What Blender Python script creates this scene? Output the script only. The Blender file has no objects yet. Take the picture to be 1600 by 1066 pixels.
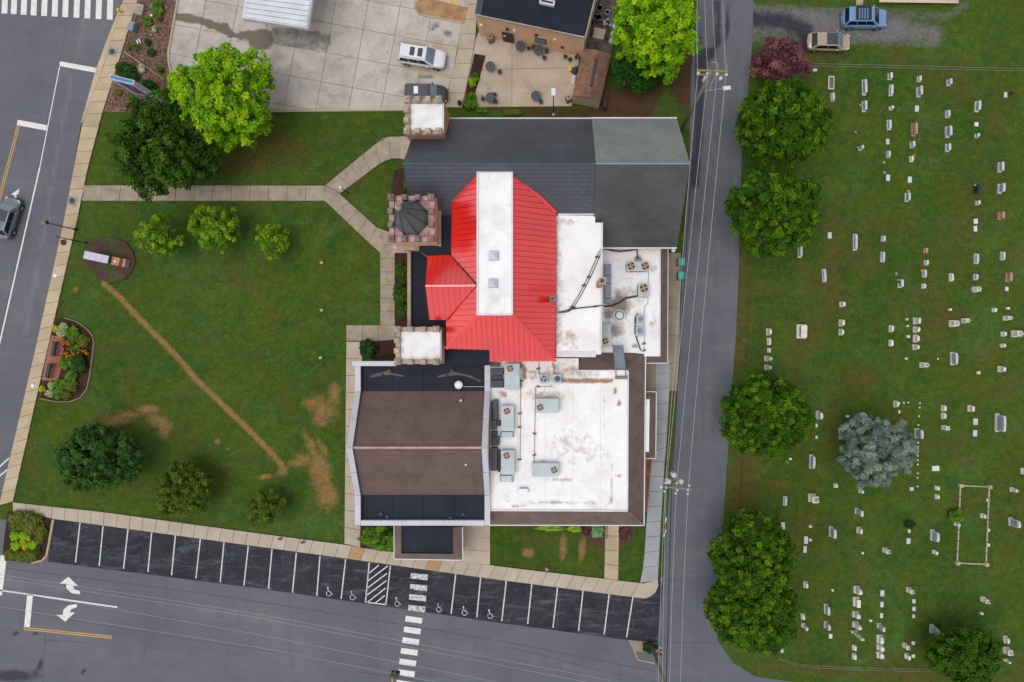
import bpy, bmesh, math, random
import numpy as np
from mathutils import Vector, Matrix

# ------------------------------------------------------------------ camera, sky, sun, exposure
sc = bpy.context.scene
H = 72.0                       # camera height over the ground, metres
S = H / 1066.667               # metres per photo pixel on the ground
NX, NY = 868.0, 537.0          # the photo pixel straight below the camera
cam = bpy.data.cameras.new('camera'); camo = bpy.data.objects.new('camera', cam)
sc.collection.objects.link(camo); sc.camera = camo
camo.location = (0, 0, H); camo.rotation_euler = (0, 0, 0)
cam.sensor_width = 36; cam.lens = 24; cam.clip_end = 6000
cam.shift_x = (800 - NX) / 1600; cam.shift_y = (NY - 533) / 1600

SUN_EL, SUN_AZ = 76, 215       # light comes from the photo's left / lower left
w = bpy.data.worlds.new('World'); sc.world = w; w.use_nodes = True
nt = w.node_tree; bg = nt.nodes['Background']
sky = nt.nodes.new('ShaderNodeTexSky'); sky.sky_type = 'NISHITA'; sky.sun_disc = False
sky.sun_elevation = math.radians(SUN_EL); sky.sun_rotation = math.radians(90 - SUN_AZ)
sky.air_density = 0.7; sky.dust_density = 1.6; sky.ozone_density = 0.3
hs = nt.nodes.new('ShaderNodeHueSaturation'); hs.inputs['Saturation'].default_value = 0.22
nt.links.new(sky.outputs[0], hs.inputs['Color']); nt.links.new(hs.outputs[0], bg.inputs[0])
bg.inputs[1].default_value = 0.15
sl = bpy.data.lights.new('sun', 'SUN'); sl.energy = 0.8; sl.angle = math.radians(45); sl.color = (1, 0.975, 0.94)
so = bpy.data.objects.new('sun', sl); sc.collection.objects.link(so)
a, e = math.radians(SUN_AZ), math.radians(SUN_EL)
sd = Vector((math.cos(a) * math.cos(e), math.sin(a) * math.cos(e), math.sin(e)))
so.rotation_euler = sd.to_track_quat('Z', 'Y').to_euler(); so.location = sd * 150
vs = sc.view_settings; vs.view_transform = 'Standard'; vs.look = 'None'; vs.gamma = 1; vs.use_curve_mapping = False
vs.exposure = 0.55

# ------------------------------------------------------------------ helpers
R = random.Random(7)
rng = np.random.default_rng(11)
COL = sc.collection

def P(px, py, z=0.0):
    k = S * (H - z) / H
    return Vector(((px - NX) * k, -(py - NY) * k, z))
def PX(v):                                     # world point to photo pixel
    k = S * (H - v[2]) / H
    return (v[0] / k + NX, -v[1] / k + NY)

def lin(c):
    c = c / 255.0
    return c / 12.92 if c <= 0.04045 else ((c + 0.055) / 1.055) ** 2.4
def T(r, g, b, k=0.85):
    return (lin(r) * k, lin(g) * k, lin(b) * k, 1)

class MB:
    def __init__(s): s.v = []; s.f = []; s.m = []
    def face(s, pts, mi=0):
        n = len(s.v); s.v += [tuple(p) for p in pts]; s.f.append(tuple(range(n, n + len(pts)))); s.m.append(mi)
    def box(s, c, d, rz=0, mi=0, taper=1.0):
        cx, cy, cz = c; dx, dy, dz = d[0] / 2, d[1] / 2, d[2] / 2
        co, si = math.cos(rz), math.sin(rz); n = len(s.v)
        for z, t in ((-dz, 1), (dz, taper)):
            for x, y in ((-dx, -dy), (dx, -dy), (dx, dy), (-dx, dy)):
                s.v.append((cx + (x * co - y * si) * t, cy + (x * si + y * co) * t, cz + z))
        for f in ((3, 2, 1, 0), (4, 5, 6, 7), (0, 1, 5, 4), (1, 2, 6, 5), (2, 3, 7, 6), (3, 0, 4, 7)):
            s.f.append(tuple(n + i for i in f)); s.m.append(mi)
        return s
    def prism(s, top, z0=None, thick=None, mi=0, ms=None):
        """top: 3d points; walls go down to z0 or by thick"""
        top = [Vector(p) for p in top]
        ar = sum(top[i].x * top[(i + 1) % len(top)].y - top[(i + 1) % len(top)].x * top[i].y for i in range(len(top)))
        if ar < 0: top.reverse()
        bot = [Vector((p.x, p.y, z0 if z0 is not None else p.z - thick)) for p in top]
        n = len(s.v); k = len(top); s.v += [tuple(p) for p in top] + [tuple(p) for p in bot]
        s.f.append(tuple(range(n, n + k))); s.m.append(mi)
        s.f.append(tuple(range(n + 2 * k - 1, n + k - 1, -1))); s.m.append(ms if ms is not None else mi)
        for i in range(k):
            j = (i + 1) % k
            s.f.append((n + j, n + i, n + k + i, n + k + j)); s.m.append(ms if ms is not None else mi)
        return s
    def cyl(s, c, r, h, n=16, r2=None, mi=0, cap=True):
        r2 = r if r2 is None else r2; b = len(s.v)
        for z, rr in ((c[2], r), (c[2] + h, r2)):
            for i in range(n):
                t = 2 * math.pi * i / n; s.v.append((c[0] + rr * math.cos(t), c[1] + rr * math.sin(t), z))
        for i in range(n):
            j = (i + 1) % n; s.f.append((b + i, b + j, b + n + j, b + n + i)); s.m.append(mi)
        if cap:
            s.f.append(tuple(range(b + n, b + 2 * n))); s.m.append(mi)
            s.f.append(tuple(range(b + n - 1, b - 1, -1))); s.m.append(mi)
        return s
    def tube(s, pts, r, n=6, r2=None, mi=0):
        pts = [Vector(p) for p in pts]; b = len(s.v); m = len(pts)
        for i, p in enumerate(pts):
            d = (pts[min(i + 1, m - 1)] - pts[max(i - 1, 0)]).normalized()
            u = d.cross(Vector((0, 0, 1)) if abs(d.z) < .9 else Vector((1, 0, 0))).normalized(); q = d.cross(u)
            rr = r if r2 is None else r + (r2 - r) * i / max(1, m - 1)
            for k in range(n):
                t = 2 * math.pi * k / n; s.v.append(tuple(p + u * math.cos(t) * rr + q * math.sin(t) * rr))
        for i in range(m - 1):
            for k in range(n):
                l = (k + 1) % n
                s.f.append((b + i * n + k, b + i * n + l, b + (i + 1) * n + l, b + (i + 1) * n + k)); s.m.append(mi)
        s.f.append(tuple(range(b + n - 1, b - 1, -1))); s.m.append(mi)
        s.f.append(tuple(range(b + (m - 1) * n, b + m * n))); s.m.append(mi)
        return s
    def dome(s, c, r, hz, n=14, k=5, mi=0):
        b = len(s.v)
        for i in range(k):
            t = math.pi / 2 * i / k
            for j in range(n):
                u = 2 * math.pi * j / n
                s.v.append((c[0] + r * math.cos(t) * math.cos(u), c[1] + r * math.cos(t) * math.sin(u), c[2] + hz * math.sin(t)))
        s.v.append((c[0], c[1], c[2] + hz)); tip = len(s.v) - 1
        for i in range(k - 1):
            for j in range(n):
                l = (j + 1) % n; s.f.append((b + i * n + j, b + i * n + l, b + (i + 1) * n + l, b + (i + 1) * n + j)); s.m.append(mi)
        for j in range(n):
            s.f.append((b + (k - 1) * n + j, b + (k - 1) * n + (j + 1) % n, tip)); s.m.append(mi)
        s.f.append(tuple(range(b + n - 1, b - 1, -1))); s.m.append(mi)
        return s
    def mesh(s, name, mats, smooth=False):
        me = bpy.data.meshes.new(name); me.from_pydata(s.v, [], s.f)
        for m in (mats if isinstance(mats, (list, tuple)) else [mats]): me.materials.append(m)
        me.polygons.foreach_set('material_index', s.m)
        if smooth: me.polygons.foreach_set('use_smooth', [True] * len(s.f))
        me.update(); return me

def tag(o, label=None, cat=None, group=None, kind=None):
    if label: o['label'] = label
    if cat: o['category'] = cat
    if group: o['group'] = group
    if kind: o['kind'] = kind
    return o
def thing(name, label, cat, loc=(0, 0, 0), rz=0, group=None):
    o = bpy.data.objects.new(name, None); COL.objects.link(o); o.empty_display_size = .2
    o.location = loc; o.rotation_euler = (0, 0, rz)
    return tag(o, label, cat, group)
def obj(name, mb, mats, parent=None, world=True, smooth=False, bevel=0):
    me = mb if isinstance(mb, bpy.types.Mesh) else mb.mesh(name, mats, smooth)
    o = bpy.data.objects.new(name, me); COL.objects.link(o)
    if parent:
        o.parent = parent
        if world and parent.type == 'EMPTY':
            o.matrix_parent_inverse = (Matrix.Translation(parent.location) @ parent.rotation_euler.to_matrix().to_4x4()).inverted()
    if bevel:
        b = o.modifiers.new('bevel', 'BEVEL'); b.width = bevel; b.segments = 2; b.limit_method = 'ANGLE'
    return o
def struct(name, mb, mats, smooth=False): return tag(obj(name, mb, mats, smooth=smooth), kind='structure')
def dup(root, loc, rz=0, label=None, group=None, scale=None):
    r = root.copy(); COL.objects.link(r); r.location = loc; r.rotation_euler = (0, 0, rz)
    if scale: r.scale = scale if isinstance(scale, (tuple, list)) else (scale,) * 3
    if label: r['label'] = label
    if group: r['group'] = group
    for ch in list(root.children):
        c = ch.copy(); COL.objects.link(c); c.parent = r
        for g in list(ch.children):
            d = g.copy(); COL.objects.link(d); d.parent = c
    return r

def clip(poly, inside, cross):
    out = []
    for i in range(len(poly)):
        p, q = poly[i - 1], poly[i]
        ip, iq = inside(p), inside(q)
        if iq:
            if not ip: out.append(cross(p, q))
            out.append(q)
        elif ip: out.append(cross(p, q))
    return out
def clip_half(poly, n, d):
    """keep points with n.p <= d (2d tuples)"""
    f = lambda p: n[0] * p[0] + n[1] * p[1] - d
    def cross(p, q):
        t = f(p) / (f(p) - f(q)); return (p[0] + (q[0] - p[0]) * t, p[1] + (q[1] - p[1]) * t)
    return clip(poly, lambda p: f(p) <= 1e-9, cross)
def clip_band(poly, n, lo, hi):
    r = clip_half(poly, n, hi)
    return clip_half(r, (-n[0], -n[1]), -lo) if len(r) > 2 else []
def area(p): return abs(sum(p[i - 1][0] * p[i][1] - p[i][0] * p[i - 1][1] for i in range(len(p)))) / 2

class Plane:
    """a plane through three (px, py, z) photo points"""
    def __init__(s, a, b, c):
        A, B, C = P(*a), P(*b), P(*c); s.n = (B - A).cross(C - A).normalized(); s.o = A
        if s.n.z < 0: s.n = -s.n
    def z(s, x, y): return s.o.z - (s.n.x * (x - s.o.x) + s.n.y * (y - s.o.y)) / s.n.z
    def at(s, px, py):
        d = P(px, py, 0) - Vector((0, 0, H)); t = s.n.dot(s.o - Vector((0, 0, H))) / s.n.dot(d)
        return Vector((0, 0, H)) + d * t

# value noise on numpy arrays
_lat = rng.random((256, 256))
def vnoise(x, y):
    xi = np.floor(x).astype(int); yi = np.floor(y).astype(int); fx = x - xi; fy = y - yi
    fx = fx * fx * (3 - 2 * fx); fy = fy * fy * (3 - 2 * fy)
    g = lambda i, j: _lat[(xi + i) & 255, (yi + j) & 255]
    return (g(0, 0) * (1 - fx) + g(1, 0) * fx) * (1 - fy) + (g(0, 1) * (1 - fx) + g(1, 1) * fx) * fy
def fbm(x, y, o=4):
    r = 0; a = .5; t = 0
    for i in range(o): r = r + a * vnoise(x * 2 ** i + 17 * i, y * 2 ** i + 31 * i); t += a; a *= .55
    return r / t

# ------------------------------------------------------------------ materials
class NT:
    def __init__(s, name):
        s.mat = bpy.data.materials.new(name); s.mat.use_nodes = True; s.t = s.mat.node_tree
        s.b = s.t.nodes['Principled BSDF']; s.pos = s.t.nodes.new('ShaderNodeNewGeometry').outputs['Position']
    def n(s, kind, **kw):
        o = s.t.nodes.new('ShaderNode' + kind)
        for k, v in kw.items(): setattr(o, k, v)
        return o
    def link(s, a, b): s.t.links.new(a, b)
    def noise(s, scale, detail=4, rough=.6, vec=None, dist=0):
        o = s.n('TexNoise'); o.inputs['Scale'].default_value = scale; o.inputs['Detail'].default_value = detail
        o.inputs['Roughness'].default_value = rough; o.inputs['Distortion'].default_value = dist
        s.link(vec or s.pos, o.inputs['Vector']); return o.outputs['Fac']
    def ramp(s, fac, lo, hi, a=0., b=1.):
        o = s.n('MapRange'); o.inputs[1].default_value = lo; o.inputs[2].default_value = hi
        o.inputs[3].default_value = a; o.inputs[4].default_value = b; s.link(fac, o.inputs[0]); return o.outputs[0]
    def math(s, op, a, b):
        o = s.n('Math', operation=op)
        for i, v in enumerate((a, b)):
            if isinstance(v, (int, float)): o.inputs[i].default_value = v
            else: s.link(v, o.inputs[i])
        return o.outputs[0]
    def mix(s, fac, a, b, mode='MIX'):
        o = s.n('Mix', data_type='RGBA', blend_type=mode)
        for i, v in ((0, fac), (6, a), (7, b)):
            if isinstance(v, (int, float)): o.inputs[i].default_value = v
            elif isinstance(v, tuple): o.inputs[i].default_value = v
            else: s.link(v, o.inputs[i])
        return o.outputs[2]
    def gain(s, col, fac):
        o = s.n('Vector' + 'Math', operation='SCALE'); s.link(col, o.inputs[0])
        if isinstance(fac, (int, float)): o.inputs[3].default_value = fac
        else: s.link(fac, o.inputs[3])
        return o.outputs[0]

def M(name, c1, c2=None, s=.6, rough=.85, fine=.15, fs=9, bump=0, bs=20, spec=.3, rnd=0, metal=0, coat=0,
      stains=(), attrs=(), brick=None, wall=None, lo=.35, hi=.65, streaks=()):
    t = NT(name); c2 = c2 or tuple(x * .82 for x in c1[:3]) + (1,)
    col = t.mix(t.ramp(t.noise(s, 5), lo, hi), c1, c2)
    if brick:                                    # rows of shingles laid along x, or bricks in a wall
        cm = t.n('CombineXYZ'); sp = t.n('SeparateXYZ'); t.link(t.pos, sp.inputs[0])
        if wall: t.link(t.math('ADD', sp.outputs[0], sp.outputs[1]), cm.inputs[0]); t.link(sp.outputs[2], cm.inputs[1])
        else: t.link(sp.outputs[0], cm.inputs[0]); t.link(sp.outputs[1], cm.inputs[1])
        bt = t.n('TexBrick'); t.link(cm.outputs[0], bt.inputs['Vector']); bt.inputs['Scale'].default_value = 1
        bt.inputs['Brick Width'].default_value = brick[0]; bt.inputs['Row Height'].default_value = brick[1]
        bt.inputs['Mortar Size'].default_value = brick[2]; bt.inputs['Color1'].default_value = (1, 1, 1, 1)
        bt.inputs['Color2'].default_value = (brick[4],) * 3 + (1,); bt.inputs['Mortar'].default_value = (brick[3],) * 3 + (1,)
        col = t.mix(1.0, col, bt.outputs['Color'], 'MULTIPLY')
    for (sc_, ss, l, h, am) in stains:
        m = t.math('MULTIPLY', t.ramp(t.noise(ss, 6, .65, dist=.4), l, h), am); col = t.mix(m, col, sc_)
    for (sc_, sv, l, h, am) in streaks:
        vm = t.n('VectorMath', operation='MULTIPLY'); vm.inputs[1].default_value = sv; t.link(t.pos, vm.inputs[0])
        m = t.math('MULTIPLY', t.ramp(t.noise(1, 6, .7, vec=vm.outputs[0], dist=.6), l, h), am); col = t.mix(m, col, sc_)
    for (an, ac, am, ss) in attrs:
        at = t.n('Attribute'); at.attribute_name = an
        v = t.math('ADD', at.outputs['Fac'], t.ramp(t.noise(ss, 5, .7), 0, 1, -.55, .55))
        m = t.math('MULTIPLY', t.ramp(v, .28, .72), am); m = t.math('MULTIPLY', m, t.ramp(at.outputs['Fac'], .02, .12)); col = t.mix(m, col, ac)
    if fine:
        col = t.gain(col, t.ramp(t.noise(fs, 3, .7), .2, .8, 1 - fine, 1 + fine))
    if rnd:
        oi = t.n('ObjectInfo'); col = t.gain(col, t.ramp(oi.outputs['Random'], 0, 1, 1 - rnd, 1 + rnd))
    t.link(col, t.b.inputs['Base Color'])
    t.b.inputs['Roughness'].default_value = rough; t.b.inputs['Specular IOR Level'].default_value = spec
    t.b.inputs['Metallic'].default_value = metal; t.b.inputs['Coat Weight'].default_value = coat
    t.b.inputs['Coat Roughness'].default_value = .16
    if bump:
        bp = t.n('Bump'); bp.inputs['Strength'].default_value = bump; bp.inputs['Distance'].default_value = .05
        t.link(t.noise(bs, 4, .7), bp.inputs['Height']); t.link(bp.outputs[0], t.b.inputs['Normal'])
    return t.mat

def leaf_mat(name, rough=.55, trans=.12):
    t = NT(name); at = t.n('Attribute'); at.attribute_name = 'tint'
    t.link(at.outputs['Color'], t.b.inputs['Base Color']); t.b.inputs['Roughness'].default_value = rough
    t.b.inputs['Specular IOR Level'].default_value = .1
    tr = t.n('BsdfTranslucent'); t.link(at.outputs['Color'], tr.inputs[0])
    mx = t.n('MixShader'); mx.inputs[0].default_value = trans
    t.link(t.b.outputs[0], mx.inputs[1]); t.link(tr.outputs[0], mx.inputs[2])
    t.link(mx.outputs[0], t.t.nodes['Material Output'].inputs[0]); return t.mat

def grass_mat():
    t = NT('grass')
    big = t.ramp(t.noise(.07, 4, .6, dist=.5), .38, .62); mid = t.ramp(t.noise(.38, 6, .7, dist=.9), .38, .64)
    c = t.mix(big, T(57, 82, 20), T(73, 91, 25)); c = t.mix(mid, c, T(53, 82, 33))
    c = t.mix(t.math('MULTIPLY', t.ramp(t.noise(.12, 6, .7, dist=1.), .52, .70), .6), c, T(76, 108, 54))
    c = t.mix(t.math('MULTIPLY', t.ramp(t.noise(.8, 7, .75, dist=1.2), .50, .70), .6), c, T(94, 106, 40))
    c = t.mix(t.math('MULTIPLY', t.ramp(t.noise(.2, 6, .72, dist=.8), .47, .70), .65), c, T(86, 78, 32))
    c = t.mix(t.math('MULTIPLY', t.ramp(t.noise(1.5, 5, .8), .56, .72), .45), c, T(34, 56, 16))
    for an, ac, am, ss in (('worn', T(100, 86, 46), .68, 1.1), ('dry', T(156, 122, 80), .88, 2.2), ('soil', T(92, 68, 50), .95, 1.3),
                           ('gravel', T(126, 123, 124), .95, 2.0), ('tar', T(62, 63, 72), .95, 1.8)):
        at = t.n('Attribute'); at.attribute_name = an
        v = t.math('ADD', at.outputs['Fac'], t.ramp(t.noise(ss, 6, .75), 0, 1, -.6, .6))
        v = t.math('MULTIPLY', t.ramp(v, .3, .8), am)
        v = t.math('MULTIPLY', v, t.ramp(at.outputs['Fac'], 0.02, .12))
        cc = t.mix(t.ramp(t.noise(7, 4, .8), .3, .7), ac, tuple(x * .62 for x in ac[:3]) + (1,))
        c = t.mix(v, c, cc)
    c = t.gain(c, t.ramp(t.noise(5.5, 4, .85), .28, .72, .58, 1.45))
    c = t.gain(c, t.ramp(t.noise(1.6, 3, .6), .3, .7, .84, 1.16)); c = t.gain(c, t.ramp(t.noise(14, 2, .6), .3, .7, .85, 1.15))
    t.link(c, t.b.inputs['Base Color']); t.b.inputs['Roughness'].default_value = .95; t.b.inputs['Specular IOR Level'].default_value = .1
    bp = t.n('Bump'); bp.inputs['Strength'].default_value = .5; bp.inputs['Distance'].default_value = .08
    t.link(t.noise(9, 4, .8), bp.inputs['Height']); t.link(bp.outputs[0], t.b.inputs['Normal'])
    return t.mat

m_grass = grass_mat(); m_leaf = leaf_mat('leaf'); m_needle = leaf_mat('needle', .7, .1)
BLACK = T(30, 31, 36)
m_road = M('asphalt', T(106, 107, 114), T(97, 98, 106), .12, .9, .10, 14, .15, 40, .25, stains=((T(86, 87, 95), .5, .52, .75, .5), (T(122, 122, 126), .05, .5, .7, .45)), streaks=((T(122, 122, 126), (.08, .5, 1), .52, .72, .4), (T(86, 86, 93), (.5, .06, 1), .54, .74, .45)),
           attrs=(('tar', T(56, 56, 64), .9, 1.2), ('wear', T(128, 127, 130), .6, .6)))
m_park = M('sealed_asphalt', T(46, 47, 55), T(58, 59, 67), .3, .9, .18, 12, .15, 40, .2, stains=((T(96, 98, 106), 1.1, .55, .72, .5), (T(34, 35, 42), .45, .52, .68, .7)), streaks=((T(100, 102, 110), (.35, 1.6, 1), .52, .70, .7), (T(34, 35, 40), (1.4, .3, 1), .58, .7, .6)))
m_walk = M('sidewalk_concrete', T(194, 176, 148), T(180, 160, 132), .5, .9, .10, 12, .1, 30, .25, rnd=.07, stains=((T(150, 132, 110), .8, .55, .8, .5),))
m_walk2 = M('pale_concrete', T(190, 176, 158), T(176, 162, 144), .5, .9, .09, 12, .1, 30, .25, rnd=.05, stains=((T(150, 138, 122), .8, .56, .8, .45),))
m_walkg = M('new_concrete', T(166, 168, 172), T(156, 157, 161), .5, .9, .06, 12, .1, 30, .25, rnd=.03)
m_path = M('old_concrete', T(172, 158, 138), T(150, 136, 118), .8, .9, .12, 12, .1, 30, .2, rnd=.05, stains=((T(126, 114, 98), 1.6, .54, .75, .55),))
m_tactile = M('tactile_paving', T(184, 148, 106), T(172, 138, 98), .9, .9, .12, 14)
m_lot = M('lot_concrete', T(196, 187, 176), T(180, 172, 162), .28, .88, .10, 10, .1, 30, .25, rnd=.035,
          stains=((T(142, 137, 130), .55, .50, .72, .65), (T(118, 114, 110), .22, .56, .76, .55), (T(120, 116, 112), 2.5, .6, .75, .35)), streaks=((T(140, 136, 130), (.25, 1.3, 1), .55, .72, .5),), attrs=(('wet', T(108, 94, 82), .9, .5), ('oil_and_dark', T(90, 88, 86), .7, 1.2)))
m_lotjoint = M('lot_joint', T(142, 132, 120), rough=1, fine=.2)
m_joint = M('joint', T(120, 108, 94), rough=1, fine=.1)
m_patio = M('patio_concrete', T(194, 178, 158), T(178, 162, 142), .35, .9, .10, 10, .1, 30, .2, rnd=.03, stains=((T(130, 116, 98), .5, .55, .78, .6),))
m_pad = M('drive_concrete', T(160, 146, 126), T(142, 130, 112), .6, .9, .12, 10, .1, 30, .2, rnd=.04, stains=((T(112, 102, 88), .9, .55, .8, .6),))
m_kerb = M('kerb', T(186, 168, 142), rough=.9, fine=.1)
m_paint = M('white_paint', T(232, 230, 226), T(215, 213, 210), 2, .7, .05, 12, stains=((T(120, 120, 126), 4, .60, .74, .7),))
m_paintl = M('line_paint', T(214, 213, 212), T(196, 195, 196), 2, .7, .05, 12, stains=((T(80, 81, 90), 4.5, .56, .68, .75),))
m_paintw = M('worn_white_paint', T(214, 213, 212), T(196, 195, 196), 2, .7, .05, 12, stains=((T(66, 67, 76), 4.5, .50, .62, .85),))
m_painty = M('yellow_paint', T(206, 160, 74), T(190, 148, 80), 2, .7, .05, 12, stains=((T(120, 116, 110), 4, .58, .75, .6),))
m_paintyb = M('bright_yellow_paint', T(246, 200, 40), rough=.7, fine=.05)
m_mulch = M('mulch', T(128, 104, 88), T(104, 80, 68), .8, 1, .45, 8, .6, 12, .1, stains=((T(150, 132, 108), 1.2, .55, .7, .6),))
m_mulchd = M('dark_mulch', T(74, 52, 44), T(60, 42, 38), .9, 1, .4, 9, .6, 14, .1)
m_cover = M('ground_cover', T(88, 60, 58), T(72, 84, 50), .55, 1, .45, 6, .8, 8, .1, lo=.45, hi=.62, stains=((T(96, 70, 62), 1.4, .5, .65, .6),))
m_straw = M('straw_mulch', T(178, 146, 108), T(150, 116, 84), .9, 1, .3, 9, .5, 14, .1)
m_pebble = M('pebble_strip', T(150, 110, 74), T(120, 88, 62), 2, 1, .35, 9, .5, 14, .1)
m_paver = M('brick_paver', T(176, 118, 94), T(160, 104, 84), 1, .9, .12, 10, rnd=.10)
m_red = M('red_metal', T(240, 26, 12), T(226, 20, 10), .3, .27, .05, 5, spec=1.0, rnd=.04, coat=1.0)
m_slate = M('slate_shingle', T(82, 86, 97), T(70, 74, 84), .3, .5, .16, 7, .1, 20, .6, brick=(.7, .3, .035, .6, .84), stains=((T(40, 40, 44), .9, .60, .75, .5),))
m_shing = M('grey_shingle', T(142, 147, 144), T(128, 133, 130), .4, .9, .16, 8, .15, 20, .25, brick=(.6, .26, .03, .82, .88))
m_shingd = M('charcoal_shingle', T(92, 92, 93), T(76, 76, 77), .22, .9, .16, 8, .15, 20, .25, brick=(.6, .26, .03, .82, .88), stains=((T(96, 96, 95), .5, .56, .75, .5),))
m_brown = M('brown_shingle', T(116, 96, 91), T(106, 87, 82), .5, .9, .16, 8, .15, 20, .25, brick=(.55, .24, .03, .80, .86), stains=((T(80, 66, 62), .35, .55, .75, .4),), streaks=((T(76, 62, 58), (.9, .12, .3), .55, .74, .45),))
m_brownm = M('brown_mansard', T(120, 102, 96), T(106, 90, 84), .7, .9, .16, 9, .1, 20, .25, stains=((T(72, 60, 56), .9, .56, .75, .55),))
m_membrane = M('black_membrane', T(24, 30, 44), T(33, 39, 53), .3, .6, .12, 8, .05, 8, .16, stains=((T(66, 70, 80), .5, .60, .78, .4), (T(120, 126, 138), 1.2, .69, .76, .5)))
m_white = M('white_membrane', T(250, 249, 249), T(242, 240, 239), .5, .75, .05, 9, .03, 6, .3,
            stains=((T(208, 188, 176), .33, .50, .75, .5), (T(160, 150, 144), 1.9, .60, .76, .45), (T(186, 150, 130), 6, .60, .76, .45)), attrs=(('stain', T(156, 110, 78), .9, 1.6), ('soot', T(118, 104, 92), .85, 1.2)))
m_whitec = M('clean_white_membrane', T(248, 247, 246), T(240, 239, 238), .8, .7, .03, 9, stains=((T(176, 174, 172), 1.6, .60, .76, .5), (T(206, 204, 202), .4, .5, .7, .6)))
m_seam = M('membrane_seam', T(222, 216, 210), rough=.8, fine=.1)
m_cap = M('coping_metal', T(194, 194, 204), T(182, 182, 192), .6, .45, .05, 6, spec=.5, rnd=.03)
m_gutter = M('white_gutter', T(224, 222, 224), rough=.5, fine=.05)
m_copper = M('ridge_copper', T(196, 156, 146), T(170, 132, 124), 1, .6, .06, 8)
m_brickwall = M('brick_wall', T(240, 200, 164), T(230, 186, 150), .9, .9, .12, 10, brick=(.4, .15, .02, .9, .92), wall=True)
m_brickred = M('red_brick', T(206, 150, 120), T(190, 134, 106), .9, .9, .15, 10, brick=(.4, .15, .02, .88, .9), wall=True)
m_stone = M('cap_stone', T(190, 174, 154), T(164, 148, 132), .9, .9, .14, 9, .1, 20, rnd=.10, stains=((T(126, 112, 100), 1.6, .55, .75, .5),))
m_stoned = M('weathered_stone', T(124, 112, 98), T(150, 134, 116), 1.4, .9, .16, 9, .1, 20, rnd=.12)
m_pink = M('pink_stone', T(178, 120, 122), T(200, 170, 172), 1.3, .9, .16, 9, .1, 20, rnd=.08, stains=((T(120, 100, 92), 1.6, .55, .75, .6),))
m_tan = M('tan_siding', T(214, 198, 170), rough=.8, fine=.06)
m_cedar = M('cedar_shingle', T(156, 118, 94), T(128, 96, 80), 1.2, .95, .25, 9, .2, 20, .2, brick=(.5, .2, .03, .8, .75))
m_hvac = M('hvac_steel', T(186, 198, 200), T(172, 184, 188), .9, .5, .05, 8, spec=.5, stains=((T(150, 156, 150), .9, .55, .75, .5),))
m_duct = M('duct_metal', T(134, 142, 160), T(120, 128, 148), .9, .45, .06, 8, spec=.5, rnd=.04)
m_ductd = M('dark_duct', T(68, 70, 80), T(56, 58, 66), .9, .6, .08, 8, spec=.4, rnd=.08)
m_fan = M('fan_copper', T(186, 142, 110), rough=.5, fine=.05)
m_fand = M('fan_dark', T(66, 40, 30), rough=.7)
m_fanb = M('fan_slate', T(70, 86, 118), rough=.5)
m_fang = M('fan_grey', T(160, 166, 176), rough=.5)
m_dark = M('black_metal', T(34, 34, 38), rough=.5, fine=.05, spec=.5)
m_rust = M('rusted_pipe', T(190, 160, 110), rough=.7)
m_block = M('pipe_block', T(112, 92, 78), rough=.9)
m_steel = M('stair_steel', T(112, 130, 146), T(98, 116, 132), 1, .5, .06, 8, spec=.5, rnd=.05)
m_wood = M('pole_wood', T(128, 130, 108), T(104, 108, 88), 2, .9, .15, 8)
m_arm = M('crossarm_wood', T(150, 132, 88), rough=.9, fine=.12)
m_armg = M('weathered_wood', T(146, 134, 116), rough=.9, fine=.12)
m_wire = M('wire', T(170, 170, 174), rough=.5, fine=0)
m_wired = M('dark_cable', T(60, 60, 66), rough=.6, fine=0)
m_ceramic = M('ceramic', T(236, 238, 240), rough=.3, fine=0, spec=.5)
m_trans = M('transformer', T(206, 208, 212), rough=.4, fine=.02, spec=.5)
m_bark = M('bark', T(92, 78, 64), rough=.95, fine=.2, fs=6)
m_tyre = M('tyre', T(30, 30, 32), rough=.9, fine=0)
m_rim = M('rim', T(176, 178, 182), rough=.35, metal=.6, fine=0)
m_glass = M('car_glass', T(112, 134, 142), rough=.08, fine=0, spec=.8)
m_glassd = M('dark_glass', T(20, 21, 24), rough=.1, fine=0, spec=.6)
m_lampw = M('headlight', T(230, 232, 236), rough=.15, fine=0, spec=.7)
m_lampr = M('taillight', T(190, 26, 20), rough=.2, fine=0, spec=.6)
m_granite = M('granite', T(168, 170, 177), T(148, 150, 158), 3, .6, .12, 12, spec=.4, rnd=.10)
m_graniteb = M('granite_border', T(204, 206, 211), T(186, 188, 194), 3, .7, .10, 12, rnd=.07)
m_marble = M('marble', T(228, 223, 214), T(206, 200, 190), 2.5, .75, .10, 12, rnd=.08, stains=((T(160, 152, 140), 3.5, .60, .76, .5),))
m_rosy = M('rose_granite', T(190, 152, 136), T(170, 132, 118), 3, .6, .10, 12)
m_blackg = M('black_granite', T(48, 50, 62), rough=.25, fine=.05, spec=.5)
m_brownst = M('brownstone', T(118, 100, 86), T(100, 84, 72), 2, .9, .12, 10)
m_teal = M('teal_plastic', T(64, 160, 146), T(56, 146, 134), 2, .5, .05)
m_blue = M('sign_blue', T(40, 92, 168), rough=.35, fine=.02, spec=.5)
m_bluet = M('sign_top_blue', T(64, 128, 176), rough=.4, fine=.03, spec=.5)
m_magenta = M('sign_red', T(196, 34, 90), rough=.35, fine=.02, spec=.5)
m_signw = M('sign_white', T(216, 220, 228), rough=.4, fine=.02, spec=.5)
m_furn = M('patio_metal', T(84, 88, 92), rough=.6, fine=.08)
m_furnd = M('patio_chair_metal', T(58, 54, 56), rough=.6, fine=.08)
m_yellow = M('yellow_plastic', T(240, 196, 20), rough=.4, fine=0)
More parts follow.
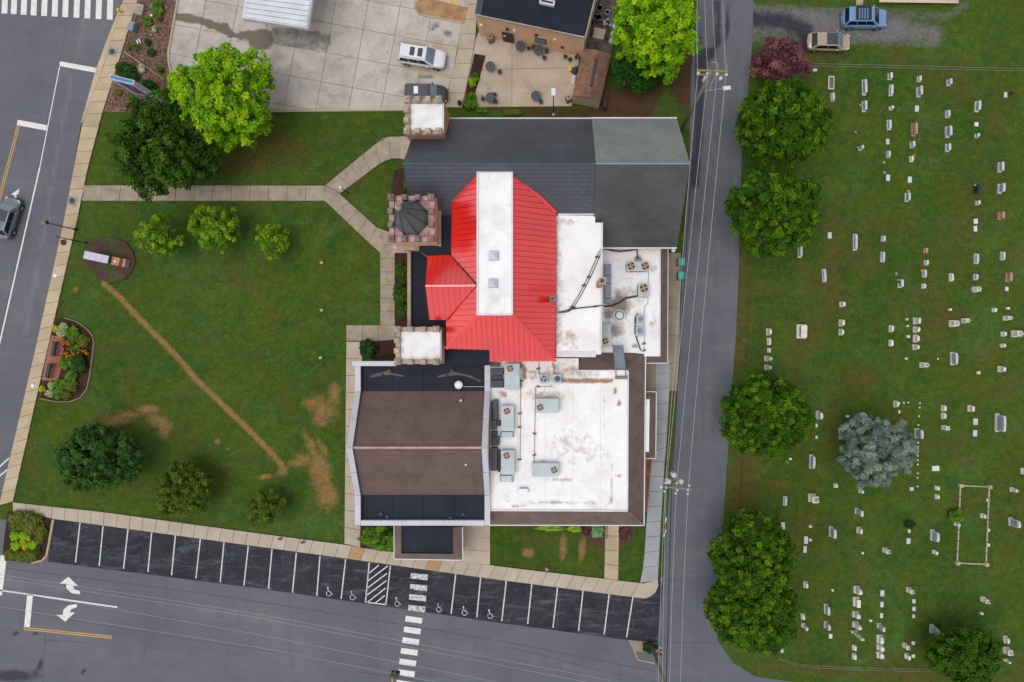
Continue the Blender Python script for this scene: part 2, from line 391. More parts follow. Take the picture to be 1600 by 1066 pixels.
m_navy = M('navy_tarp', T(66, 74, 94), rough=.6, fine=.1)
m_junk = M('junk_roof', T(108, 102, 96), T(74, 70, 66), 1.5, .95, .3, 5, .5, 6, stains=((T(40, 38, 36), 1.1, .5, .65, .8), (T(160, 154, 150), 2, .6, .7, .7)))
m_lead = M('grey_metal', T(150, 152, 152), T(136, 138, 138), 1, .5, .06, 8)
m_cone = M('slate_cone', T(106, 114, 112), T(90, 98, 98), 1.2, .75, .14, 8, .2, 14)
m_door = M('brown_door', T(70, 58, 50), rough=.6)
m_deck = M('deck_board', T(216, 190, 172), rough=.8, fine=.1, rnd=.05)
m_orange = M('orange_flower', T(250, 150, 20), T(240, 120, 20), 3, .8, 0)
m_stop = M('stop_red', T(205, 36, 40), rough=.4, fine=0)

# ------------------------------------------------------------------ ground
def ell(px, py, cx, cy, rx, ry, rot=0):
    c, s_ = math.cos(math.radians(rot)), math.sin(math.radians(rot)); dx, dy = px - cx, py - cy
    u, v = (dx * c + dy * s_) / rx, (-dx * s_ + dy * c) / ry
    return np.clip(1.25 - np.sqrt(u * u + v * v), 0, 1) * 1.0
def seg(px, py, pts, wd):
    d = np.full(px.shape, 1e9)
    for (x0, y0), (x1, y1) in zip(pts[:-1], pts[1:]):
        dx, dy = x1 - x0, y1 - y0; t = np.clip(((px - x0) * dx + (py - y0) * dy) / (dx * dx + dy * dy), 0, 1)
        d = np.minimum(d, np.hypot(px - x0 - t * dx, py - y0 - t * dy))
    return np.clip(1.3 - d / wd, 0, 1)
def inpoly(px, py, poly):
    r = np.zeros(px.shape, bool); j = len(poly) - 1
    for i in range(len(poly)):
        (xi, yi), (xj, yj) = poly[i], poly[j]
        if yi != yj: r ^= ((yi > py) != (yj > py)) & (px < (xj - xi) * (py - yi) / (yj - yi) + xi)
        j = i
    return r
def grid_mesh(name, x0, x1, y0, y1, step, zf, attrs, mat, keep=None, skirt=0):
    xs = np.linspace(x0, x1, int((x1 - x0) / step) + 1); ys = np.linspace(y0, y1, int((y1 - y0) / step) + 1)
    X, Y = np.meshgrid(xs, ys); nx, ny = len(xs), len(ys)
    Z = zf(X, Y) if callable(zf) else np.full(X.shape, zf)
    px, py = X / S + NX, -Y / S + NY
    V = np.stack([X, Y, Z], -1).reshape(-1, 3); idx = np.arange(nx * ny).reshape(ny, nx)
    F = np.stack([idx[:-1, :-1], idx[:-1, 1:], idx[1:, 1:], idx[1:, :-1]], -1).reshape(-1, 4)
    if keep is not None:
        k = keep(px, py); k = (k[:-1, :-1] & k[1:, 1:] & k[:-1, 1:] & k[1:, :-1]).reshape(-1); F = F[k]
    nv = len(V)
    if skirt:
        b = skirt; zz = float(Z.min())
        E = np.array([(-b, -b, zz), (b, -b, zz), (b, b, zz), (-b, b, zz)]); V = np.vstack([V, E])
        c = [idx[0, 0], idx[0, -1], idx[-1, -1], idx[-1, 0]]
        F = np.vstack([F, [[nv + i, nv + (i + 1) % 4, c[(i + 1) % 4], c[i]] for i in range(4)]])
    me = bpy.data.meshes.new(name); me.from_pydata(V.tolist(), [], F.tolist()); me.materials.append(mat)
    for an, f in attrs.items():
        v = np.zeros(len(V), np.float32); v[:nv] = np.clip(f(px, py), 0, 1).reshape(-1)
        me.attributes.new(an, 'FLOAT', 'POINT').data.foreach_set('value', v)
    me.update(); return me

def a_dry(x, y):
    n = fbm(x * .045, y * .045)
    r = seg(x, y, [(162, 443), (190, 467), (207, 487), (250, 530), (275, 556), (307, 593), (337, 622), (375, 659), (400, 683), (425, 709), (445, 733)], 6.0) * .92
    for e_ in ((505, 640, 34, 30, 20), (488, 632, 20, 14, 0), (500, 655, 20, 22, 0), (522, 618, 16, 26, 0), (488, 700, 12, 40, -25), (500, 735, 24, 50, -12), (512, 775, 24, 34, 0), (470, 722, 30, 12, -10), (505, 700, 8, 30, -30),
               (470, 715, 22, 10, -10), (190, 655, 40, 16, -15), (250, 662, 30, 16, 20), (232, 640, 24, 10, 0), (255, 676, 14, 14, 0), (118, 452, 6, 8, 30), (415, 745, 20, 6, 0),
               (825, 864, 14, 11, 0), (880, 855, 9, 30, 5), (910, 855, 8, 34, 5), (340, 690, 8, 6, 0), (355, 702, 6, 5, 0), (440, 740, 12, 8, 0)):
        r = np.maximum(r, ell(x, y, *e_) * (.45 + .55 * n) * 1.1)
    r = np.maximum(r, ell(x, y, 825, 864, 11.5, 9) * 1.1)
    lawn_n = (ell(x, y, 450, 225, 60, 26, 0) * .45 + ell(x, y, 500, 183, 60, 6, 0) * .6 + ell(x, y, 380, 265, 60, 18) * .55) * n * 1.5
    return np.maximum(r, lawn_n * .6)
def a_worn(x, y):
    cem = np.where(x > 1120, np.clip((fbm(x * .02 + 9, y * .02) - .52) * 3.4, 0, .6), 0)
    cem = np.maximum(cem, ell(x, y, 1160, 470, 22, 70, 4) * .55); cem = np.maximum(cem, ell(x, y, 1165, 740, 34, 110, 6) * .95); cem = np.maximum(cem, seg(x, y, [(1165, 380), (1158, 480), (1150, 580)], 16) * .7); cem = np.maximum(cem, seg(x, y, [(1180, 1040), (1300, 1052), (1600, 1062)], 12) * .7)
    for e_ in ((1350, 405, 12, 12), (1420, 412, 16, 7), (1410, 645, 14, 10), (1525, 190, 9, 16), (1500, 292, 14, 6), (1245, 860, 26, 60), (1215, 760, 30, 40), (1410, 300, 14, 6), (1240, 560, 30, 60), (1365, 172, 12, 8)):
        cem = np.maximum(cem, ell(x, y, *e_) * .62)
    n = fbm(x * .03 + 40, y * .03)
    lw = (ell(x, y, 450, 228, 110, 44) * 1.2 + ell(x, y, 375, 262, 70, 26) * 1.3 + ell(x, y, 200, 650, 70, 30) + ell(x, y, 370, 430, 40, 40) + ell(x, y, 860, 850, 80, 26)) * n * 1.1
    return np.maximum(cem, lw)
def a_soil(x, y):
    r = np.where(inpoly(x, y, [(735, 168), (760, 168), (930, 168), (945, 172), (1000, 138), (1040, 110), (1070, 60), (1092, 70), (1080, 160), (1062, 170), (1040, 122), (1020, 184), (870, 184)]), .85, 0)
    r = np.maximum(r, seg(x, y, [(955, 165), (1000, 140), (1050, 100), (1075, 50)], 34) * .9)
    r = np.maximum(r, seg(x, y, [(1066, 120), (1076, 180)], 6) * .7)
    r = np.maximum(r, seg(x, y, [(1168, 380), (1172, 430), (1169, 500), (1164, 580)], 5) * .55)
    r = np.maximum(r, seg(x, y, [(1162, 690), (1158, 760), (1154, 830)], 5) * .6)
    r = np.maximum(r, seg(x, y, [(1205, 1024), (1260, 1036), (1440, 1046), (1600, 1056)], 6) * .45)
    r = np.maximum(r, ell(x, y, 1185, 85, 12, 30) * .4); r = np.maximum(r, ell(x, y, 350, 255, 40, 22) * .55)
    for e_ in ((1330, 740, 20, 30), (1215, 740, 20, 20), (1390, 115, 14, 6), (1364, 170, 10, 5), (1318, 700, 8, 18)): r = np.maximum(r, ell(x, y, *e_) * .35)
    return r
def a_gravel(x, y):
    r = np.where((y > 8) & (y < 84) & (x > 1172) & (x < 1520), .55 * np.clip((1520 - x) / 160, 0, 1), 0) * np.clip((84 - y) / 22, 0, 1) * np.clip((y - 6) / 8, 0, 1)
    r = np.maximum(r, seg(x, y, [(1175, 30), (1260, 34), (1330, 45), (1400, 46)], 29) * .95); r = np.maximum(r, seg(x, y, [(1380, 46), (1456, 56)], 26) * .72)
    r = np.maximum(r, seg(x, y, [(1390, 22), (1480, 26), (1510, 8)], 12) * .5)
    return r
def a_tar(x, y):
    return seg(x, y, [(1178, 30), (1225, 34), (1258, 48), (1262, 68)], 20) * .85
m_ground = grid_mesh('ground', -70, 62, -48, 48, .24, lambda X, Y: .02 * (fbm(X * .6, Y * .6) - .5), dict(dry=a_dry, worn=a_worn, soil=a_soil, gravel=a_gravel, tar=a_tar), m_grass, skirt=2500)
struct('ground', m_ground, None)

# roads -------------------------------------------------------------
ROAD = [(-420, -250), (240, -250), (194, 0), (181, 25), (165, 70), (150, 110), (127, 192), (114, 267), (100, 342), (57.5, 534), (0, 784), (-6, 812), (82, 813), (400, 854), (800, 909), (1004, 936),
        (1022, 928), (1031, 905), (1037, 900), (1043, 800), (1052, 700), (1060, 600), (1063, 500), (1068, 400), (1077, 262), (1078, 185), (1080, 110), (1085, 60), (1092, 0), (1100, -250),
        (1180, -250), (1177, 0), (1176, 60), (1171, 120), (1160, 220), (1156, 330), (1154, 430), (1150, 520), (1143, 620), (1134, 760), (1126, 860), (1118, 950), (1121, 1000), (1146, 1036), (1180, 1057), (1240, 1066), (1900, 1110), (1900, 1300), (-420, 1300)]
def r_tar(x, y):
    r = seg(x, y, [(1095, 130), (1104, 90), (1120, 70), (1121, 40), (1120, 0)], 5)
    r = np.maximum(r, seg(x, y, [(1133, 64), (1138, 40), (1140, 0)], 3.5))
    r = np.maximum(r, seg(x, y, [(1090, 60), (1095, 130), (1092, 200), (1085, 290)], 9) * .9)
    r = np.maximum(r, ell(x, y, 1108, 84, 14, 12))
    for e_ in ((24, 988, 10, 5), (55, 989, 6, 4), (62, 1040, 5, 16, 20), (105, 1053, 4, 3), (130, 1050, 4, 3), (15, 1056, 60, 12)): r = np.maximum(r, ell(x, y, *e_))
    return r
def r_wear(x, y):
    r = seg(x, y, [(135, 20), (112, 120), (92, 230), (75, 330), (40, 520)], 6) * .6
    r = np.maximum(r, seg(x, y, [(1122, 250), (1112, 560), (1095, 860)], 22) * .30)
    r = np.maximum(r, seg(x, y, [(1165, 50), (1150, 250), (1140, 500)], 7) * .4)
    return np.maximum(r, seg(x, y, [(0, 905), (300, 950), (900, 1040)], 18) * .35)
def fitted(poly, step, z, attrs, mat, name):
    xs = [p[0] for p in poly]; ys = [p[1] for p in poly]
    bm = bmesh.new(); bm.faces.new([bm.verts.new(P(p[0], p[1], z)) for p in poly]); kz = S * (H - z) / H
    x0, x1 = max(min(xs), -30), min(max(xs), 1630); y0, y1 = max(min(ys), -30), min(max(ys), 1096)
    st = step / S
    for k in np.arange(x0, x1, st):
        bmesh.ops.bisect_plane(bm, geom=bm.verts[:] + bm.edges[:] + bm.faces[:], plane_co=P(k, 0, z), plane_no=(1, 0, 0))
    for k in np.arange(y0, y1, st):
        bmesh.ops.bisect_plane(bm, geom=bm.verts[:] + bm.edges[:] + bm.faces[:], plane_co=P(0, k, z), plane_no=(0, 1, 0))
    me = bpy.data.meshes.new(name); bm.normal_update()
    if bm.faces and sum(f.normal.z for f in bm.faces) < 0: bmesh.ops.reverse_faces(bm, faces=bm.faces[:])
    bm.to_mesh(me); bm.free(); me.materials.append(mat)
    co = np.empty(len(me.vertices) * 3); me.vertices.foreach_get('co', co); co = co.reshape(-1, 3)
    px, py = co[:, 0] / kz + NX, -co[:, 1] / kz + NY
    for an, f in attrs.items():
        me.attributes.new(an, 'FLOAT', 'POINT').data.foreach_set('value', np.clip(f(px, py), 0, 1).astype(np.float32))
    return me
road = struct('road', fitted(ROAD, .45, .03, dict(tar=r_tar, wear=r_wear), m_road, 'road'), None)

def flat(name, poly, z, mat, parent):
    m = MB(); m.face([P(x, y, z) for x, y in reversed(poly)]); return obj(name, m, mat, parent)
def bar(name, a, b, wd, z, mat, parent):
    (x0, y0), (x1, y1) = a, b; L = math.hypot(x1 - x0, y1 - y0); nx, ny = -(y1 - y0) / L * wd / 2, (x1 - x0) / L * wd / 2
    return flat(name, [(x0 + nx, y0 + ny), (x1 + nx, y1 + ny), (x1 - nx, y1 - ny), (x0 - nx, y0 - ny)], z, mat, parent)

# sealed cracks and joints
m_crack = M('crack_seal', T(72, 72, 79), T(84, 84, 90), 2, .85, .1)
def crack(pts, wd, par, z=.0335, jit=.6):
    m = MB(); q = []
    for a_, b_ in zip(pts[:-1], pts[1:]):
        n = max(2, int(math.hypot(b_[0] - a_[0], b_[1] - a_[1]) / 9))
        q += [(a_[0] + (b_[0] - a_[0]) * k / n + R.uniform(-jit, jit), a_[1] + (b_[1] - a_[1]) * k / n + R.uniform(-jit, jit)) for k in range(n)]
    q.append(pts[-1]); L_, R_ = [], []
    for i, p in enumerate(q):
        a_, b_ = q[max(0, i - 1)], q[min(len(q) - 1, i + 1)]; d = math.hypot(b_[0] - a_[0], b_[1] - a_[1]) + 1e-6; w_ = wd * R.uniform(.6, 1.2) / 2
        nx, ny = -(b_[1] - a_[1]) / d * w_, (b_[0] - a_[0]) / d * w_; L_.append((p[0] + nx, p[1] + ny)); R_.append((p[0] - nx, p[1] - ny))
    for i in range(len(q) - 1): m.face([P(*L_[i + 1], z), P(*L_[i], z), P(*R_[i], z), P(*R_[i + 1], z)])
    obj('crack', m, m_crack, par)
for l, wd in (([(-20, 884), (300, 925), (500, 955), (800, 1005), (1030, 1050)], 1.0), ([(1033, 1003), (1128, 1006)], 1.0), ([(498, 940), (508, 962)], .8), ([(-20, 948), (300, 1000), (720, 1062)], .6), ([(1100, 560), (1098, 760), (1088, 960)], .5), ([(1066, 425), (1150, 428)], .6), ([(70, 990), (68, 1066)], .9), ([(60, 1000), (140, 1004)], .8),
              ([(100, 60), (60, 260), (0, 520)], .5), ([(800, 1012), (945, 1050), (1024, 1066)], .8), ([(1108, 200), (1120, 330), (1118, 440)], .5), ([(970, 1040), (968, 1064)], .5)): crack(l, wd, road)
# road markings
for i, x in enumerate((7, 21.5, 37, 52.5, 69, 85.5, 102, 119.5, 136.5, 154, 171.5)):
    y1 = 21 + i * .95
    flat('crosswalk_bar', [(x - 4.2 + 1, -14), (x + 4.8 + 1, -14), (x + 4.3, y1 + .5), (x - 4.7, y1)], .036, m_paint, road)
bar('stop_line', (93, 99.5), (150, 110), 7.5, .036, m_paint, road)
bar('stop_line', (27, 191.5), (73, 200), 8.5, .036, m_paint, road)
bar('lane_line', (93.5, 102), (62, 262), 1.4, .036, m_paint, road)
bar('lane_line', (62, 262), (-6, 560), 2.2, .036, m_paint, road)
for d in (-1.6, 1.6): bar('centre_line', (29 + d, 196), (-10 + d, 345), 1.5, .036, m_painty, road)
flat('arrow_marking', [(30, 295), (17, 304), (22, 305), (20, 330), (24, 330), (26, 304), (29, 303)], .036, m_paint, road)
for a_, b_ in (((14, 716), (-10, 738)), ((13.5, 732), (-10, 752))): bar('edge_line', a_, b_, 2, .036, m_paint, road)
bar('stop_line', (6, 868), (-2, 930), 10, .036, m_paint, road)
bar('lane_line', (-10, 921), (183, 949), 2.4, .036, m_paint, road)
bar('stop_line', (47, 929), (42, 981), 9, .036, m_paint, road)
for d in (-1.5, 1.5): bar('centre_line', (37, 982 + d), (175, 996 + d), 1.7, .036, m_painty, road)
def curve_arrow(y0, sgn):
    head = [(93, 912), (107, 901.5), (122, 916), (114, 916)]
    tail = [(116, 921), (125, 924), (125, 929), (112, 927), (104, 920), (103, 912)]
    f = lambda p: p if sgn > 0 else (p[0] - 5, 949 + (924 - p[1]))
    flat('arrow_marking', [f(p) for p in head + tail][::sgn], .036, m_paint, road)
curve_arrow(0, 1); curve_arrow(0, -1)
for i in range(7):
    x, y = 646.5 - 2.35 * i, 968.5 + 16.7 * i; dx, dy = 13, 1.9
    flat('crosswalk_bar', [(x - dx + .6, y - dy - 4.4), (x + dx + .6, y + dy - 4.4), (x + dx - .6, y + dy + 4.4), (x - dx - .6, y - dy + 4.4)], .036, m_paint, road)
bar('yellow_line', (989, 1012), (996, 1030), 1.5, .036, m_painty, road); bar('yellow_line', (996, 1031), (1023, 1037), 1.5, .036, m_painty, road)

PARK = [(82, 811), (400, 852), (800, 907), (1004, 934), (1022, 926), (1030, 905), (1036, 915), (1027, 1005), (1000, 1002), (979, 1000), (799, 976), (400, 919), (75, 878)]
park = struct('parking_lot', fitted(PARK, 2, .036, {}, m_park, 'parking_lot'), None)
for a_, b_ in (((125, 817), (118, 879)), ((161, 822), (155, 884)), ((200, 827), (193, 889)), ((237, 832), (231, 894)), ((274, 837), (268, 899)), ((313, 842), (306, 904)), ((350, 847), (344, 910)), ((388, 853), (381, 915)),
               ((425, 858), (419.5, 920)), ((463, 864), (457, 926)), ((500, 869), (495, 931)), ((540, 874), (533, 936)), ((577, 879), (571, 941)), ((610, 884), (603, 945)), ((712, 897), (705, 959)), ((751, 902), (745, 965)), ((791, 908), (784, 971)),
               ((831, 913), (824.5, 975)), ((871, 919), (864, 981)), ((911, 923), (904, 986)), ((952, 928), (944, 991)), ((989, 933), (979, 996))):
    bar('parking_line', a_, b_, 1.9, .042, m_paintl, park)
for l in ([(440, 862), (442, 900)], [(475, 872), (482, 922)], [(516, 872), (514, 912)], [(410, 905), (416, 880)], [(900, 925), (886, 955)], [(876, 922), (870, 978)], [(770, 905), (766, 960)], [(100, 852), (200, 868), (300, 880), (420, 890)], [(520, 888), (560, 890), (640, 905)], [(290, 848), (288, 866)], [(362, 868), (365, 888)]): crack(l, .7, park, .0395, 1.0)
bar('parking_line', (571, 941), (603, 945), 1.6, .042, m_paint, park)
for k in range(7):
    y = 889 + k * 11.5; x0 = 576 - (y - 880) * .1; x1 = 609 - (y - 890) * .1
    p0, p1 = (x0, y + 8), (x1 - 2, y - 16)
    if p0[1] > 941: p0 = (x0 + (p0[1] - 941) * 1.3, 942)
    if p1[1] < 884: p1 = (592 + k * 11, 883)
    bar('hatch_line', p0, p1, 1.5, .042, m_paint, park)
for i, (x, y) in enumerate(((655, 901), (654, 918), (652.5, 934), (651, 951))):
    flat('crosswalk_bar', [(x - 13, y - 5.5), (x + 13.5, y - 3), (x + 13, y + 6), (x - 13.5, y + 3)], .042, m_paintw, park)
def wheelchair(x, y):
    m = MB(); q = lambda a_, b_: P(x + a_ * .85, y + b_ * .85, .043)
    def ln(pts, wd):
        for (a0, b0), (a1, b1) in zip(pts[:-1], pts[1:]):
            L = math.hypot(a1 - a0, b1 - b0); nx, ny = -(b1 - b0) / L * wd / 2, (a1 - a0) / L * wd / 2
            m.face([q(a0 - nx, b0 - ny), q(a1 - nx, b1 - ny), q(a1 + nx, b1 + ny), q(a0 + nx, b0 + ny)])
    ln([(-1, -6), (0, -1), (4, 0), (6, 4.5), (8, 4)], 1.3)
    m.face([q(-1 + 1.6 * math.cos(t), -7.5 + 1.6 * math.sin(t)) for t in np.linspace(0, 6.28, 10)[:-1]][::-1])
    ln([(1 + 4.6 * math.cos(t), 3 + 4.6 * math.sin(t)) for t in np.linspace(.6, 4.0, 10)], 1.2)
    obj('accessible_symbol', m, m_paintw if x < 600 or x > 690 else m_paintw, park)
for x, y in ((513, 925), (550, 931), (620, 941), (685, 950), (725, 955), (765, 960)): wheelchair(x, y)
# small traffic island with the wooden pole
m = MB(); m.prism([P(x, y, .13) for x, y in ((981, 1000), (1026, 1005), (1035, 1012), (1036, 1022), (1022, 1022), (990, 1017))], .0); struct('traffic_island', m, m_pad)

# sidewalks made of slabs ---------------------------------------------
def lerp_poly(pts, t):
    d = [0]
    for a_, b_ in zip(pts[:-1], pts[1:]): d.append(d[-1] + math.hypot(b_[0] - a_[0], b_[1] - a_[1]))
    s_ = t * d[-1]
    for i in range(len(pts) - 1):
        if s_ <= d[i + 1] + 1e-6:
            u = (s_ - d[i]) / max(1e-9, d[i + 1] - d[i]); return (pts[i][0] + (pts[i + 1][0] - pts[i][0]) * u, pts[i][1] + (pts[i + 1][1] - pts[i][1]) * u)
    return pts[-1]
def slabs(name, A, B, n, mat, z=.14, special=None, rows=1, piece='slab', gap=.035):
    """A, B: the two long edges in photo pixels"""
    k = 24; base = MB(); pa = [lerp_poly(A, i / k) for i in range(k + 1)]; pb = [lerp_poly(B, i / k) for i in range(k + 1)]
    base.prism([P(x, y, z - .03) for x, y in pa + pb[::-1]], 0.0); par = struct(name, base, m_joint)
    for i in range(n):
        for r in range(rows):
            q = []
            for t, u in ((i, r), (i + 1, r), (i + 1, r + 1), (i, r + 1)):
                a_, b_ = lerp_poly(A, t / n), lerp_poly(B, t / n); f = u / rows
                q.append(P(a_[0] + (b_[0] - a_[0]) * f, a_[1] + (b_[1] - a_[1]) * f, z))
            c = sum(q, Vector()) / 4; q = [c + (p - c) * (1 - gap / max(.3, (p - c).length)) for p in q]
            mb = MB(); mb.prism(q, thick=.1); o = obj(piece, mb, (special or {}).get(i, mat), par)
            o.location.z = R.uniform(-.008, .008)
    return par
slabs('sidewalk', [(196, -14), (192, 0), (163, 100), (129, 190), (114, 267), (100, 342), (57.5, 534), (-2, 790)], [(220, -14), (215, 0), (188, 88), (160, 176), (136, 267), (121, 342), (77, 534), (20, 784)], 41, m_walk)
m = MB(); m.prism([P(x, y, .10) for x, y in ((182, 24), (191, 4), (178, 50), (163.2, 100), (129.2, 190), (126, 193), (149, 111), (164, 70))], 0); struct('gutter_apron', m, m_walk)
slabs('sidewalk', [(20, 785), (82, 792), (152, 799), (400, 833), (537, 851), (765, 883), (800, 887.5), (1000, 911), (1019, 914)], [(20, 806), (84, 811), (400, 854), (540, 873), (768, 905), (800, 909), (1000, 935), (1006, 935.5)], 49, m_walk2, special={26: m_tactile, 32: m_tactile})
m = MB(); m.prism([P(x, y, .139) for x, y in ((1006, 912), (1028, 906), (1028.5, 916), (1024, 926), (1015, 933), (1006, 935.5))], 0); struct('sidewalk_corner', m, m_walk2)
slabs('path', [(131, 289.5), (507, 290)], [(128, 314), (506, 314)], 13, m_path)
m = MB(); m.prism([P(x, y, .138) for x, y in ((507, 289.6), (531, 302), (520, 318), (506, 314))], 0); struct('path_junction', m, m_path)
slabs('path', [(508, 289.5), (600, 214), (631, 213)], [(532, 302), (604, 248), (631, 248)], 6, m_path)
slabs('path', [(531, 303), (594, 360), (606, 362)], [(508, 314.5), (580, 383), (594, 395)], 5, m_path)
slabs('path', [(594, 362), (594, 508)], [(617, 362), (617, 508)], 7, m_path)
slabs('path', [(541, 508), (617, 508)], [(541, 533), (617, 533)], 3, m_path)
slabs('path', [(541, 534), (538, 850)], [(566, 534), (563, 855)], 12, m_walk2, z=.142)
slabs('path', [(722, 820), (722, 878)], [(766, 820), (766, 883)], 3, m_walk2)
slabs('path', [(946, 815), (944, 904)], [(968, 815), (966, 907)], 4, m_walk)
slabs('sidewalk', [(1024, 560), (1025, 613), (1026, 716), (1018, 716.5), (1011, 800), (1006, 880), (1000, 911)], [(1047, 560), (1046, 613), (1040, 716), (1039, 717), (1034, 800), (1030, 870), (1028, 907)], 15, m_walkg, z=.15)
slabs('driveway_apron', [(1010, 395), (1010, 611)], [(1064, 395), (1061, 611)], 5, m_pad, z=.13)
m = MB(); m.prism([P(x, y, .10) for x, y in ((1003, 715), (1018, 715), (1012, 800), (1003, 800))], 0); struct('pebble_strip', m, m_pebble)

# the concrete lot, its slabs, kerbs and the patio
LOT = [(250, -250), (277, 0), (263, 80), (263, 95), (268, 120), (283, 148), (302, 166), (330, 172), (632, 171), (693, 168), (705, 122), (725, 36), (732, 0), (770, -250)]
def l_wet(x, y):
    r = seg(x, y, [(280, 27), (312, 32), (340, 42), (357, 50)], 6); r = np.maximum(r, seg(x, y, [(352, 38), (357, 54), (378, 58)], 3.5))
    r = np.maximum(r, ell(x, y, 408, 62, 20, 17)); return np.maximum(r, ell(x, y, 390, 54, 16, 7)) * 2.2
def l_oil_and_dark(x, y):
    r = np.where(inpoly(x, y, [(424, 40), (520, 52), (513, 82), (420, 68)]), .62, 0)  # darker grey slabs in front of the canopy; the ellipses below are oil spots
    for e_ in ((493, 56, 18, 6), (458, 47, 4, 3), (480, 68, 14, 2), (518, 78, 3, 3), (700, 52, 9, 6), (680, 42, 14, 5, -40), (665, 120, 18, 5)): r = np.maximum(r, ell(x, y, *e_))
    return r
lot_base = MB(); lot_base.prism([P(x, y, .045) for x, y in LOT], .0); lot = struct('concrete_lot', lot_base, m_lotjoint)
th = math.radians(10.5); U = (math.cos(th), math.sin(th)); Vv = (-math.sin(th), math.cos(th)); O = (510, 82.5)
lotpoly = [p for p in LOT]; lotpoly[0] = (280, -60); lotpoly[-1] = (748, -60)
for i in range(-6, 6):
    for j in range(-4, 4):
        q = clip_band(clip_band(lotpoly, U, O[0] * U[0] + O[1] * U[1] + i * 50 + .4, O[0] * U[0] + O[1] * U[1] + (i + 1) * 50 - .4), Vv, O[0] * Vv[0] + O[1] * Vv[1] + j * 46 + .4, O[0] * Vv[0] + O[1] * Vv[1] + (j + 1) * 46 - .4)
        if len(q) < 3 or area(q) < 12: continue
        obj('slab', fitted(q, .35, .075, dict(wet=l_wet, oil_and_dark=l_oil_and_dark), m_lot, 'slab'), None, lot)
for a_, b_ in (((640, 64.5), (714, 79)), ((630, 107), (704, 122))): bar('parking_line', a_, b_, 1.7, .082, m_painty, lot)
for x in (686, 698, 709): bar('hatch_line', (x, -2), (x + 5, 6 + (x - 686) * .05), 3, .082, m_paintyb, lot)
def kerb_line(pts, wd=3, z=.18, name='kerb'):
    m = MB()
    for a_, b_ in zip(pts[:-1], pts[1:]):
        dx, dy = b_[0] - a_[0], b_[1] - a_[1]; L = math.hypot(dx, dy); nx, ny = -dy / L * wd / 2, dx / L * wd / 2
        m.prism([P(a_[0] + nx, a_[1] + ny, z), P(b_[0] + nx, b_[1] + ny, z), P(b_[0] - nx, b_[1] - ny, z), P(a_[0] - nx, a_[1] - ny, z)], 0)
    return struct(name, m, m_kerb)
kerb_line([(279, -10), (277, 0), (263, 80), (263, 95), (268, 120), (283, 148), (302, 166)])
kerb_line([(330, 173), (425, 173.5), (632, 171.5), (694, 168.5)], 2.6)
ISL = [(655, -3), (649, 4), (648, 13), (654, 21), (662, 24), (724, 35), (731, 12), (672, -2)]
m = MB(); m.prism([P(x, y, .17) for x, y in ISL], .05); struct('straw_island', m, m_straw)
kerb_line(ISL[0:6], 2.2, .2)
slabs('sidewalk', [(736, -16), (732, 0), (725, 36), (705, 122), (694, 168)], [(752, -16), (746, 0), (743, 60), (734, 110), (722, 168)], 8, m_walk2, z=.15)
m = MB(); m.prism([P(x, y, .11) for x, y in ((743, 60), (747, 57), (750, 46), (915, 60), (905, 90), (893, 166), (736, 168), (722, 168))], 0); pat = struct('patio', m, m_joint)
for q in (clip_band(clip_band([(744, 60), (748, 50), (915, 60), (905, 90), (893, 166), (738, 167.5), (724, 167.5)], (1, 0), x0 + .3, x1 - .3), (.02, 1), y0 + .3, y1 - .3) for x0, x1 in ((700, 800), (800, 920)) for y0, y1 in ((40, 124), (124, 190))):
    if len(q) > 2: mb = MB(); mb.prism([P(x, y, .14) for x, y in q], thick=.02); obj('slab', mb, m_patio, pat)
def bed(poly, mat, z=.17, name='planting_bed'):
    m = MB(); m.prism([P(x, y, z) for x, y in poly], 0); return struct(name, m, mat)
bed([(741, 84), (759, 87), (750, 120), (744, 140), (738, 168), (722, 168), (732, 125)], m_mulchd)
bed([(217, -12), (276, -12), (275, 0), (261.5, 80), (261.5, 96), (266.5, 121), (281.5, 149), (300, 167), (292, 176), (230, 178), (162, 174), (174, 134), (189, 89), (201, 49), (216, 0)], m_mulch, .09)
def ringpts(cx, cy, rx, ry, n=24, j=0): return [(cx + rx * math.cos(t) * (1 + R.uniform(-j, j)), cy + ry * math.sin(t) * (1 + R.uniform(-j, j))) for t in np.linspace(0, 2 * math.pi, n + 1)[:-1]]
bed([(129, 395), (134, 382), (150, 372), (172, 370), (195, 378), (207, 392), (211, 410), (205, 425), (192, 437), (172, 442), (158, 437), (143, 422), (131, 410)], m_cover)
BEDW = [(88, 498), (100, 497), (118, 502), (134, 513), (142, 522), (146, 535), (143, 560), (139, 590), (135, 608), (124, 622), (108, 628), (88, 628), (62, 623), (70, 590), (76, 560), (83, 525)]
bed(BEDW, m_mulchd); kerb_line(BEDW[1:13], .7, .2, 'bed_edging')
bed([(12, 800), (40, 801), (82, 811), (76, 850), (72, 868), (64, 876), (50, 879), (12, 876), (4, 865), (8, 830)], m_mulchd, .2)
kerb_line([(82.5, 812), (76, 850), (72, 869), (65, 876.5), (48, 880)], 3, .22)
bed([(618, 396), (637, 396), (637, 512), (618, 512)], m_mulchd); bed([(566, 534), (618, 531), (618, 560), (566, 562)], m_mulchd)
bed([(617, 266), (634, 262), (634, 306), (610, 306)], m_mulchd)
bed([(563, 822), (617, 822), (617, 863), (563, 856)], m_mulchd)
bed([(905, 815), (946, 815), (945, 857), (930, 853), (917, 842), (908, 828)], m_cover); bed([(967, 815), (992, 815), (994, 835), (985, 850), (967, 857)], m_cover)
m = MB(); pad_poly = [(80, 524), (101, 528), (97, 570), (90, 596), (65, 594), (72, 560)]
m.prism([P(x, y, .17) for x, y in pad_poly], 0); pad = struct('brick_pad', m, m_joint)
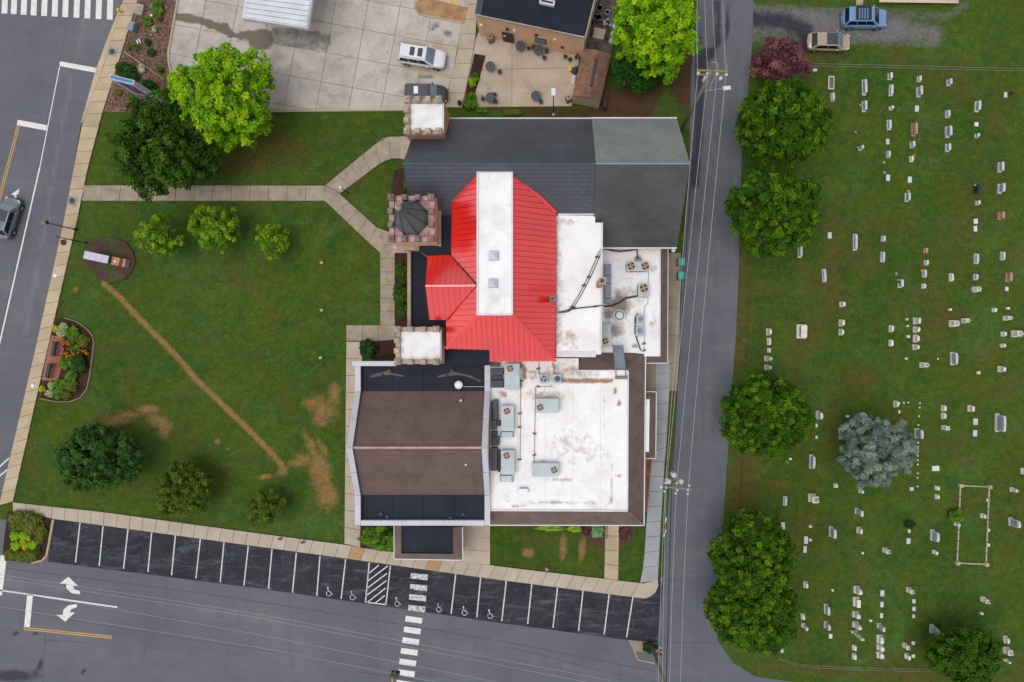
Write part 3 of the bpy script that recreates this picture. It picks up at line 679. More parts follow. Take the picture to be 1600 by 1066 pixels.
c15 = math.radians(14); U2 = (math.cos(c15), math.sin(c15)); V2 = (-math.sin(c15), math.cos(c15))
for i in range(-4, 22):
    for j in range(0, 34):
        q = clip_band(clip_band(pad_poly, U2, 190 + i * 6 + (j % 2) * 3 + .2, 196 + i * 6 + (j % 2) * 3 - .2), V2, 470 + j * 3 + .2, 473 + j * 3 - .2)
        if len(q) > 2 and area(q) > 5: mb = MB(); mb.prism([P(x, y, .19) for x, y in q], thick=.05); obj('paver', mb, m_paver, pad)

# ------------------------------------------------------------------ buildings
def poly3(pts, z): return [P(x, y, z) for x, y in pts]
def flat_roof(name, pts, z, mat, parent, z0=0, wall=None):
    m = MB(); m.prism(poly3(pts, z), z0, mi=0, ms=1); return obj(name, m, [mat, wall or m_brickwall], parent)
def rail3(m, pts, wd, ht, mi=0):
    """a coping of square section along 3d points (its top on the points)"""
    for a_, b_ in zip(pts[:-1], pts[1:]):
        d = Vector((b_.x - a_.x, b_.y - a_.y, 0)).normalized(); n = Vector((-d.y, d.x, 0)) * wd / 2
        m.prism([a_ + n, b_ + n, b_ - n, a_ - n], thick=ht, mi=mi)
    return m
def metal_facet(poly, pl, n, width, parent):
    """standing-seam panels: strips of the facet, n = direction across the seams (world xy)"""
    w3 = [pl.at(*p) for p in poly]; w2 = [(v.x, v.y) for v in w3]
    d = [n[0] * x + n[1] * y for x, y in w2]; lo, hi = min(d), max(d); k = max(1, round((hi - lo) / width)); wd = (hi - lo) / k
    for i in range(k):
        q = clip_band(w2, n, lo + i * wd + .012, lo + (i + 1) * wd - .012)
        if len(q) < 3 or area(q) < .01: continue
        m = MB(); m.prism([Vector((x, y, pl.z(x, y))) for x, y in q], thick=.06)
        r = clip_band(w2, n, lo + i * wd + .012, lo + i * wd + .055)
        if len(r) > 2 and area(r) > .002: m.prism([Vector((x, y, pl.z(x, y) + .07)) for x, y in r], thick=.09)
        obj('roof_panel', m, m_red, parent)

church = thing('church', 'church with bright red metal roof, slate nave roof and three battlemented towers', 'church', P(780, 380, 0))
YN, YR, YS, ZE, ZR = 21.8, 15.7, 9.32, 5.8, 12.3
XW, XM, XE = -13.35, 3.5, 11.75
m = MB(); m.box(((XW + XM) / 2 + .25, (YN + YS) / 2, ZE / 2), (XM - XW - .5, YN - YS - .6, ZE))
for x in (XW + .3, XM - .3): m.face([(x, YN - .3, ZE), (x, YR, ZR - .1), (x, YS + .3, ZE)])
obj('nave_wall', m, m_brickred, church)
for y_, nm in ((YN, 0), (YS, 1)):
    m = MB(); m.prism([Vector((XW, YR, ZR)), Vector((XM, YR, ZR)), Vector((XM, y_, ZE)), Vector((XW, y_, ZE))], thick=.18); obj('nave_roof', m, m_slate, church)
m = MB(); m.tube([(XW, YR, ZR + .02), (XM, YR, ZR + .02)], .07); obj('ridge_cap', m, m_slate, church)
m = MB(); m.box(((XW + XM) / 2, YN + .05, ZE - .08), (XM - XW, .14, .12)); obj('gutter', m, m_gutter, church)
# red sanctuary
RBODY = [(708, 312), (866, 338), (865, 562), (767, 562), (767, 545), (700, 543), (700, 498), (673, 498), (670, 402), (707, 400)]
flat_roof('sanctuary_wall', RBODY, 8.5, m_membrane, church, 0, m_brickred)
red = obj('red_roof', MB().prism([P(x, y, 8.62) for x, y in RBODY], thick=.1), m_brickred, church)
metal_facet([(801, 268), (869, 333), (868, 565), (801, 493)], Plane((801, 268, 11.5), (801, 493, 11.5), (869, 450, 8.8)), (0, 1), .5, red)
metal_facet([(745, 493), (801, 493), (868, 565), (765, 565), (765, 547), (697, 545)], Plane((745, 493, 11.5), (801, 493, 11.5), (820, 565, 8.8)), (1, 0), .48, red)
WP = Plane((745, 268, 11.5), (745, 493, 11.5), (705, 350, 9.5))
metal_facet([(745, 268), (706, 310), (705, 398), (745, 443)], WP, (0, 1), .5, red)
metal_facet([(745, 448), (697, 500), (697, 545), (745, 493)], WP, (0, 1), .5, red)
metal_facet([(743.5, 445), (665, 447), (668, 400), (702, 398)], Plane((743, 446, 11.4), (665, 447, 11.4), (685, 399, 9.3)), (1, 0), .48, red)
metal_facet([(743.5, 447.5), (665, 447.5), (671, 500), (697, 500)], Plane((743, 447, 11.4), (665, 447, 11.4), (685, 500, 9.3)), (1, 0), .48, red)
m = MB()
for a_, b_ in (((745, 493, 11.5), (697, 545, 9.25)), ((801, 493, 11.5), (868, 565, 8.85)), ((743, 446.5, 11.42), (665, 447, 11.42)), ((745, 268, 11.5), (706, 310, 9.55)), ((801, 268, 11.5), (869, 333, 8.85))):
    A_, B_ = P(*a_), P(*b_); d = (B_ - A_); n = Vector((-d.y, d.x, 0)).normalized() * (.08 if a_[2] == b_[2] else .15)
    m = MB(); m.prism([A_ + n + Vector((0, 0, .1)), B_ + n + Vector((0, 0, .1)), B_ - n + Vector((0, 0, .1)), A_ - n + Vector((0, 0, .1))], thick=.12); obj('hip_cap', m, m_red, red)
A_, B_, C_ = P(665, 447, 11.3), P(668, 401, 9.25), P(671, 500, 9.25)
m = MB(); m.face([A_ + Vector((.12, 0, 0)), B_ + Vector((.2, 0, 0)), C_ + Vector((.2, 0, 0))]); obj('dormer_gable', m, m_brickred, red)
deck = flat_roof('flat_deck', [(745, 268), (801, 268), (800, 493), (745, 493)], 11.65, m_whitec, church, 11.2, m_gutter)
rail3(mm := MB(), [P(746, 268, 11.77), P(746, 492, 11.77)], .16, .14); rail3(mm, [P(800, 492, 11.77), P(800, 268, 11.77)], .16, .14); rail3(mm, [P(747, 269, 11.76), P(799, 269, 11.76)], .16, .13); rail3(mm, [P(747, 491.5, 11.76), P(799, 491.5, 11.76)], .16, .13)
obj('deck_trim', mm, m_gutter, church)
def skylight(px, py, sz, z, lab):
    t = thing('skylight', lab, 'skylight', P(px, py, z), 0, 'skylights on the white deck')
    m = MB(); m.box((0, 0, .12), (sz, sz, .24)); obj('kerb_frame', m, m_lead, t, False)
    m = MB(); m.box((0, 0, .42), (sz * .94, sz * .94, .36), taper=.12); obj('dome', m, m_signw, t, False)
skylight(771.5, 400, .82, 11.65, 'grey pyramid skylight on the white deck, nearer the middle of the deck')
skylight(770.5, 443, .78, 11.65, 'grey pyramid skylight on the white deck, nearer its lower end')
# lower black roofs on the street side
flat_roof('low_roof', [(655, 311), (707.5, 309), (706.5, 399.5), (668, 400), (655, 394)], 8.45, m_membrane, church, 0, m_brickred)
flat_roof('low_roof', [(638, 393), (690, 393), (690, 514), (638, 514)], 4.6, m_membrane, church, 0, m_brickwall)
rail3(mm := MB(), [P(639, 393, 5.1), P(639, 513, 5.1)], .34, .9); obj('parapet', mm, m_stone, church)
flat_roof('low_roof', [(664, 499.5), (698.5, 499.5), (698.5, 545.5), (766, 547), (766, 571), (660, 571), (660, 512)], 6.4, m_membrane, church, 0, m_brickwall)
def roof_st(x, y):
    r = ell(x, y, 885, 350, 24, 10) * .55; r = np.maximum(r, seg(x, y, [(871, 345), (871, 540)], 12) * .55); return np.maximum(r, ell(x, y, 890, 530, 20, 26) * .55)
flat_roof('flat_roof_wall', [(869, 336), (930, 334), (930, 348), (941, 348), (939, 554), (869, 556)], 8.4, m_white, church, 0, m_tan)
obj('flat_roof', fitted([(869.5, 337), (930, 335), (930, 349), (940, 349), (938.5, 553), (869.5, 555)], .8, 8.43, dict(stain=roof_st), m_white, 'flat_roof'), None, church)
rail3(mm := MB(), [P(930, 334, 8.6), P(872, 335, 8.6)], .22, .3); rail3(mm, [P(940.5, 348, 8.6), P(938.5, 552, 8.6)], .2, .3); rail3(mm, [P(869, 554, 8.58), P(931, 554, 8.58)], .5, .3)
obj('roof_edge', mm, m_gutter, church)
for (bx, by, top, sz, lab) in ((863, 467, 10.6, .48, 'chimney on the red roof edge'), ):
    c = P(bx, by, 10.3); m = MB(); m.box((c.x, c.y, 8.8), (sz, sz, 3.2)); o = obj('chimney', m, m_stoned, church); m = MB(); m.box((c.x, c.y, 10.42), (.27, .27, .06)); obj('flue', m, m_dark, o)
c = P(941, 439, 13.0); m = MB(); m.box((c.x, c.y, 10.3), (.5, .5, 5.2)); o = obj('chimney', m, m_brickred, church)
m = MB(); m.box((c.x, c.y, 12.96), (.62, .62, .16)); o2 = obj('chimney_cap', m, m_stone, o); m = MB(); m.box((c.x, c.y, 13.06), (.32, .32, .05)); obj('flue', m, m_dark, o)

def tower(x0, y0, x1, y1, zt, roofmat, mer, wallmat, lab, capmat, z_roof=None, open_e=True, spire=None):
    A_, B_ = P(x0, y1, zt), P(x1, y0, zt); cx, cy = (A_.x + B_.x) / 2, (A_.y + B_.y) / 2; wx, wy = B_.x - A_.x, B_.y - A_.y
    m = MB(); m.box((cx, cy, (zt - .7) / 2), (wx, wy, zt - .7)); tw = obj('tower', m, wallmat, church); tw['label'] = lab
    m = MB(); m.box((cx + (.22 if open_e else 0), cy, zt - .6), (wx - .44 if open_e else wx - .86, wy - .84, .22)); obj('tower_roof', m, roofmat, tw)
    if open_e: m = MB(); m.box((cx + wx / 2 + .06, cy, zt - .66), (.12, wy - .5, .12)); obj('tower_gutter', m, m_gutter, tw)
    pw = .42; m = MB()                                  # parapet wall under the merlons
    m.box((cx - wx / 2 + pw / 2, cy, zt - .5), (pw, wy, .45)); 
    if open_e is False: m.box((cx + wx / 2 - pw / 2, cy, zt - .5), (pw, wy, .45))
    for sg in (-1, 1): m.box((cx + pw / 2 * .98, cy + sg * (wy / 2 - pw / 2 - .002), zt - .5), (wx - pw - .02, pw, .45))
    obj('parapet', m, m_pink if capmat == m_stoned else m_stone, tw)
    n = mer; spots = []
    for i in range(n):
        u = -wx / 2 + pw * .6 + (wx - pw * 1.2) * i / (n - 1)
        for sg in (-1, 1): spots.append((u, sg * (wy / 2 - pw / 2)))
    for i in range(1, n - 1):
        u = -wy / 2 + pw * .6 + (wy - pw * 1.2) * i / (n - 1); spots.append((-wx / 2 + pw / 2, u))
        if open_e is False: spots.append((wx / 2 - pw / 2, u))
    for u, v in spots:
        corner = abs(u) > wx / 2 - pw and abs(v) > wy / 2 - pw
        m = MB(); s_ = .56 if corner else .5; m.box((cx + u, cy + v, zt - .05), (s_, s_, .52)); m.box((cx + u, cy + v, zt + .25), (s_ * .98, s_ * .98, .12), taper=.72)
        if corner: m.box((cx + u, cy + v, zt + .40), (.26, .26, .2), taper=.8)
        obj('merlon', m, capmat, tw)
    return tw, cx, cy, wx, wy
tower(632, 152, 690, 209, 10.6, m_whitec, 4, m_brickred, 'small square tower with white roof at the upper left corner', m_stone)
m = MB(); 
tw, cx, cy, wx, wy = tower(607, 305, 678, 377, 11.3, m_pink, 4, m_brickwall, 'tower with grey eight-sided cone roof and pinkish battlements', m_stoned, open_e=False)
apex = P(622, 320, 16.0); ce = P(641, 340, 11.2); ncone = 8; rad = 1.62
ring = [Vector((ce.x + rad * math.cos(t), ce.y + rad * math.sin(t), 10.9)) for t in np.linspace(.39, .39 + 2 * math.pi, 9)[:-1]]
cone = None; tip = Vector((ce.x, ce.y, 15.9))
for i in range(8):
    m = MB(); a_, b_ = ring[i], ring[(i + 1) % 8]; m.face([a_, b_, tip]); m.face([a_ - Vector((0, 0, .5)), b_ - Vector((0, 0, .5)), b_, a_]); obj('cone_panel', m, m_cone, tw)
m = MB()
for p in ring: m.tube([p + Vector((0, 0, .03)), tip], .05, 5, .03)
obj('cone_rib', m, m_ductd, tw)
m = MB(); m.dome((tip.x, tip.y, 15.75), .3, .5, 10, 4); m.cyl((tip.x, tip.y, 16.2), .06, .5, 6); obj('finial', m, m_stone, tw)
m = MB(); m.box((cx, cy - wy / 2 - .12, 7.6), (wx + .3, .3, .2)); m.box((cx + wx / 2 + .1, cy, 8.75), (.25, wy + .2, .18)); obj('ledge', m, m_stone, tw)
tower(617, 511, 686, 569, 9.6, m_whitec, 4, m_brickwall, 'square tower with white roof between the hall and the red roof', m_stone)
stairs = thing('entrance_steps', 'stone entrance steps at the foot of the small upper left tower', 'steps', P(633, 230, 0))
for i in range(4):
    m = MB(); m.prism([P(x, y, .2 + .17 * i) for x, y in ((626 + i * 3.4, 213.5), (642, 213.5), (641, 248), (625.5 + i * 3.4, 248))], 0); obj('step', m, m_stone, stairs)
stairs = thing('entrance_steps', 'pale stone entrance steps at the foot of the cone-roofed tower', 'steps', P(625, 390, 0))
for i in range(3):
    m = MB(); m.prism([P(x, y, .2 + .17 * i) for x, y in ((614, 378), (636, 378), (636, 395 - i * 2.5), (614, 395 - i * 2.5))], 0); obj('step', m, m_stone, stairs)

# shingled extension on the right end of the nave
ext = thing('church_extension', 'shingled gable extension of the church, pale grey upper slope and charcoal lower slope', 'building', P(1000, 290, 0))
m = MB(); m.box(((XM + XE) / 2, (YN + YS) / 2, ZE / 2), (XE - XM - .9, YN - YS - .9, ZE))
for x in (XE - .45,): m.face([(x, YN - .45, ZE), (x, YR, ZR - .1), (x, YS + .45, ZE)])
obj('wall', m, m_tan, ext)
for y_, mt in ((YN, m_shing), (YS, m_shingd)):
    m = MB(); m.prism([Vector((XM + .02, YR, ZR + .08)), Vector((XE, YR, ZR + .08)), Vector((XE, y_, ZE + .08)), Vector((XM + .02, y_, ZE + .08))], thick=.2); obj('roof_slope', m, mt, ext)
m = MB(); m.tube([(XM, YR, ZR + .1), (XE, YR, ZR + .1)], .05); obj('ridge_cap', m, m_fang, ext)
for y_ in (YN + .06, YS - .06):
    m = MB(); m.box(((XM + XE) / 2, y_, ZE + .0), (XE - XM, .14, .14)); obj('gutter', m, m_gutter, ext)

# fellowship hall -----------------------------------------------------
hall = thing('fellowship_hall', 'brick hall with brown gable roof between stepped grey metal parapets', 'building', P(655, 695, 0))
XW2, XE2 = -19.45, -6.42; YS_ = dict(n=-1.75, a=-4.67, r=-9.75, b=-14.8, s=-17.66); ZP, ZH = 5.6, 8.27
m = MB(); m.box(((XW2 + XE2) / 2, (YS_['n'] + YS_['s']) / 2, 2.4), (XE2 - XW2 - .1, YS_['n'] - YS_['s'] - .1, 4.8))
obj('hall_wall', m, m_brickwall, hall)
for k, (x, sg) in enumerate(((XW2, 1), (XE2, -1))):
    pr = [(YS_['n'] + (1.0 if k else 0), ZP), (YS_['a'], ZP), (YS_['r'], ZH), (YS_['b'], ZP), (YS_['s'], ZP)]
    m = MB()
    for (y0, z0), (y1, z1) in zip(pr[:-1], pr[1:]):
        m.prism([Vector((x, y0, z0 - .1)), Vector((x, y1, z1 - .1)), Vector((x + sg * .4, y1, z1 - .1)), Vector((x + sg * .4, y0, z0 - .1))], 4.7)
    obj('gable_parapet', m, m_brickwall, hall)
    for (y0, z0), (y1, z1) in zip(pr[:-1], pr[1:]):
        n = max(1, round(abs(y1 - y0) / 2.6))
        for i in range(n):
            f = lambda t: (y0 + (y1 - y0) * t, z0 + (z1 - z0) * t); (ya, za), (yb, zb) = f(i / n + .004), f((i + 1) / n - .004)
            m = MB(); m.prism([Vector((x - sg * .06, ya, za)), Vector((x - sg * .06, yb, zb)), Vector((x + sg * .48, yb, zb)), Vector((x + sg * .48, ya, za))], thick=.1); obj('coping', m, m_cap, hall)
for i in range(6):
    xa, xb = XW2 + .5 + (XE2 - XW2 - 1) * i / 6 + .01, XW2 + .5 + (XE2 - XW2 - 1) * (i + 1) / 6 - .01
    m = MB(); m.prism([Vector((xa, YS_['s'] - .05, ZP)), Vector((xb, YS_['s'] - .05, ZP)), Vector((xb, YS_['s'] + .45, ZP)), Vector((xa, YS_['s'] + .45, ZP))], thick=.7); obj('coping', m, m_cap, hall)
m = MB(); m.box((P(585, 569, ZP).x + .0, YS_['n'] - .2, ZP - .1), (4.2, .45, .6)); obj('coping', m, m_cap, hall)
XI0, XI1 = XW2 + .42, XE2 - .42
for y0, y1, nm in ((YS_['n'] - .05, YS_['a'], 4), (YS_['b'], YS_['s'] + .4, 4)):
    for i in range(nm):
        xa, xb = XI0 + (XI1 - XI0) * i / nm, XI0 + (XI1 - XI0) * (i + 1) / nm
        m = MB(); m.prism([Vector((xa + .012, y0, 5.1)), Vector((xb - .012, y0, 5.1)), Vector((xb - .012, y1, 5.1)), Vector((xa + .012, y1, 5.1))], thick=.3); obj('membrane_sheet', m, m_membrane, hall)
for ya, yb in ((YS_['a'], YS_['r']), (YS_['b'], YS_['r'])):
    m = MB(); m.prism([Vector((XI0, ya, 5.15)), Vector((XI1, ya, 5.15)), Vector((XI1, yb, ZH - .3)), Vector((XI0, yb, ZH - .3))], thick=.2); obj('roof_slope', m, m_brown, hall)
for i in range(4):
    xa, xb = XI0 + (XI1 - XI0) * i / 4 + .01, XI0 + (XI1 - XI0) * (i + 1) / 4 - .01
    m = MB(); m.box(((xa + xb) / 2, YS_['r'], ZH - .22), (xb - xa, .2, .07)); obj('ridge_cap', m, m_copper, hall)
# black patches, pipes and vents on the hall's flat strips
for pts in (((577, 588), (590, 583), (605, 580), (612, 583), (631, 587), (630, 589), (612, 586), (603, 586), (580, 590)), ((683, 588), (700, 583), (708, 580), (718, 583), (735, 587), (745, 592), (752, 595), (750, 597), (742, 593), (728, 588), (715, 586), (705, 587), (684, 590))):
    m = MB(); m.prism(poly3(pts, 5.125), thick=.02); obj('patch', m, m_brownst, hall)
for x, y in ((609, 579), (597, 586), (697, 586), (707, 580), (596, 802), (606, 807), (704, 809), (724, 803)):
    c = P(x, y, 5.1); m = MB(); m.cyl((c.x, c.y, 5.1), .16, .22, 10); m.cyl((c.x, c.y, 5.32), .08, .08, 8); obj('roof_drain', m, m_ductd, hall)
for x, y, z in ((720, 626, 6.1), (728, 726, 7.0)):
    c = P(x, y, z); m = MB(); m.box((c.x, c.y, z - .1), (.26, .3, .5), taper=.6); obj('roof_vent', m, m_gutter, hall)
porch = thing('entrance_porch', 'flat black-roofed entrance porch with brown sloping rim below the hall', 'porch', P(669, 848, 0))
Z0, Z1 = 3.7, 3.3
Oo = [(616, 822), (616.5, 873), (722.5, 875), (722, 824)]; Ii = [(627, 822), (627, 865), (708, 866), (708, 824)]
for i in range(3):
    m = MB(); a_, b_ = Oo[i], Oo[i + 1]; c, d = Ii[i], Ii[i + 1]
    m.prism([P(*a_, Z1), P(*b_, Z1), P(*d, Z0), P(*c, Z0)], thick=.3); obj('roof_rim', m, m_brownm, porch)
m = MB(); m.prism(poly3([(626.5, 822), (626.5, 865.5), (708.5, 866.5), (708.5, 824)], 3.45), thick=.3); obj('porch_roof', m, m_membrane, porch)
rail3(mm := MB(), [P(615.7, 822, Z1), P(616, 873.6, Z1)], .1, .16); rail3(mm, [P(615.7, 873.6, Z1), P(723, 875.6, Z1)], .1, .16); rail3(mm, [P(723, 875.6, Z1), P(722.5, 824, Z1)], .1, .16); obj('gutter', mm, m_gutter, porch)
for x, y in ((623, 866), (716, 868), (655, 866), (684, 867)):
    c = P(x, y, 3); m = MB(); m.box((c.x, c.y, 1.5), (.35, .35, 3.0)); obj('post', m, m_brickwall, porch)

# education wing ---------------------------------------------------------
wing = thing('education_wing', 'wide low wing with stained white flat roof and brown mansard rim', 'building', P(880, 690, 0))
ZT, ZL = 5.2, 3.8
m = MB(); m.prism(poly3([(768, 566), (905, 566), (905, 560), (998, 560), (998, 812), (768, 812)], 3.7), 0); obj('wall', m, m_brickwall, wing)
def w_stain(x, y):
    r = seg(x, y, [(812, 568), (822, 580), (814, 600)], 4) * 1.0
    r = np.maximum(r, seg(x, y, [(860, 599), (885, 597), (920, 595), (958, 597)], 2.6) * 1.2)
    r = np.maximum(r, ell(x, y, 890, 580, 70, 24) * .5); r = np.maximum(r, ell(x, y, 850, 617, 50, 14) * .55); r = np.maximum(r, ell(x, y, 832, 592, 9, 5) * .8)
    r = np.maximum(r, ell(x, y, 880, 750, 30, 6) * .55); r = np.maximum(r, ell(x, y, 900, 700, 80, 50) * .36)
    r = np.maximum(r, seg(x, y, [(957, 597), (962, 612), (967, 628)], 2) * .9); r = np.maximum(r, ell(x, y, 967, 631, 5, 6)); r = np.maximum(r, ell(x, y, 965, 744, 5, 5) * .9)
    return np.maximum(r, ell(x, y, 786, 616, 12, 8, 30) * .7)
def w_soot(x, y):
    r = seg(x, y, [(800, 790), (860, 786), (950, 788)], 4) * .55; r = np.maximum(r, seg(x, y, [(945, 620), (947, 700), (958, 735), (955, 785)], 3) * .55)
    r = np.maximum(r, ell(x, y, 790, 780, 30, 14) * .3); return np.maximum(r, ell(x, y, 850, 720, 14, 4) * .5)
obj('flat_roof', fitted([(766, 560), (904, 560), (904, 580), (981, 580), (980, 798), (766, 797)], .4, ZT, dict(stain=w_stain, soot=w_soot), m_white, 'flat_roof'), None, wing)
m = MB(); m.prism(poly3([(767, 561), (903, 561), (903, 581), (980, 581), (979, 797), (767, 796)], ZT - .01), 3.6); obj('roof_body', m, m_tan, wing)
for q in ((((981, 579, ZT), (1008, 551, ZL), (1005.5, 820, ZL), (980, 798, ZT))), (((980, 798, ZT), (1005.5, 820.5, ZL), (764.5, 820, ZL), (765.5, 797, ZT))), (((904, 579, ZT), (904, 552, ZL + .5), (1008, 551, ZL), (981, 579, ZT)))):
    m = MB(); m.prism([P(*p) for p in q], thick=.25); obj('mansard', m, m_brownm, wing)
m = MB(); m.tube([P(980, 798, ZT + .02), P(1005, 820, ZL + .02)], .05, 5); m.tube([P(981, 579, ZT + .02), P(1007.5, 552, ZL + .02)], .05, 5); obj('hip_ridge', m, m_stoned, wing)
rail3(mm := MB(), [P(765.5, 797.5, ZT + .12), P(980.5, 798.5, ZT + .12)], .16, .2); rail3(mm, [P(980.3, 798, ZT + .12), P(981.3, 580, ZT + .12)], .16, .2); rail3(mm, [P(904, 579.3, ZT + .1), P(980.8, 579.3, ZT + .1)], .14, .18); obj('roof_edge', mm, m_gutter, wing)
rail3(mm := MB(), [P(764, 820.8, ZL), P(1006.5, 821, ZL)], .13, .16); rail3(mm, [P(1006.3, 821, ZL), P(1008.8, 551, ZL)], .13, .16); obj('gutter', mm, m_gutter, wing)
for k in range(1, 5):
    rail3(mm := MB(), [P(766 + k * 43, 566 if k < 3 else 600, ZT + .012), P(766 + k * 43, 796, ZT + .012)], .03, .015); obj('roof_seam', mm, m_seam, wing)
# side bay of the wing
bay = thing('side_bay', 'narrow white-roofed side bay with brown rim beside the grey sidewalk', 'building', P(1012, 665, 0))
m = MB(); m.prism(poly3([(1000, 616), (1022, 616), (1021, 712), (1000, 712)], 2.9), 0); obj('wall', m, m_brickwall, bay)
m = MB(); m.prism(poly3([(1004, 624), (1015, 624), (1014, 706), (1004, 706)], 3.5), thick=.3); obj('flat_roof', m, m_white, bay)
for q in ((((1015, 624, 3.5), (1025, 613, 2.9), (1024, 716, 2.9), (1014, 706, 3.5))), (((1004, 624, 3.5), (1004, 612.5, 2.9), (1025, 613, 2.9), (1015, 624, 3.5))), (((1014, 706, 3.5), (1024, 716, 2.9), (1004, 716, 2.9), (1004, 706, 3.5)))):
    m = MB(); m.prism([P(*p) for p in q], thick=.2); obj('mansard', m, m_brownm, bay)
rail3(mm := MB(), [P(1004, 612, 2.9), P(1025.6, 612.6, 2.9)], .1, .14); rail3(mm, [P(1025.6, 612.6, 2.9), P(1024.6, 716.6, 2.9)], .1, .14); rail3(mm, [P(1024.6, 716.6, 2.9), P(1004, 716.6, 2.9)], .1, .14); obj('gutter', mm, m_gutter, bay)
# low wing on the right
low = thing('low_wing', 'low white-roofed wing carrying condensers beside the driveway apron', 'building', P(990, 470, 0))
m = MB(); m.prism(poly3([(942, 390), (1036, 390), (1036, 560), (942, 560)], 3.2), 0); obj('wall', m, m_tan, low)
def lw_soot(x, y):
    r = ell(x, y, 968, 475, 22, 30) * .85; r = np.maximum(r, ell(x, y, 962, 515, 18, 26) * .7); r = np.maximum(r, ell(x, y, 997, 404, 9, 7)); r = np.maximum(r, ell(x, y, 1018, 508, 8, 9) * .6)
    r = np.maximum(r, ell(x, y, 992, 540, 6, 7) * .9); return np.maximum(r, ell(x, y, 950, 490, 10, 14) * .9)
def lw_st(x, y): return ell(x, y, 1020, 420, 10, 8) * .6 + ell(x, y, 985, 470, 30, 60) * .4 + ell(x, y, 1022, 500, 8, 26) * .35
ZW = 3.9
obj('flat_roof', fitted([(941, 387), (1032, 387), (1031.5, 557), (941, 557)], .4, ZW, dict(stain=lw_st, soot=lw_soot), m_white, 'flat_roof'), None, low)
m = MB(); m.prism(poly3([(942, 389), (1031, 389), (1031, 556), (942, 556)], ZW - .01), 3.1); obj('roof_body', m, m_tan, low)
for q in ((((1032, 387, ZW), (1043.5, 387, 3.2), (1042.5, 567, 3.2), (1031.5, 557, ZW))), (((1031.5, 557, ZW), (1042.5, 567, 3.2), (1009, 567, 3.2), (1009, 557, ZW)))):
    m = MB(); m.prism([P(*p) for p in q], thick=.2); obj('mansard', m, m_brownm, low)
rail3(mm := MB(), [P(1043.8, 387, 3.2), P(1042.9, 567.6, 3.2)], .1, .14); rail3(mm, [P(1042.9, 567.6, 3.2), P(1009, 567.6, 3.2)], .1, .14); rail3(mm, [P(1031.8, 388, ZW + .1), P(1031.3, 556, ZW + .1)], .1, .14); obj('gutter', mm, m_gutter, low)

# brick shop at the top ---------------------------------------------------
shop = thing('brick_shop', 'tan brick shop with dark flat roof above the patio', 'building', P(830, 20, 0))
ZB = 4.8; SH = [(742, 22), (914, 58), (946, -70), (765, -110)]
m = MB(); m.prism(poly3(SH, ZB), 0, mi=0, ms=1); obj('wall', m, [m_membrane, m_brickwall], shop)
m = MB(); m.prism(poly3([(751, 22), (911, 55), (942, -70), (768, -110)], ZB + .03), thick=.1); obj('flat_roof', m, m_membrane, shop)
rail3(mm := MB(), [P(741.5, 22.5, ZB + .12), P(914.5, 58.5, ZB + .12)], .12, .2); rail3(mm, [P(914.5, 58.5, ZB + .12), P(946, -70, ZB + .12)], .12, .2); obj('coping', mm, m_stone, shop)
m = MB(); m.prism(poly3([(742, 22), (751, 24), (768, -60), (759, -60)], ZB + .05), thick=.2); obj('roof_rim', m, m_ductd, shop)
BL, BR = P(747, 57, 0), P(905, 88, 0); BD = (BR - BL).normalized(); BN = Vector((BD.y, -BD.x, 0)); bang = math.atan2(BD.y, BD.x)
def on_wall(px, py, z):                                      # point of the south wall seen at a pixel
    d = P(px, py, 0) - Vector((0, 0, H)); t = BN.dot(BL - Vector((0, 0, H))) / BN.dot(d); return Vector((0, 0, H)) + d * t
c = on_wall(794, 59, 0); m = MB(); m.box((c.x + BN.x * .03, c.y + BN.y * .03, 1.1), (1.15, .1, 2.2), bang); dr = obj('door', m, m_door, shop); m = MB(); m.box((c.x + BN.x * .1 - .3, c.y + BN.y * .1, 1.7), (.3, .04, .25), bang); obj('notice', m, m_gutter, dr)
c = on_wall(845, 65, 0); m = MB(); m.box((c.x + BN.x * .03, c.y + BN.y * .03, 1.9), (1.2, .1, 1.0), bang); wn = obj('window', m, m_door, shop); m = MB(); m.box((c.x + BN.x * .1, c.y + BN.y * .1, 1.9), (1.0, .05, .8), bang); obj('pane', m, m_glass, wn)
for px, py in ((752, 38), (804, 47), (867, 61), (879, 73), (838, 54), (793, 45)):
    c = on_wall(px, py, 0); m = MB(); m.box((c.x + BN.x * .08, c.y + BN.y * .08, c.z), (.3, .2, .22), bang); obj('wall_lamp', m, m_gutter if px in (752, 804, 867) else m_fand, shop)
m = MB(); a_ = on_wall(912, 66, 0); m.tube([P(913.5, 60, 4.6), a_ + BN * .1, P(909, 80, .5)], .07); obj('downspout', m, m_gutter, shop)
rv = thing('roof_curb_vent', 'long white-framed vent curb on the dark shop roof', 'vent', P(855, 6, ZB + .03), math.radians(-12))
m = MB(); m.box((0, 0, .2), (1.5, .5, .4)); obj('frame', m, m_gutter, rv, False); m = MB(); m.box((0, 0, .42), (1.2, .22, .06)); obj('slot', m, m_ductd, rv, False)
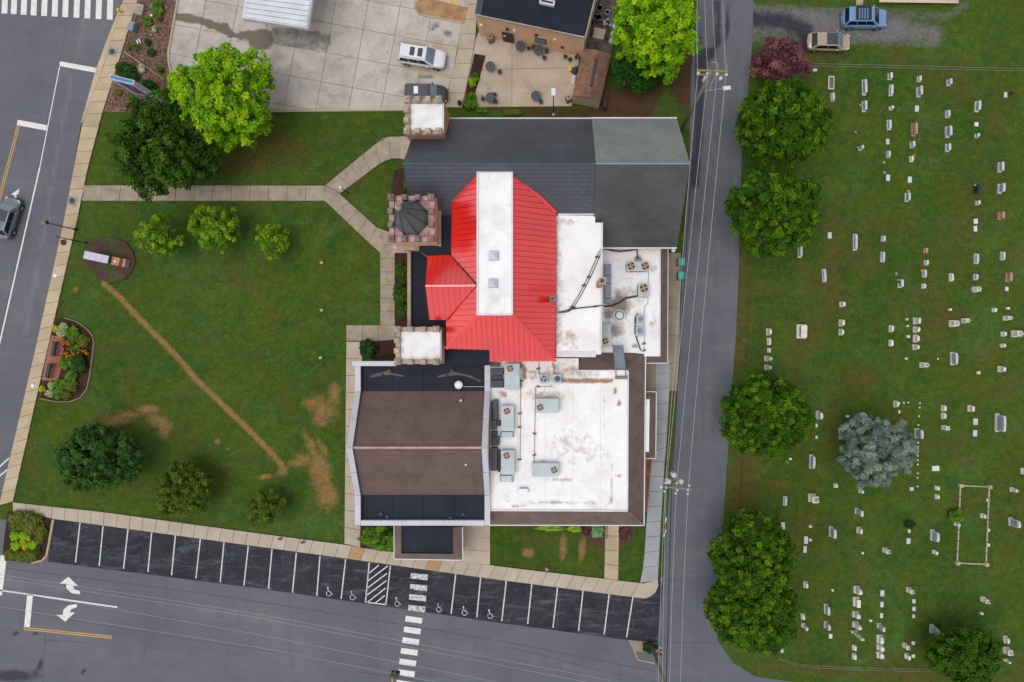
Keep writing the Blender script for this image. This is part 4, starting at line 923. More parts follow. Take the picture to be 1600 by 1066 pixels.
# service yard behind the shop
m = MB(); m.prism(poly3([(914, 86), (955, 90), (972, -60), (930, -60)], .3), 0); struct('service_yard', m, m_junk)
t = thing('cabinet', 'pale square metal cabinet in the littered service yard', 'cabinet', P(935, 60, .3), math.radians(-12)); m = MB(); m.box((0, 0, .55), (1.1, 1.0, 1.1)); obj('body', m, m_fang, t, False, bevel=.03); m = MB(); m.box((0, .0, 1.12), (1.18, 1.08, .06)); obj('lid', m, m_stone, t, False)
b0 = None
for i, (x, y) in enumerate(((960, 47), (957.5, 59), (955, 69.5))):
    lab = ('grey barrel, the top one of three under the lime tree', 'grey barrel, the middle one of three under the lime tree', 'grey barrel, the lowest of three, beside the shed corner')[i]
    if b0 is None:
        b0 = thing('barrel', lab, 'barrel', P(x, y, 0), 0, 'barrels by the service yard'); m = MB(); m.cyl((0, 0, 0), .32, .9, 16); m.cyl((0, 0, .3), .335, .04, 16); m.cyl((0, 0, .6), .335, .04, 16); obj('body', m, m_lead, b0, False); m = MB(); m.cyl((0, 0, .9), .30, .03, 16); m.cyl((.1, 0, .93), .07, .05, 8); obj('lid', m, m_hvac, b0, False)
    else: dup(b0, P(x, y, 0), i, lab)
# junk in the yard
for i, (x, y, sx, sy, hz, mt) in enumerate(((927, 8, .8, .5, .5, m_ductd), (940, 14, .9, .6, .35, m_stoned), (950, 22, .6, .6, .5, m_lead), (937, 28, 1.0, .5, .4, m_block), (925, 34, .5, .8, .6, m_ductd), (948, 38, .9, .4, .3, m_fang), (930, 46, .5, .5, .4, m_block))):
    t = thing('scrap_heap', ('dark', 'stony', 'grey', 'brownish', 'black upright', 'pale flat', 'small brown')[i] + ' scrap in the service yard, number ' + ('one', 'two', 'three', 'four', 'five', 'six', 'seven')[i] + ' from the photo top', 'scrap', P(x, y, .3), i * .7, 'scrap in the service yard')
    m = MB()
    for k in range(4): m.box((R.uniform(-.25, .25), R.uniform(-.25, .25), hz * .5), (sx * R.uniform(.4, .8), sy * R.uniform(.4, .8), hz), R.uniform(0, 3))
    obj('pile', m, mt, t, False)
# shed
shed = thing('garden_shed', 'wooden shed with brown shingle gable roof and tan end wall', 'shed', P(920, 120, 0))
ps = {k: P(*v) for k, v in dict(sw=(894, 150, 2.3), nw=(911, 76, 2.3), ne=(955, 85, 2.3), se=(938, 159, 2.3), rs=(920, 151.5, 3.3), rn=(934, 78, 3.3)).items()}
m = MB(); m.prism([ps['sw'], ps['rs'], ps['rn'], ps['nw']], thick=.1); obj('roof_slope', m, m_cedar, shed)
m = MB(); m.prism([ps['rs'], ps['se'], ps['ne'], ps['rn']], thick=.1); obj('roof_slope', m, m_cedar, shed)
m = MB(); cen = sum((ps[k] for k in ('sw', 'nw', 'ne', 'se')), Vector()) / 4
inn = [cen + (ps[k] - cen) * .965 for k in ('sw', 'se', 'ne', 'nw')]; m.prism([Vector((p.x, p.y, 2.2)) for p in inn], 0)
g = cen + (ps['rs'] - cen) * .965; m.face([Vector((inn[0].x, inn[0].y, 2.2)), Vector((inn[1].x, inn[1].y, 2.2)), Vector((g.x, g.y, 3.15))]); obj('wall', m, m_tan, shed)
m = MB(); d = ps['rn'] - ps['rs']; m.tube([ps['rs'] + d * .22 + Vector((0, 0, .05)), ps['rs'] + d * .82 + Vector((0, 0, .05))], .13, 6); obj('ridge_vent', m, m_ductd, shed)
# drive-through canopy
can = thing('drive_canopy', 'white ribbed metal canopy over the concrete lot', 'canopy', P(430, 0, 0))
CP = [(378, 29), (481, 44.5), (500, -90), (396, -100)]
m = MB(); m.prism(poly3(CP, 4.6), thick=.5); obj('fascia', m, m_gutter, can)
a_, b_, c, d = [P(*p, 4.72) for p in ((381, 27), (479, 41.5), (497, -90), (398, -96))]
for i in range(16):
    t0, t1 = i / 16, (i + .86) / 16; m = MB(); m.prism([a_.lerp(d, t0), b_.lerp(c, t0), b_.lerp(c, t1), a_.lerp(d, t1)], thick=.1); obj('roof_panel', m, m_signw, can)
for x, y in ((400, 10), (470, 22), (412, -50), (478, -40)):
    c_ = P(x, y, 0); m = MB(); m.box((c_.x, c_.y, 2.05), (.3, .3, 4.1)); obj('post', m, m_gutter, can)
# house corner at the very top right
hs_ = thing('deck', 'edge of a pale pinkish deck at the top above the gravel drive', 'deck', P(1440, -20, 0))
m = MB(); m.prism(poly3([(1376, -40), (1376, 1), (1496, 3), (1496, -40)], .35), 0); obj('base', m, m_tan, hs_)
for k in range(8): m = MB(); m.prism(poly3([(1374, 3.4 - k * 5 - 4.4), (1498, 5 - k * 5 - 4.4), (1498, 5 - k * 5), (1374, 3.4 - k * 5)], .42), thick=.06); obj('board', m, m_deck, hs_)
m = MB(); m.prism(poly3([(1338, 0), (1349, 0), (1348, 8), (1338, 8)], .12), 0); struct('step_stone', m, m_walk)

# ------------------------------------------------------------------ rooftop equipment
def fan(parent, x, y, z, r, mt_b=m_fan, mt_r=m_fand, n=4):
    m = MB(); m.cyl((x, y, z), r, .05, 20); f = obj('fan_well', m, mt_r, parent, False)
    m = MB()
    for k in range(n):
        t = 2 * math.pi * k / n + .4; c, s_ = math.cos(t), math.sin(t)
        pts = [(r * .15, -.05), (r * .9, -r * .32), (r * .95, r * .22), (r * .2, .1)]
        m.face([(x + a_ * c - b_ * s_, y + a_ * s_ + b_ * c, z + .065) for a_, b_ in pts])
    m.cyl((x, y, z + .05), r * .2, .05, 10); obj('fan_blade', m, mt_b, f, False)
    m = MB()
    for k in range(24):
        t0, t1 = 2 * math.pi * k / 24, 2 * math.pi * (k + 1) / 24
        m.face([(x + rr * math.cos(t), y + rr * math.sin(t), z + .07) for rr, t in ((r, t0), (r * 1.1, t0), (r * 1.1, t1), (r, t1))])
    obj('fan_ring', m, m_hvac, f, False)
def rtu(x0, y0, x1, y1, zr, h, fans, lab, mat=m_hvac, bl=m_fan, dk=m_fand, hood=None, nb=4, cat='air conditioner'):
    zt = zr + h; A_, B_ = P(x0, y1, zt), P(x1, y0, zt); cx, cy = (A_.x + B_.x) / 2, (A_.y + B_.y) / 2; wx, wy = B_.x - A_.x, B_.y - A_.y
    t = thing('air_conditioner', lab, cat, (cx, cy, zr), 0, 'rooftop air conditioning units')
    m = MB(); m.box((0, 0, h * .5 + .06), (wx, wy, h - .12)); obj('cabinet', m, mat, t, False, bevel=.02)
    m = MB(); m.box((0, 0, .05), (wx * .92, wy * .92, .14)); obj('base_curb', m, m_ductd, t, False)
    m = MB(); m.box((0, -wy / 2 - .004, h * .5), (wx * .7, .012, h * .55)); m.box((-wx / 2 - .004, 0, h * .5), (.012, wy * .7, h * .55)); obj('louvre', m, m_ductd, t, False)
    for fx, fy, fr in fans:
        q = P(fx, fy, zt); fan(t, q.x - cx, q.y - cy, h, fr * S * .93, bl, dk, nb)
    if hood:
        q = P(hood[0], hood[1], zr + h * .6); m = MB(); m.box((q.x - cx, q.y - cy, h * .45), (hood[2] * S, hood[3] * S, h * .6), taper=.75); obj('hood', m, m_hvac, t, False)
    return t
rtu(788, 568, 812, 609, 5.2, 1.0, [(797, 576, 5)], 'tall pale rooftop unit tucked under the lower red roof edge')
rtu(783, 634, 803, 674, 5.2, 1.0, [(792, 642.5, 5)], 'pale rooftop unit with copper fan, middle of three beside the hall parapet', hood=(792, 679, 20, 10))
rtu(783, 704, 804, 742, 5.2, 1.0, [(791.5, 712, 5)], 'pale rooftop unit with copper fan, lowest of three beside the hall parapet', hood=(791, 748, 20, 12))
rtu(837, 623, 873, 645, 5.2, .9, [(844, 636.5, 5)], 'wide blue-grey rooftop unit in the upper middle of the white roof', hood=(864, 634, 12, 12))
rtu(831, 724, 873, 745, 5.2, .9, [(866, 734.5, 5)], 'wide blue-grey rooftop unit in the lower middle of the white roof', hood=(842, 734, 10, 14))
rtu(979, 409, 1014, 424, 3.9, .9, [(986, 416, 6), (1008, 416, 6)], 'long condenser with two copper fans on the low wing roof')
rtu(997, 444, 1014, 464, 3.9, .9, [(1006, 450.5, 6.4)], 'square condenser with one large copper fan on the low wing roof')
rtu(940, 507, 955, 541, 3.9, 1.0, [(946, 533, 5)], 'narrow rooftop unit with copper fan against the white roof wall')
rtu(994.5, 493, 1007, 504.5, 3.9, .8, [(1001, 499, 4.2)], 'small grey condenser, upper one of the pair on the low wing', bl=m_fang, dk=m_fanb, nb=6)
rtu(993.5, 511, 1006.5, 525, 3.9, .8, [(1000, 517, 4.8)], 'small grey condenser, lower one of the pair on the low wing', bl=m_fang, dk=m_fanb, nb=6)
rtu(843, 585, 856, 599, 5.2, .8, [(849.5, 592, 5.2)], 'small square condenser with dark blue fan below the red roof', bl=m_fang, dk=m_fanb, nb=3)
rtu(864, 585, 877, 599, 5.2, .8, [(871, 592, 5.2)], 'small square condenser with pale grey fan below the red roof', bl=m_fanb, dk=m_fang, nb=6)
t = thing('long_duct', 'long blue-grey metal duct box along the edge of the low wing roof', 'duct', P(950, 443, 3.9))
for y0, y1 in ((413, 430), (430.8, 442.5), (443.5, 466), (467, 474)):
    m = MB(); m.prism(poly3([(945, y0), (955, y0), (955, y1), (945, y1)], 4.7), 4.0); obj('duct_section', m, m_duct, t)
m = MB(); m.prism(poly3([(946, 413), (954, 413), (954, 473), (946, 473)], 4.05), 3.9); obj('duct_support', m, m_ductd, t)
t = thing('round_ventilator', 'round white ventilator in a dark ring on the low wing roof', 'vent', P(967, 493, 3.9))
m = MB(); m.cyl((0, 0, 0), .46, .5, 24); obj('collar', m, m_ductd, t, False); m = MB(); m.cyl((0, 0, .5), .57, .06, 24); obj('rim', m, m_gutter, t, False); m = MB(); m.cyl((0, 0, .56), .47, .03, 24); obj('throat', m, m_dark, t, False); m = MB(); m.dome((0, 0, .58), .40, .16, 20, 4); obj('cap', m, m_signw, t, False, smooth=True)
t = thing('vent_dome', 'white round vent cap on the black strip of the hall roof', 'vent', P(718, 601, 5.1)); m = MB(); m.cyl((0, 0, 0), .3, .5, 18); obj('stack', m, m_ductd, t, False); m = MB(); m.cyl((0, 0, .5), .42, .08, 22); m.dome((0, 0, .58), .42, .18, 22, 4); obj('cap', m, m_ceramic, t, False, smooth=True)
m = MB(); m.tube([P(724, 604.3, 5.3), P(757, 604.3, 5.3)], .025, 5); o = obj('tie_rod', m, m_gutter); tag(o, 'thin white rod from the round vent to the hall parapet', 'rod')
t = thing('roof_vent_box', 'small white vent box near the lower left of the white roof', 'vent', P(818, 766, 5.2)); m = MB(); m.box((0, 0, .2), (.8, .45, .4)); obj('body', m, m_ductd, t, False); m = MB(); m.box((0, 0, .43), (.84, .48, .08)); obj('lid', m, m_ceramic, t, False)
t = thing('roof_vent_box', 'small white vent box beside the dark-fan condenser', 'vent', P(831, 585, 5.2)); m = MB(); m.box((0, 0, .25), (.6, .45, .5)); obj('body', m, m_gutter, t, False, bevel=.03); m = MB(); m.box((-.35, 0, .15), (.22, .4, .3)); obj('side_box', m, m_ceramic, t, False)
def dducts(lab, boxes):
    x, y = boxes[0][0], boxes[0][1]; t = thing('air_duct', lab, 'duct', P(x, y, 5.2), 0, 'dark ducts beside the hall parapet')
    for (x0, y0, x1, y1, z) in boxes:
        m = MB(); m.prism(poly3([(x0, y0), (x1, y0), (x1, y1), (x0, y1)], 5.2 + z), 5.21); obj('duct_section', m, m_ductd, t, bevel=.03)
dducts('dark ducts below the left end of the red roof', [(767, 567, 780, 573, .8), (767, 576, 787, 586, .9), (767, 587, 785, 594, .5), (767, 594.6, 787, 606, .9)])
dducts('dark ducts beside the middle parapet unit', [(770, 625, 778, 656, .8), (767, 628, 769.6, 656, .5), (767, 657, 776, 671, .7), (777, 657, 782, 666, .5)])
dducts('dark ducts beside the lowest parapet unit', [(767, 683, 780, 696, .7), (767, 674, 777, 681, .5), (767, 700, 777, 736, .9), (777.6, 704, 781.5, 738, .5)])
def pipe(lab, pts, z, r, mat, blocks=(), cat='pipe', nm='gas_pipe'):
    t = thing(nm, lab, cat, P(pts[0][0], pts[0][1], z)); 
    for o_ in ((-1.7, 1.7) if lab.startswith('twin') else (0,)): m = MB(); m.tube([P(x + o_, y + o_ * .3, z + .15) for x, y in pts], r, 6); obj('run', m, mat, t)
    for x, y in blocks: c = P(x, y, z); m = MB(); m.box((c.x, c.y, z + .07), (.36, .16, .14), R.uniform(-.2, .4)); obj('support_block', m, m_block, t)
pipe('pale gas pipe down the left of the white roof', [(813.5, 597), (813, 640), (812.5, 718)], 5.2, .035, m_rust, [(814, 595), (812.5, 646), (812, 667.5), (812, 718)])
pipe('pale gas pipe from the pair of condensers to the lower unit', [(862, 604), (836.5, 605), (836, 650), (834.5, 712), (834, 723)], 5.2, .035, m_rust, [(841, 604), (835.3, 677.5), (835, 711)])
pipe('twin black conduit curving across the tall white roof', [(872, 488), (880, 488), (888, 486), (895, 479), (905, 463), (914, 446), (923, 428), (931, 410), (936, 398), (941, 389)], 8.43, .035, m_wired, [(894, 480), (912, 446), (920, 433), (933, 402)], 'conduit', 'conduit')
pipe('black conduit along the gutter above the long condenser', [(942, 388.5), (955, 391), (968, 393), (980, 392), (995, 390), (996.5, 404)], 4.2, .08, m_wired, [], 'conduit', 'conduit')
pipe('black conduit running right to the square condenser', [(872, 488.5), (900, 482), (930, 479), (942, 477)], 8.43, .06, m_wired, [(897, 482), (930, 479)], 'conduit', 'conduit')
pipe('black cable sagging to the square condenser on the low roof', [(944, 479), (956, 478), (966, 474), (978, 466), (997, 462.5)], 4.0, .09, m_wired, [], 'conduit', 'conduit')
pipe('thin grey line along the right of the low roof', [(1013, 424), (1013, 445), (1012.5, 466), (1012, 474), (1007, 480), (1006.5, 492), (1006.5, 548)], 3.95, .025, m_lead, [(1006, 537), (1006, 548)], 'conduit', 'conduit')
pipe('black hose looping left of the small condensers', [(996, 491), (992.5, 497), (992, 520), (995, 530), (1001, 548)], 3.95, .06, m_wired, [], 'hose', 'hose')
pipe('thin black line from the red roof to the dark-fan condenser', [(842, 567), (842, 576), (842.5, 586)], 5.3, .035, m_wired, [(841, 576)], 'conduit', 'conduit')
pipe('thin black line from the red roof to the pale-fan condenser', [(863, 567), (866, 577), (865, 586)], 5.3, .035, m_wired, [], 'conduit', 'conduit')
st = thing('roof_stairs', 'blue-grey steel crossover stairs over the brown rim between two roofs', 'stairs', P(966, 565, 3.9))
for i in range(11):
    y = 541.5 + i * 4.1; x = 965.5 + i * .45; z = 4.9 + .75 * math.sin(math.pi * min(1, (i + 2) / 12)); c = P(x, y, z)
    m = MB(); m.box((c.x, c.y, z), (.92, .245, .05)); obj('tread', m, m_steel, st)
for dx in (-7.6, 7.6):
    m = MB(); m.tube([P(965 + dx, 539, 4.0), P(965.5 + dx, 543, 5.2), P(968 + dx, 562, 5.75), P(970.2 + dx, 586, 5.3), P(970.6 + dx, 589, 5.2)], .05, 6); obj('stringer', m, m_duct, st)
m = MB(); c = P(970.5, 590, 5.2); m.box((c.x, c.y, 5.35), (1.2, .3, .28)); obj('landing_block', m, m_stoned, st)

# ------------------------------------------------------------------ foliage
ORD = ['first', 'second', 'third', 'fourth', 'fifth', 'sixth', 'seventh', 'eighth', 'ninth', 'tenth']
def nth(k):
    return ORD[k] if k < 10 else str(k + 1) + ('st' if (k + 1) % 10 == 1 and k != 10 else 'nd' if (k + 1) % 10 == 2 and k != 11 else 'rd' if (k + 1) % 10 == 3 and k != 12 else 'th')
def leaf_mesh(name, C, N, L, W, colr, mat):
    """C centres, N normals (K,3), L, W half sizes (K,), colr (K,3)"""
    K = len(C); rv = rng.normal(size=(K, 3)); Tn = np.cross(N, rv); Tn /= np.linalg.norm(Tn, axis=1)[:, None] + 1e-9; B = np.cross(N, Tn)
    V = np.stack([C - Tn * L[:, None], C + B * W[:, None], C + Tn * L[:, None], C - B * W[:, None]], 1).reshape(-1, 3).astype(np.float32)
    me = bpy.data.meshes.new(name); me.vertices.add(4 * K); me.vertices.foreach_set('co', V.ravel())
    me.loops.add(4 * K); me.loops.foreach_set('vertex_index', np.arange(4 * K, dtype=np.int32))
    me.polygons.add(K); me.polygons.foreach_set('loop_start', np.arange(0, 4 * K, 4, dtype=np.int32))
    me.update(calc_edges=True); me.materials.append(mat)
    cc = np.ones((4 * K, 4), np.float32); cc[:, :3] = np.repeat(colr, 4, 0)
    me.attributes.new('tint', 'FLOAT_COLOR', 'POINT').data.foreach_set('color', cc.ravel()); return me
def unit(v): return v / (np.linalg.norm(v, axis=-1, keepdims=True) + 1e-9)
def crown_mesh(name, rx, ry, rz, cols, nclump, per, lsize, crad, lump=.22, up=.45, mat=None, elong=1.5, low=-.35, fill=.25, outer=.35, jit=.26):
    d = unit(rng.normal(size=(nclump * 3, 3))); d = d[d[:, 2] > low][:nclump]; n = len(d)
    ph = rng.uniform(0, 6.28, 6); az = np.arctan2(d[:, 1], d[:, 0])
    k = 1 + lump * (np.sin(3 * az + ph[0]) * .4 + np.sin(5 * az + ph[1] + 2 * d[:, 2]) * .35 + np.sin(9 * az + ph[2] + 4 * d[:, 2]) * .25) + rng.uniform(-jit, jit * .3, n)
    inner = rng.random(n) < fill; k = np.where(inner, k * rng.uniform(.45, .85, n), k)
    cen = d * k[:, None] * np.array([rx - crad * .7, ry - crad * .7, rz - crad * .5])
    rc = crad * rng.uniform(.65, 1.25, n)
    v = unit(rng.normal(size=(n, per, 3)) + outer * d[:, None, :] + np.array([0, 0, up]))
    pos = cen[:, None] + v * (rc[:, None] * rng.uniform(.55, 1.05, (n, per)))[..., None] * np.array([1, 1, .85])
    nor = unit(v * .7 + np.array([0, 0, .55]) + rng.normal(size=v.shape) * .42)
    cols = np.array([c[:3] for c in cols]); pick = rng.integers(0, len(cols), n); a_ = cols[pick]
    b_ = cols[rng.integers(0, len(cols), (n, per))]; mixf = rng.uniform(.0, .3, (n, per, 1))
    col = (a_[:, None] * (1 - mixf) + b_ * mixf) * (rng.uniform(.82, 1.18, (n, 1, 1)) * rng.uniform(.86, 1.14, (n, per, 1)))
    K = n * per; L = lsize * rng.uniform(.65, 1.2, K)
    return leaf_mesh(name, pos.reshape(-1, 3), nor.reshape(-1, 3), L * elong * .62, L * .55, col.reshape(-1, 3), mat or m_leaf)
def limbs(rx, ry, rz, zc, trunk_r, n=9):
    m = MB(); top = zc + rz * .35; m.tube([(0, 0, -.05), (.05, .03, zc * .5), (-.04, .05, top)], trunk_r, 8, trunk_r * .45)
    return m
def branch_mesh(rx, ry, rz, zc, r, n):
    m = MB()
    for i in range(n):
        t = 2 * math.pi * i / n + R.uniform(-.3, .3); z0 = zc - rz * R.uniform(.1, .6); e_ = (rx * .8 * math.cos(t), ry * .8 * math.sin(t), zc + rz * R.uniform(-.1, .55))
        m.tube([(0, 0, z0), (e_[0] * .45, e_[1] * .45, z0 + (e_[2] - z0) * .6), e_], r, 5, r * .3)
    return m
def tree(name, lab, px, py, rxp, ryp, ztop, cols, nclump=260, per=60, lsize=.2, crad=.75, rz=None, cat='tree', group=None, mat=None, trunk=.2, nb=8, **kw):
    rz = rz or ztop * .42; zc = ztop - rz; k = S * (H - zc - rz * .3) / H; rx, ry = rxp * k, ryp * k; c = P(px, py, zc + rz * .3)
    t = thing(name, lab, cat, (c.x, c.y, 0), 0, group)
    obj('trunk', limbs(rx, ry, rz, zc, trunk), m_bark, t, False, smooth=True)
    if nb: obj('branch', branch_mesh(rx, ry, rz, zc, trunk * .45, nb), m_bark, t, False, smooth=True)
    me = crown_mesh('crown', rx, ry, rz, cols, nclump, per, lsize, crad, mat=mat, **kw); o = obj('crown', me, None, t, False); o.location = (0, 0, zc)
    return t
YG = [T(136, 182, 16), T(122, 172, 16), T(108, 160, 18), T(156, 192, 20), T(96, 150, 18)]
DG = [T(42, 70, 12), T(50, 82, 14), T(64, 98, 18), T(36, 62, 12), T(74, 106, 22)]
CG = [T(50, 84, 6), T(58, 96, 8), T(74, 112, 10), T(42, 72, 6), T(96, 128, 14)]
LG = [T(108, 146, 24), T(94, 132, 22), T(126, 160, 34), T(80, 116, 22)]
BG = [T(42, 76, 32), T(50, 88, 36), T(64, 102, 44), T(36, 64, 28), T(72, 110, 28)]
OG = [T(76, 96, 22), T(90, 110, 30), T(60, 82, 20), T(104, 118, 34)]
tree('lime_tree', 'large lime-green tree at the corner of the concrete lot', 347, 146, 75, 79, 9.5, YG, 460, 52, .18, .52, lump=.24, jit=.22)
tree('maple_tree', 'big dark green tree below the lime tree by the sidewalk', 250, 224, 84, 74, 8.5, DG, 460, 50, .19, .55, lump=.26)
tree('young_tree', 'small bright green tree nearest the stone sign', 245, 367, 32, 33, 4.3, LG, 120, 40, .14, .33, lump=.35, trunk=.09)
tree('young_tree', 'bright green round tree, the middle of three below the path', 333, 355, 37, 37, 4.8, LG, 150, 40, .14, .34, lump=.3, trunk=.1)
tree('young_tree', 'thin small green tree, rightmost of three below the path', 423, 375, 27, 27, 3.9, LG, 52, 36, .14, .42, lump=.35, trunk=.08)
tree('round_tree', 'dense dark bluish green tree near the lower left lawn corner', 148, 718, 66, 51, 5.5, BG, 420, 46, .15, .38, lump=.14, jit=.16)
tree('olive_tree', 'round olive green tree on the lower lawn', 285, 766, 44, 43, 4.3, OG + [CG[0]], 210, 44, .15, .38, lump=.22, trunk=.12)
tree('olive_tree', 'smallest olive green tree beside the lower sidewalk', 413, 793, 30, 26, 3.3, OG, 100, 40, .14, .33, lump=.32, trunk=.09)
tree('lime_tree', 'tall lime-green tree behind the shed at the top edge', 1030, 28, 68, 76, 11, YG, 460, 52, .18, .52, lump=.24, jit=.22)
tree('evergreen_shrub', 'dark green rounded evergreen below the lime tree by the shed', 1000, 104, 42, 36, 4.2, [T(34, 74, 18), T(44, 92, 20), T(28, 60, 16)], 200, 55, .17, .6, lump=.12)
tree('plum_tree', 'purple-leaved plum tree at the cemetery corner', 1222, 92, 43, 36, 5, [T(96, 56, 66), T(120, 74, 84), T(80, 46, 52), T(136, 92, 88)], 180, 55, .16, .55, lump=.25, trunk=.12)
tree('oak_tree', 'large round tree, topmost of the street-side cemetery trees', 1229, 187, 74, 66, 9, CG, 560, 46, .15, .40, jit=.16, lump=.07)
tree('oak_tree', 'large round tree, second of the street-side cemetery trees', 1214, 326, 72, 70, 9, CG, 560, 46, .15, .40, jit=.16, lump=.1)
tree('oak_tree', 'large round tree alone halfway down the cemetery edge', 1200, 652, 70, 66, 8.5, CG, 560, 46, .15, .40, jit=.16, lump=.07)
tree('oak_tree', 'large tree, upper of the two merged trees at the lower road bend', 1182, 872, 66, 66, 9.5, CG, 500, 46, .15, .40, jit=.16, lump=.09)
tree('oak_tree', 'large tree, lower of the two merged trees at the lower road bend', 1182, 958, 72, 68, 8.5, CG, 520, 46, .15, .40, jit=.16, lump=.09)
tree('shade_tree', 'dark leafy tree at the bottom right of the cemetery', 1512, 1030, 58, 46, 6, [DG[1], DG[2], CG[1], T(66, 100, 20)], 330, 48, .17, .45, lump=.18)
BS = [T(128, 146, 136), T(104, 124, 114), T(148, 162, 148), T(88, 104, 92), T(124, 132, 110)]
tree('blue_spruce', 'silvery blue spruce standing among the gravestones', 1373, 705, 57, 53, 7, BS, 330, 44, .12, .36, lump=.22, mat=m_needle, elong=4.6, rz=3.0, up=.1, outer=.5)

# shrubs and flowers: one mesh per kind, each plant its own object
def shrub_kind(cols, n, per, ls, cr, flat_=.75, **kw): return crown_mesh('foliage', 1, 1, flat_, cols, n, per, ls, cr, low=-.2, **kw)
KIND = dict(lime=shrub_kind(YG[:4], 44, 34, .2, .34), sage=shrub_kind([T(150, 170, 110), T(128, 154, 90), T(170, 184, 130)], 44, 34, .18, .32), gold=shrub_kind([T(196, 178, 40), T(176, 160, 34), T(150, 146, 36)], 40, 34, .2, .3),
            green=shrub_kind([T(86, 126, 30), T(104, 140, 36), T(70, 108, 28)], 50, 36, .2, .36, lump=.3), dark=shrub_kind([T(44, 76, 26), T(54, 92, 32), T(36, 62, 24)], 50, 36, .2, .36, lump=.3),
            olive=shrub_kind([T(92, 104, 30), T(74, 88, 26), T(110, 116, 40)], 50, 36, .2, .36, lump=.3), plum=shrub_kind([T(92, 50, 56), T(74, 42, 46), T(112, 70, 66)], 44, 34, .2, .34), blue=shrub_kind([T(110, 160, 130), T(130, 176, 120), T(150, 186, 110)], 44, 34, .2, .34),
            boxwood=shrub_kind([T(58, 88, 20), T(48, 76, 18), T(72, 100, 26)], 56, 40, .15, .3, lump=.06), chart=shrub_kind([T(150, 186, 50), T(134, 172, 44), T(166, 196, 66)], 50, 40, .16, .3, lump=.1), flower=shrub_kind([T(255, 176, 20), T(255, 150, 20), T(255, 196, 50)], 20, 16, .26, .4), white=shrub_kind([T(206, 202, 176), T(150, 150, 110), T(226, 222, 200)], 24, 20, .2, .36))
stem_me = MB().tube([(0, 0, 0), (0, 0, .8)], .06, 6, .03).mesh('stem', m_bark)
def shrub(kind, px, py, rp, lab, h=None, ryp=None, rot=None, z=.15, name='shrub', cat='shrub', group=None, zsc=None):
    h = h or rp * S * 1.1; r = rp * S; ry = (ryp or rp) * S; c = P(px, py, z + h * .4)
    t = thing(name, lab, cat, (c.x, c.y, z - .02), 0, group)
    o = obj('stem', stem_me, None, t, False); o.scale = (h, h, h * .8)
    o = obj('foliage', KIND[kind], None, t, False); o.scale = (r, ry, h * .62); o.location = (0, 0, h * .42); o.rotation_euler = (0, 0, rot if rot is not None else R.uniform(0, 6))
bench_bed = (('gold', 86.5, 513, 6, 'golden ball shrub at the top end of the bench bed'), ('sage', 99.5, 510, 7, 'pale sage shrub at the top of the bench bed'), ('sage', 95.5, 521, 7.4, 'pale sage shrub just above the upper bench pad'), ('green', 113, 521, 9.5, 'bushy green shrub in the upper middle of the bench bed'),
    ('olive', 129, 533, 10, 'olive shrub at the upper right of the bench bed'), ('olive', 112, 532, 7, 'olive shrub above the orange flowers'), ('green', 118, 547, 7, 'green shrub among the orange flowers'), ('green', 103, 567, 9, 'green shrub beside the lower bench'),
    ('dark', 123, 571, 12, 'dark green shrub in the middle of the bench bed'), ('green', 112, 588, 8.5, 'bright green shrub right of the lower bench'), ('green', 94, 600, 8, 'green shrub below the lower bench'), ('olive', 111, 602, 9.5, 'olive shrub at the lower right of the bench bed'),
    ('sage', 80, 602, 6, 'pale sage shrub at the lower end of the bench bed, upper'), ('sage', 78, 614.5, 6.6, 'pale sage shrub at the lower end of the bench bed, lower'), ('gold', 66.5, 608, 5.5, 'golden ball shrub at the lower end of the bench bed'), ('green', 92, 615, 8, 'green shrub at the bottom of the bench bed'), ('olive', 104, 618, 7, 'olive shrub at the bottom right of the bench bed'), ('dark', 120, 558, 11, 'dark leafy plant carrying orange flowers'))
for k_, x, y, r, l in bench_bed: shrub(k_, x, y, r, l, group='shrubs in the bench bed')
for i, (x, y, r) in enumerate(sorted(((98.5, 530.5, 2.2), (100.5, 535, 2), (107.5, 534, 2), (108, 538, 2.2), (109, 545, 1.4), (105, 553, 2.4), (107, 557, 2), (114.5, 556.5, 2.4), (119, 554, 2.4), (115.5, 551.5, 1.6), (125, 551, 1.6), (133.5, 549, 2.2), (136.5, 552.5, 2), (127.5, 547, 1.4)), key=lambda q: q[1])):
    shrub('flower', x, y, r, nth(i) + ' orange flower cluster of the bench bed, counted from its top', h=.95, z=.15, name='flower_cluster', cat='flowers', group='orange flowers in the bench bed')
for k_, x, y, r, l in (('olive', 30, 813, 16, 'low olive juniper at the top of the corner bed'), ('olive', 46, 818, 17, 'broad olive juniper at the top right of the corner bed'), ('dark', 20, 820, 9, 'dark juniper at the top left of the corner bed'), ('olive', 62, 828, 11, 'olive juniper at the right of the corner bed'),
    ('lime', 22.5, 838.5, 7, 'lime shrub at the left of the corner bed, upper'), ('lime', 36, 836.5, 7, 'lime shrub at the top middle of the lime group'), ('gold', 44.5, 841.5, 4, 'small golden shrub amid the lime group'), ('lime', 36, 848, 5.5, 'lime shrub in the centre of the corner bed'), ('lime', 24, 854, 7, 'lime shrub at the left of the corner bed, lower'), ('gold', 39, 856, 5, 'golden green shrub low in the lime group'), ('lime', 50.5, 852.5, 6.6, 'lime shrub at the right of the lime group'),
    ('olive', 62, 843, 7, 'brownish olive shrub right of the lime group'), ('olive', 15, 868, 9, 'dark olive juniper at the bottom left of the corner bed'), ('olive', 32, 870, 9, 'dark olive juniper at the bottom of the corner bed'), ('olive', 47, 869, 10, 'dark olive juniper at the bottom right of the corner bed'), ('dark', 59, 860, 6, 'dark shrub by the corner bed kerb')):
    shrub(k_, x, y, r, l, group='shrubs in the corner bed', h=r * S * .8)
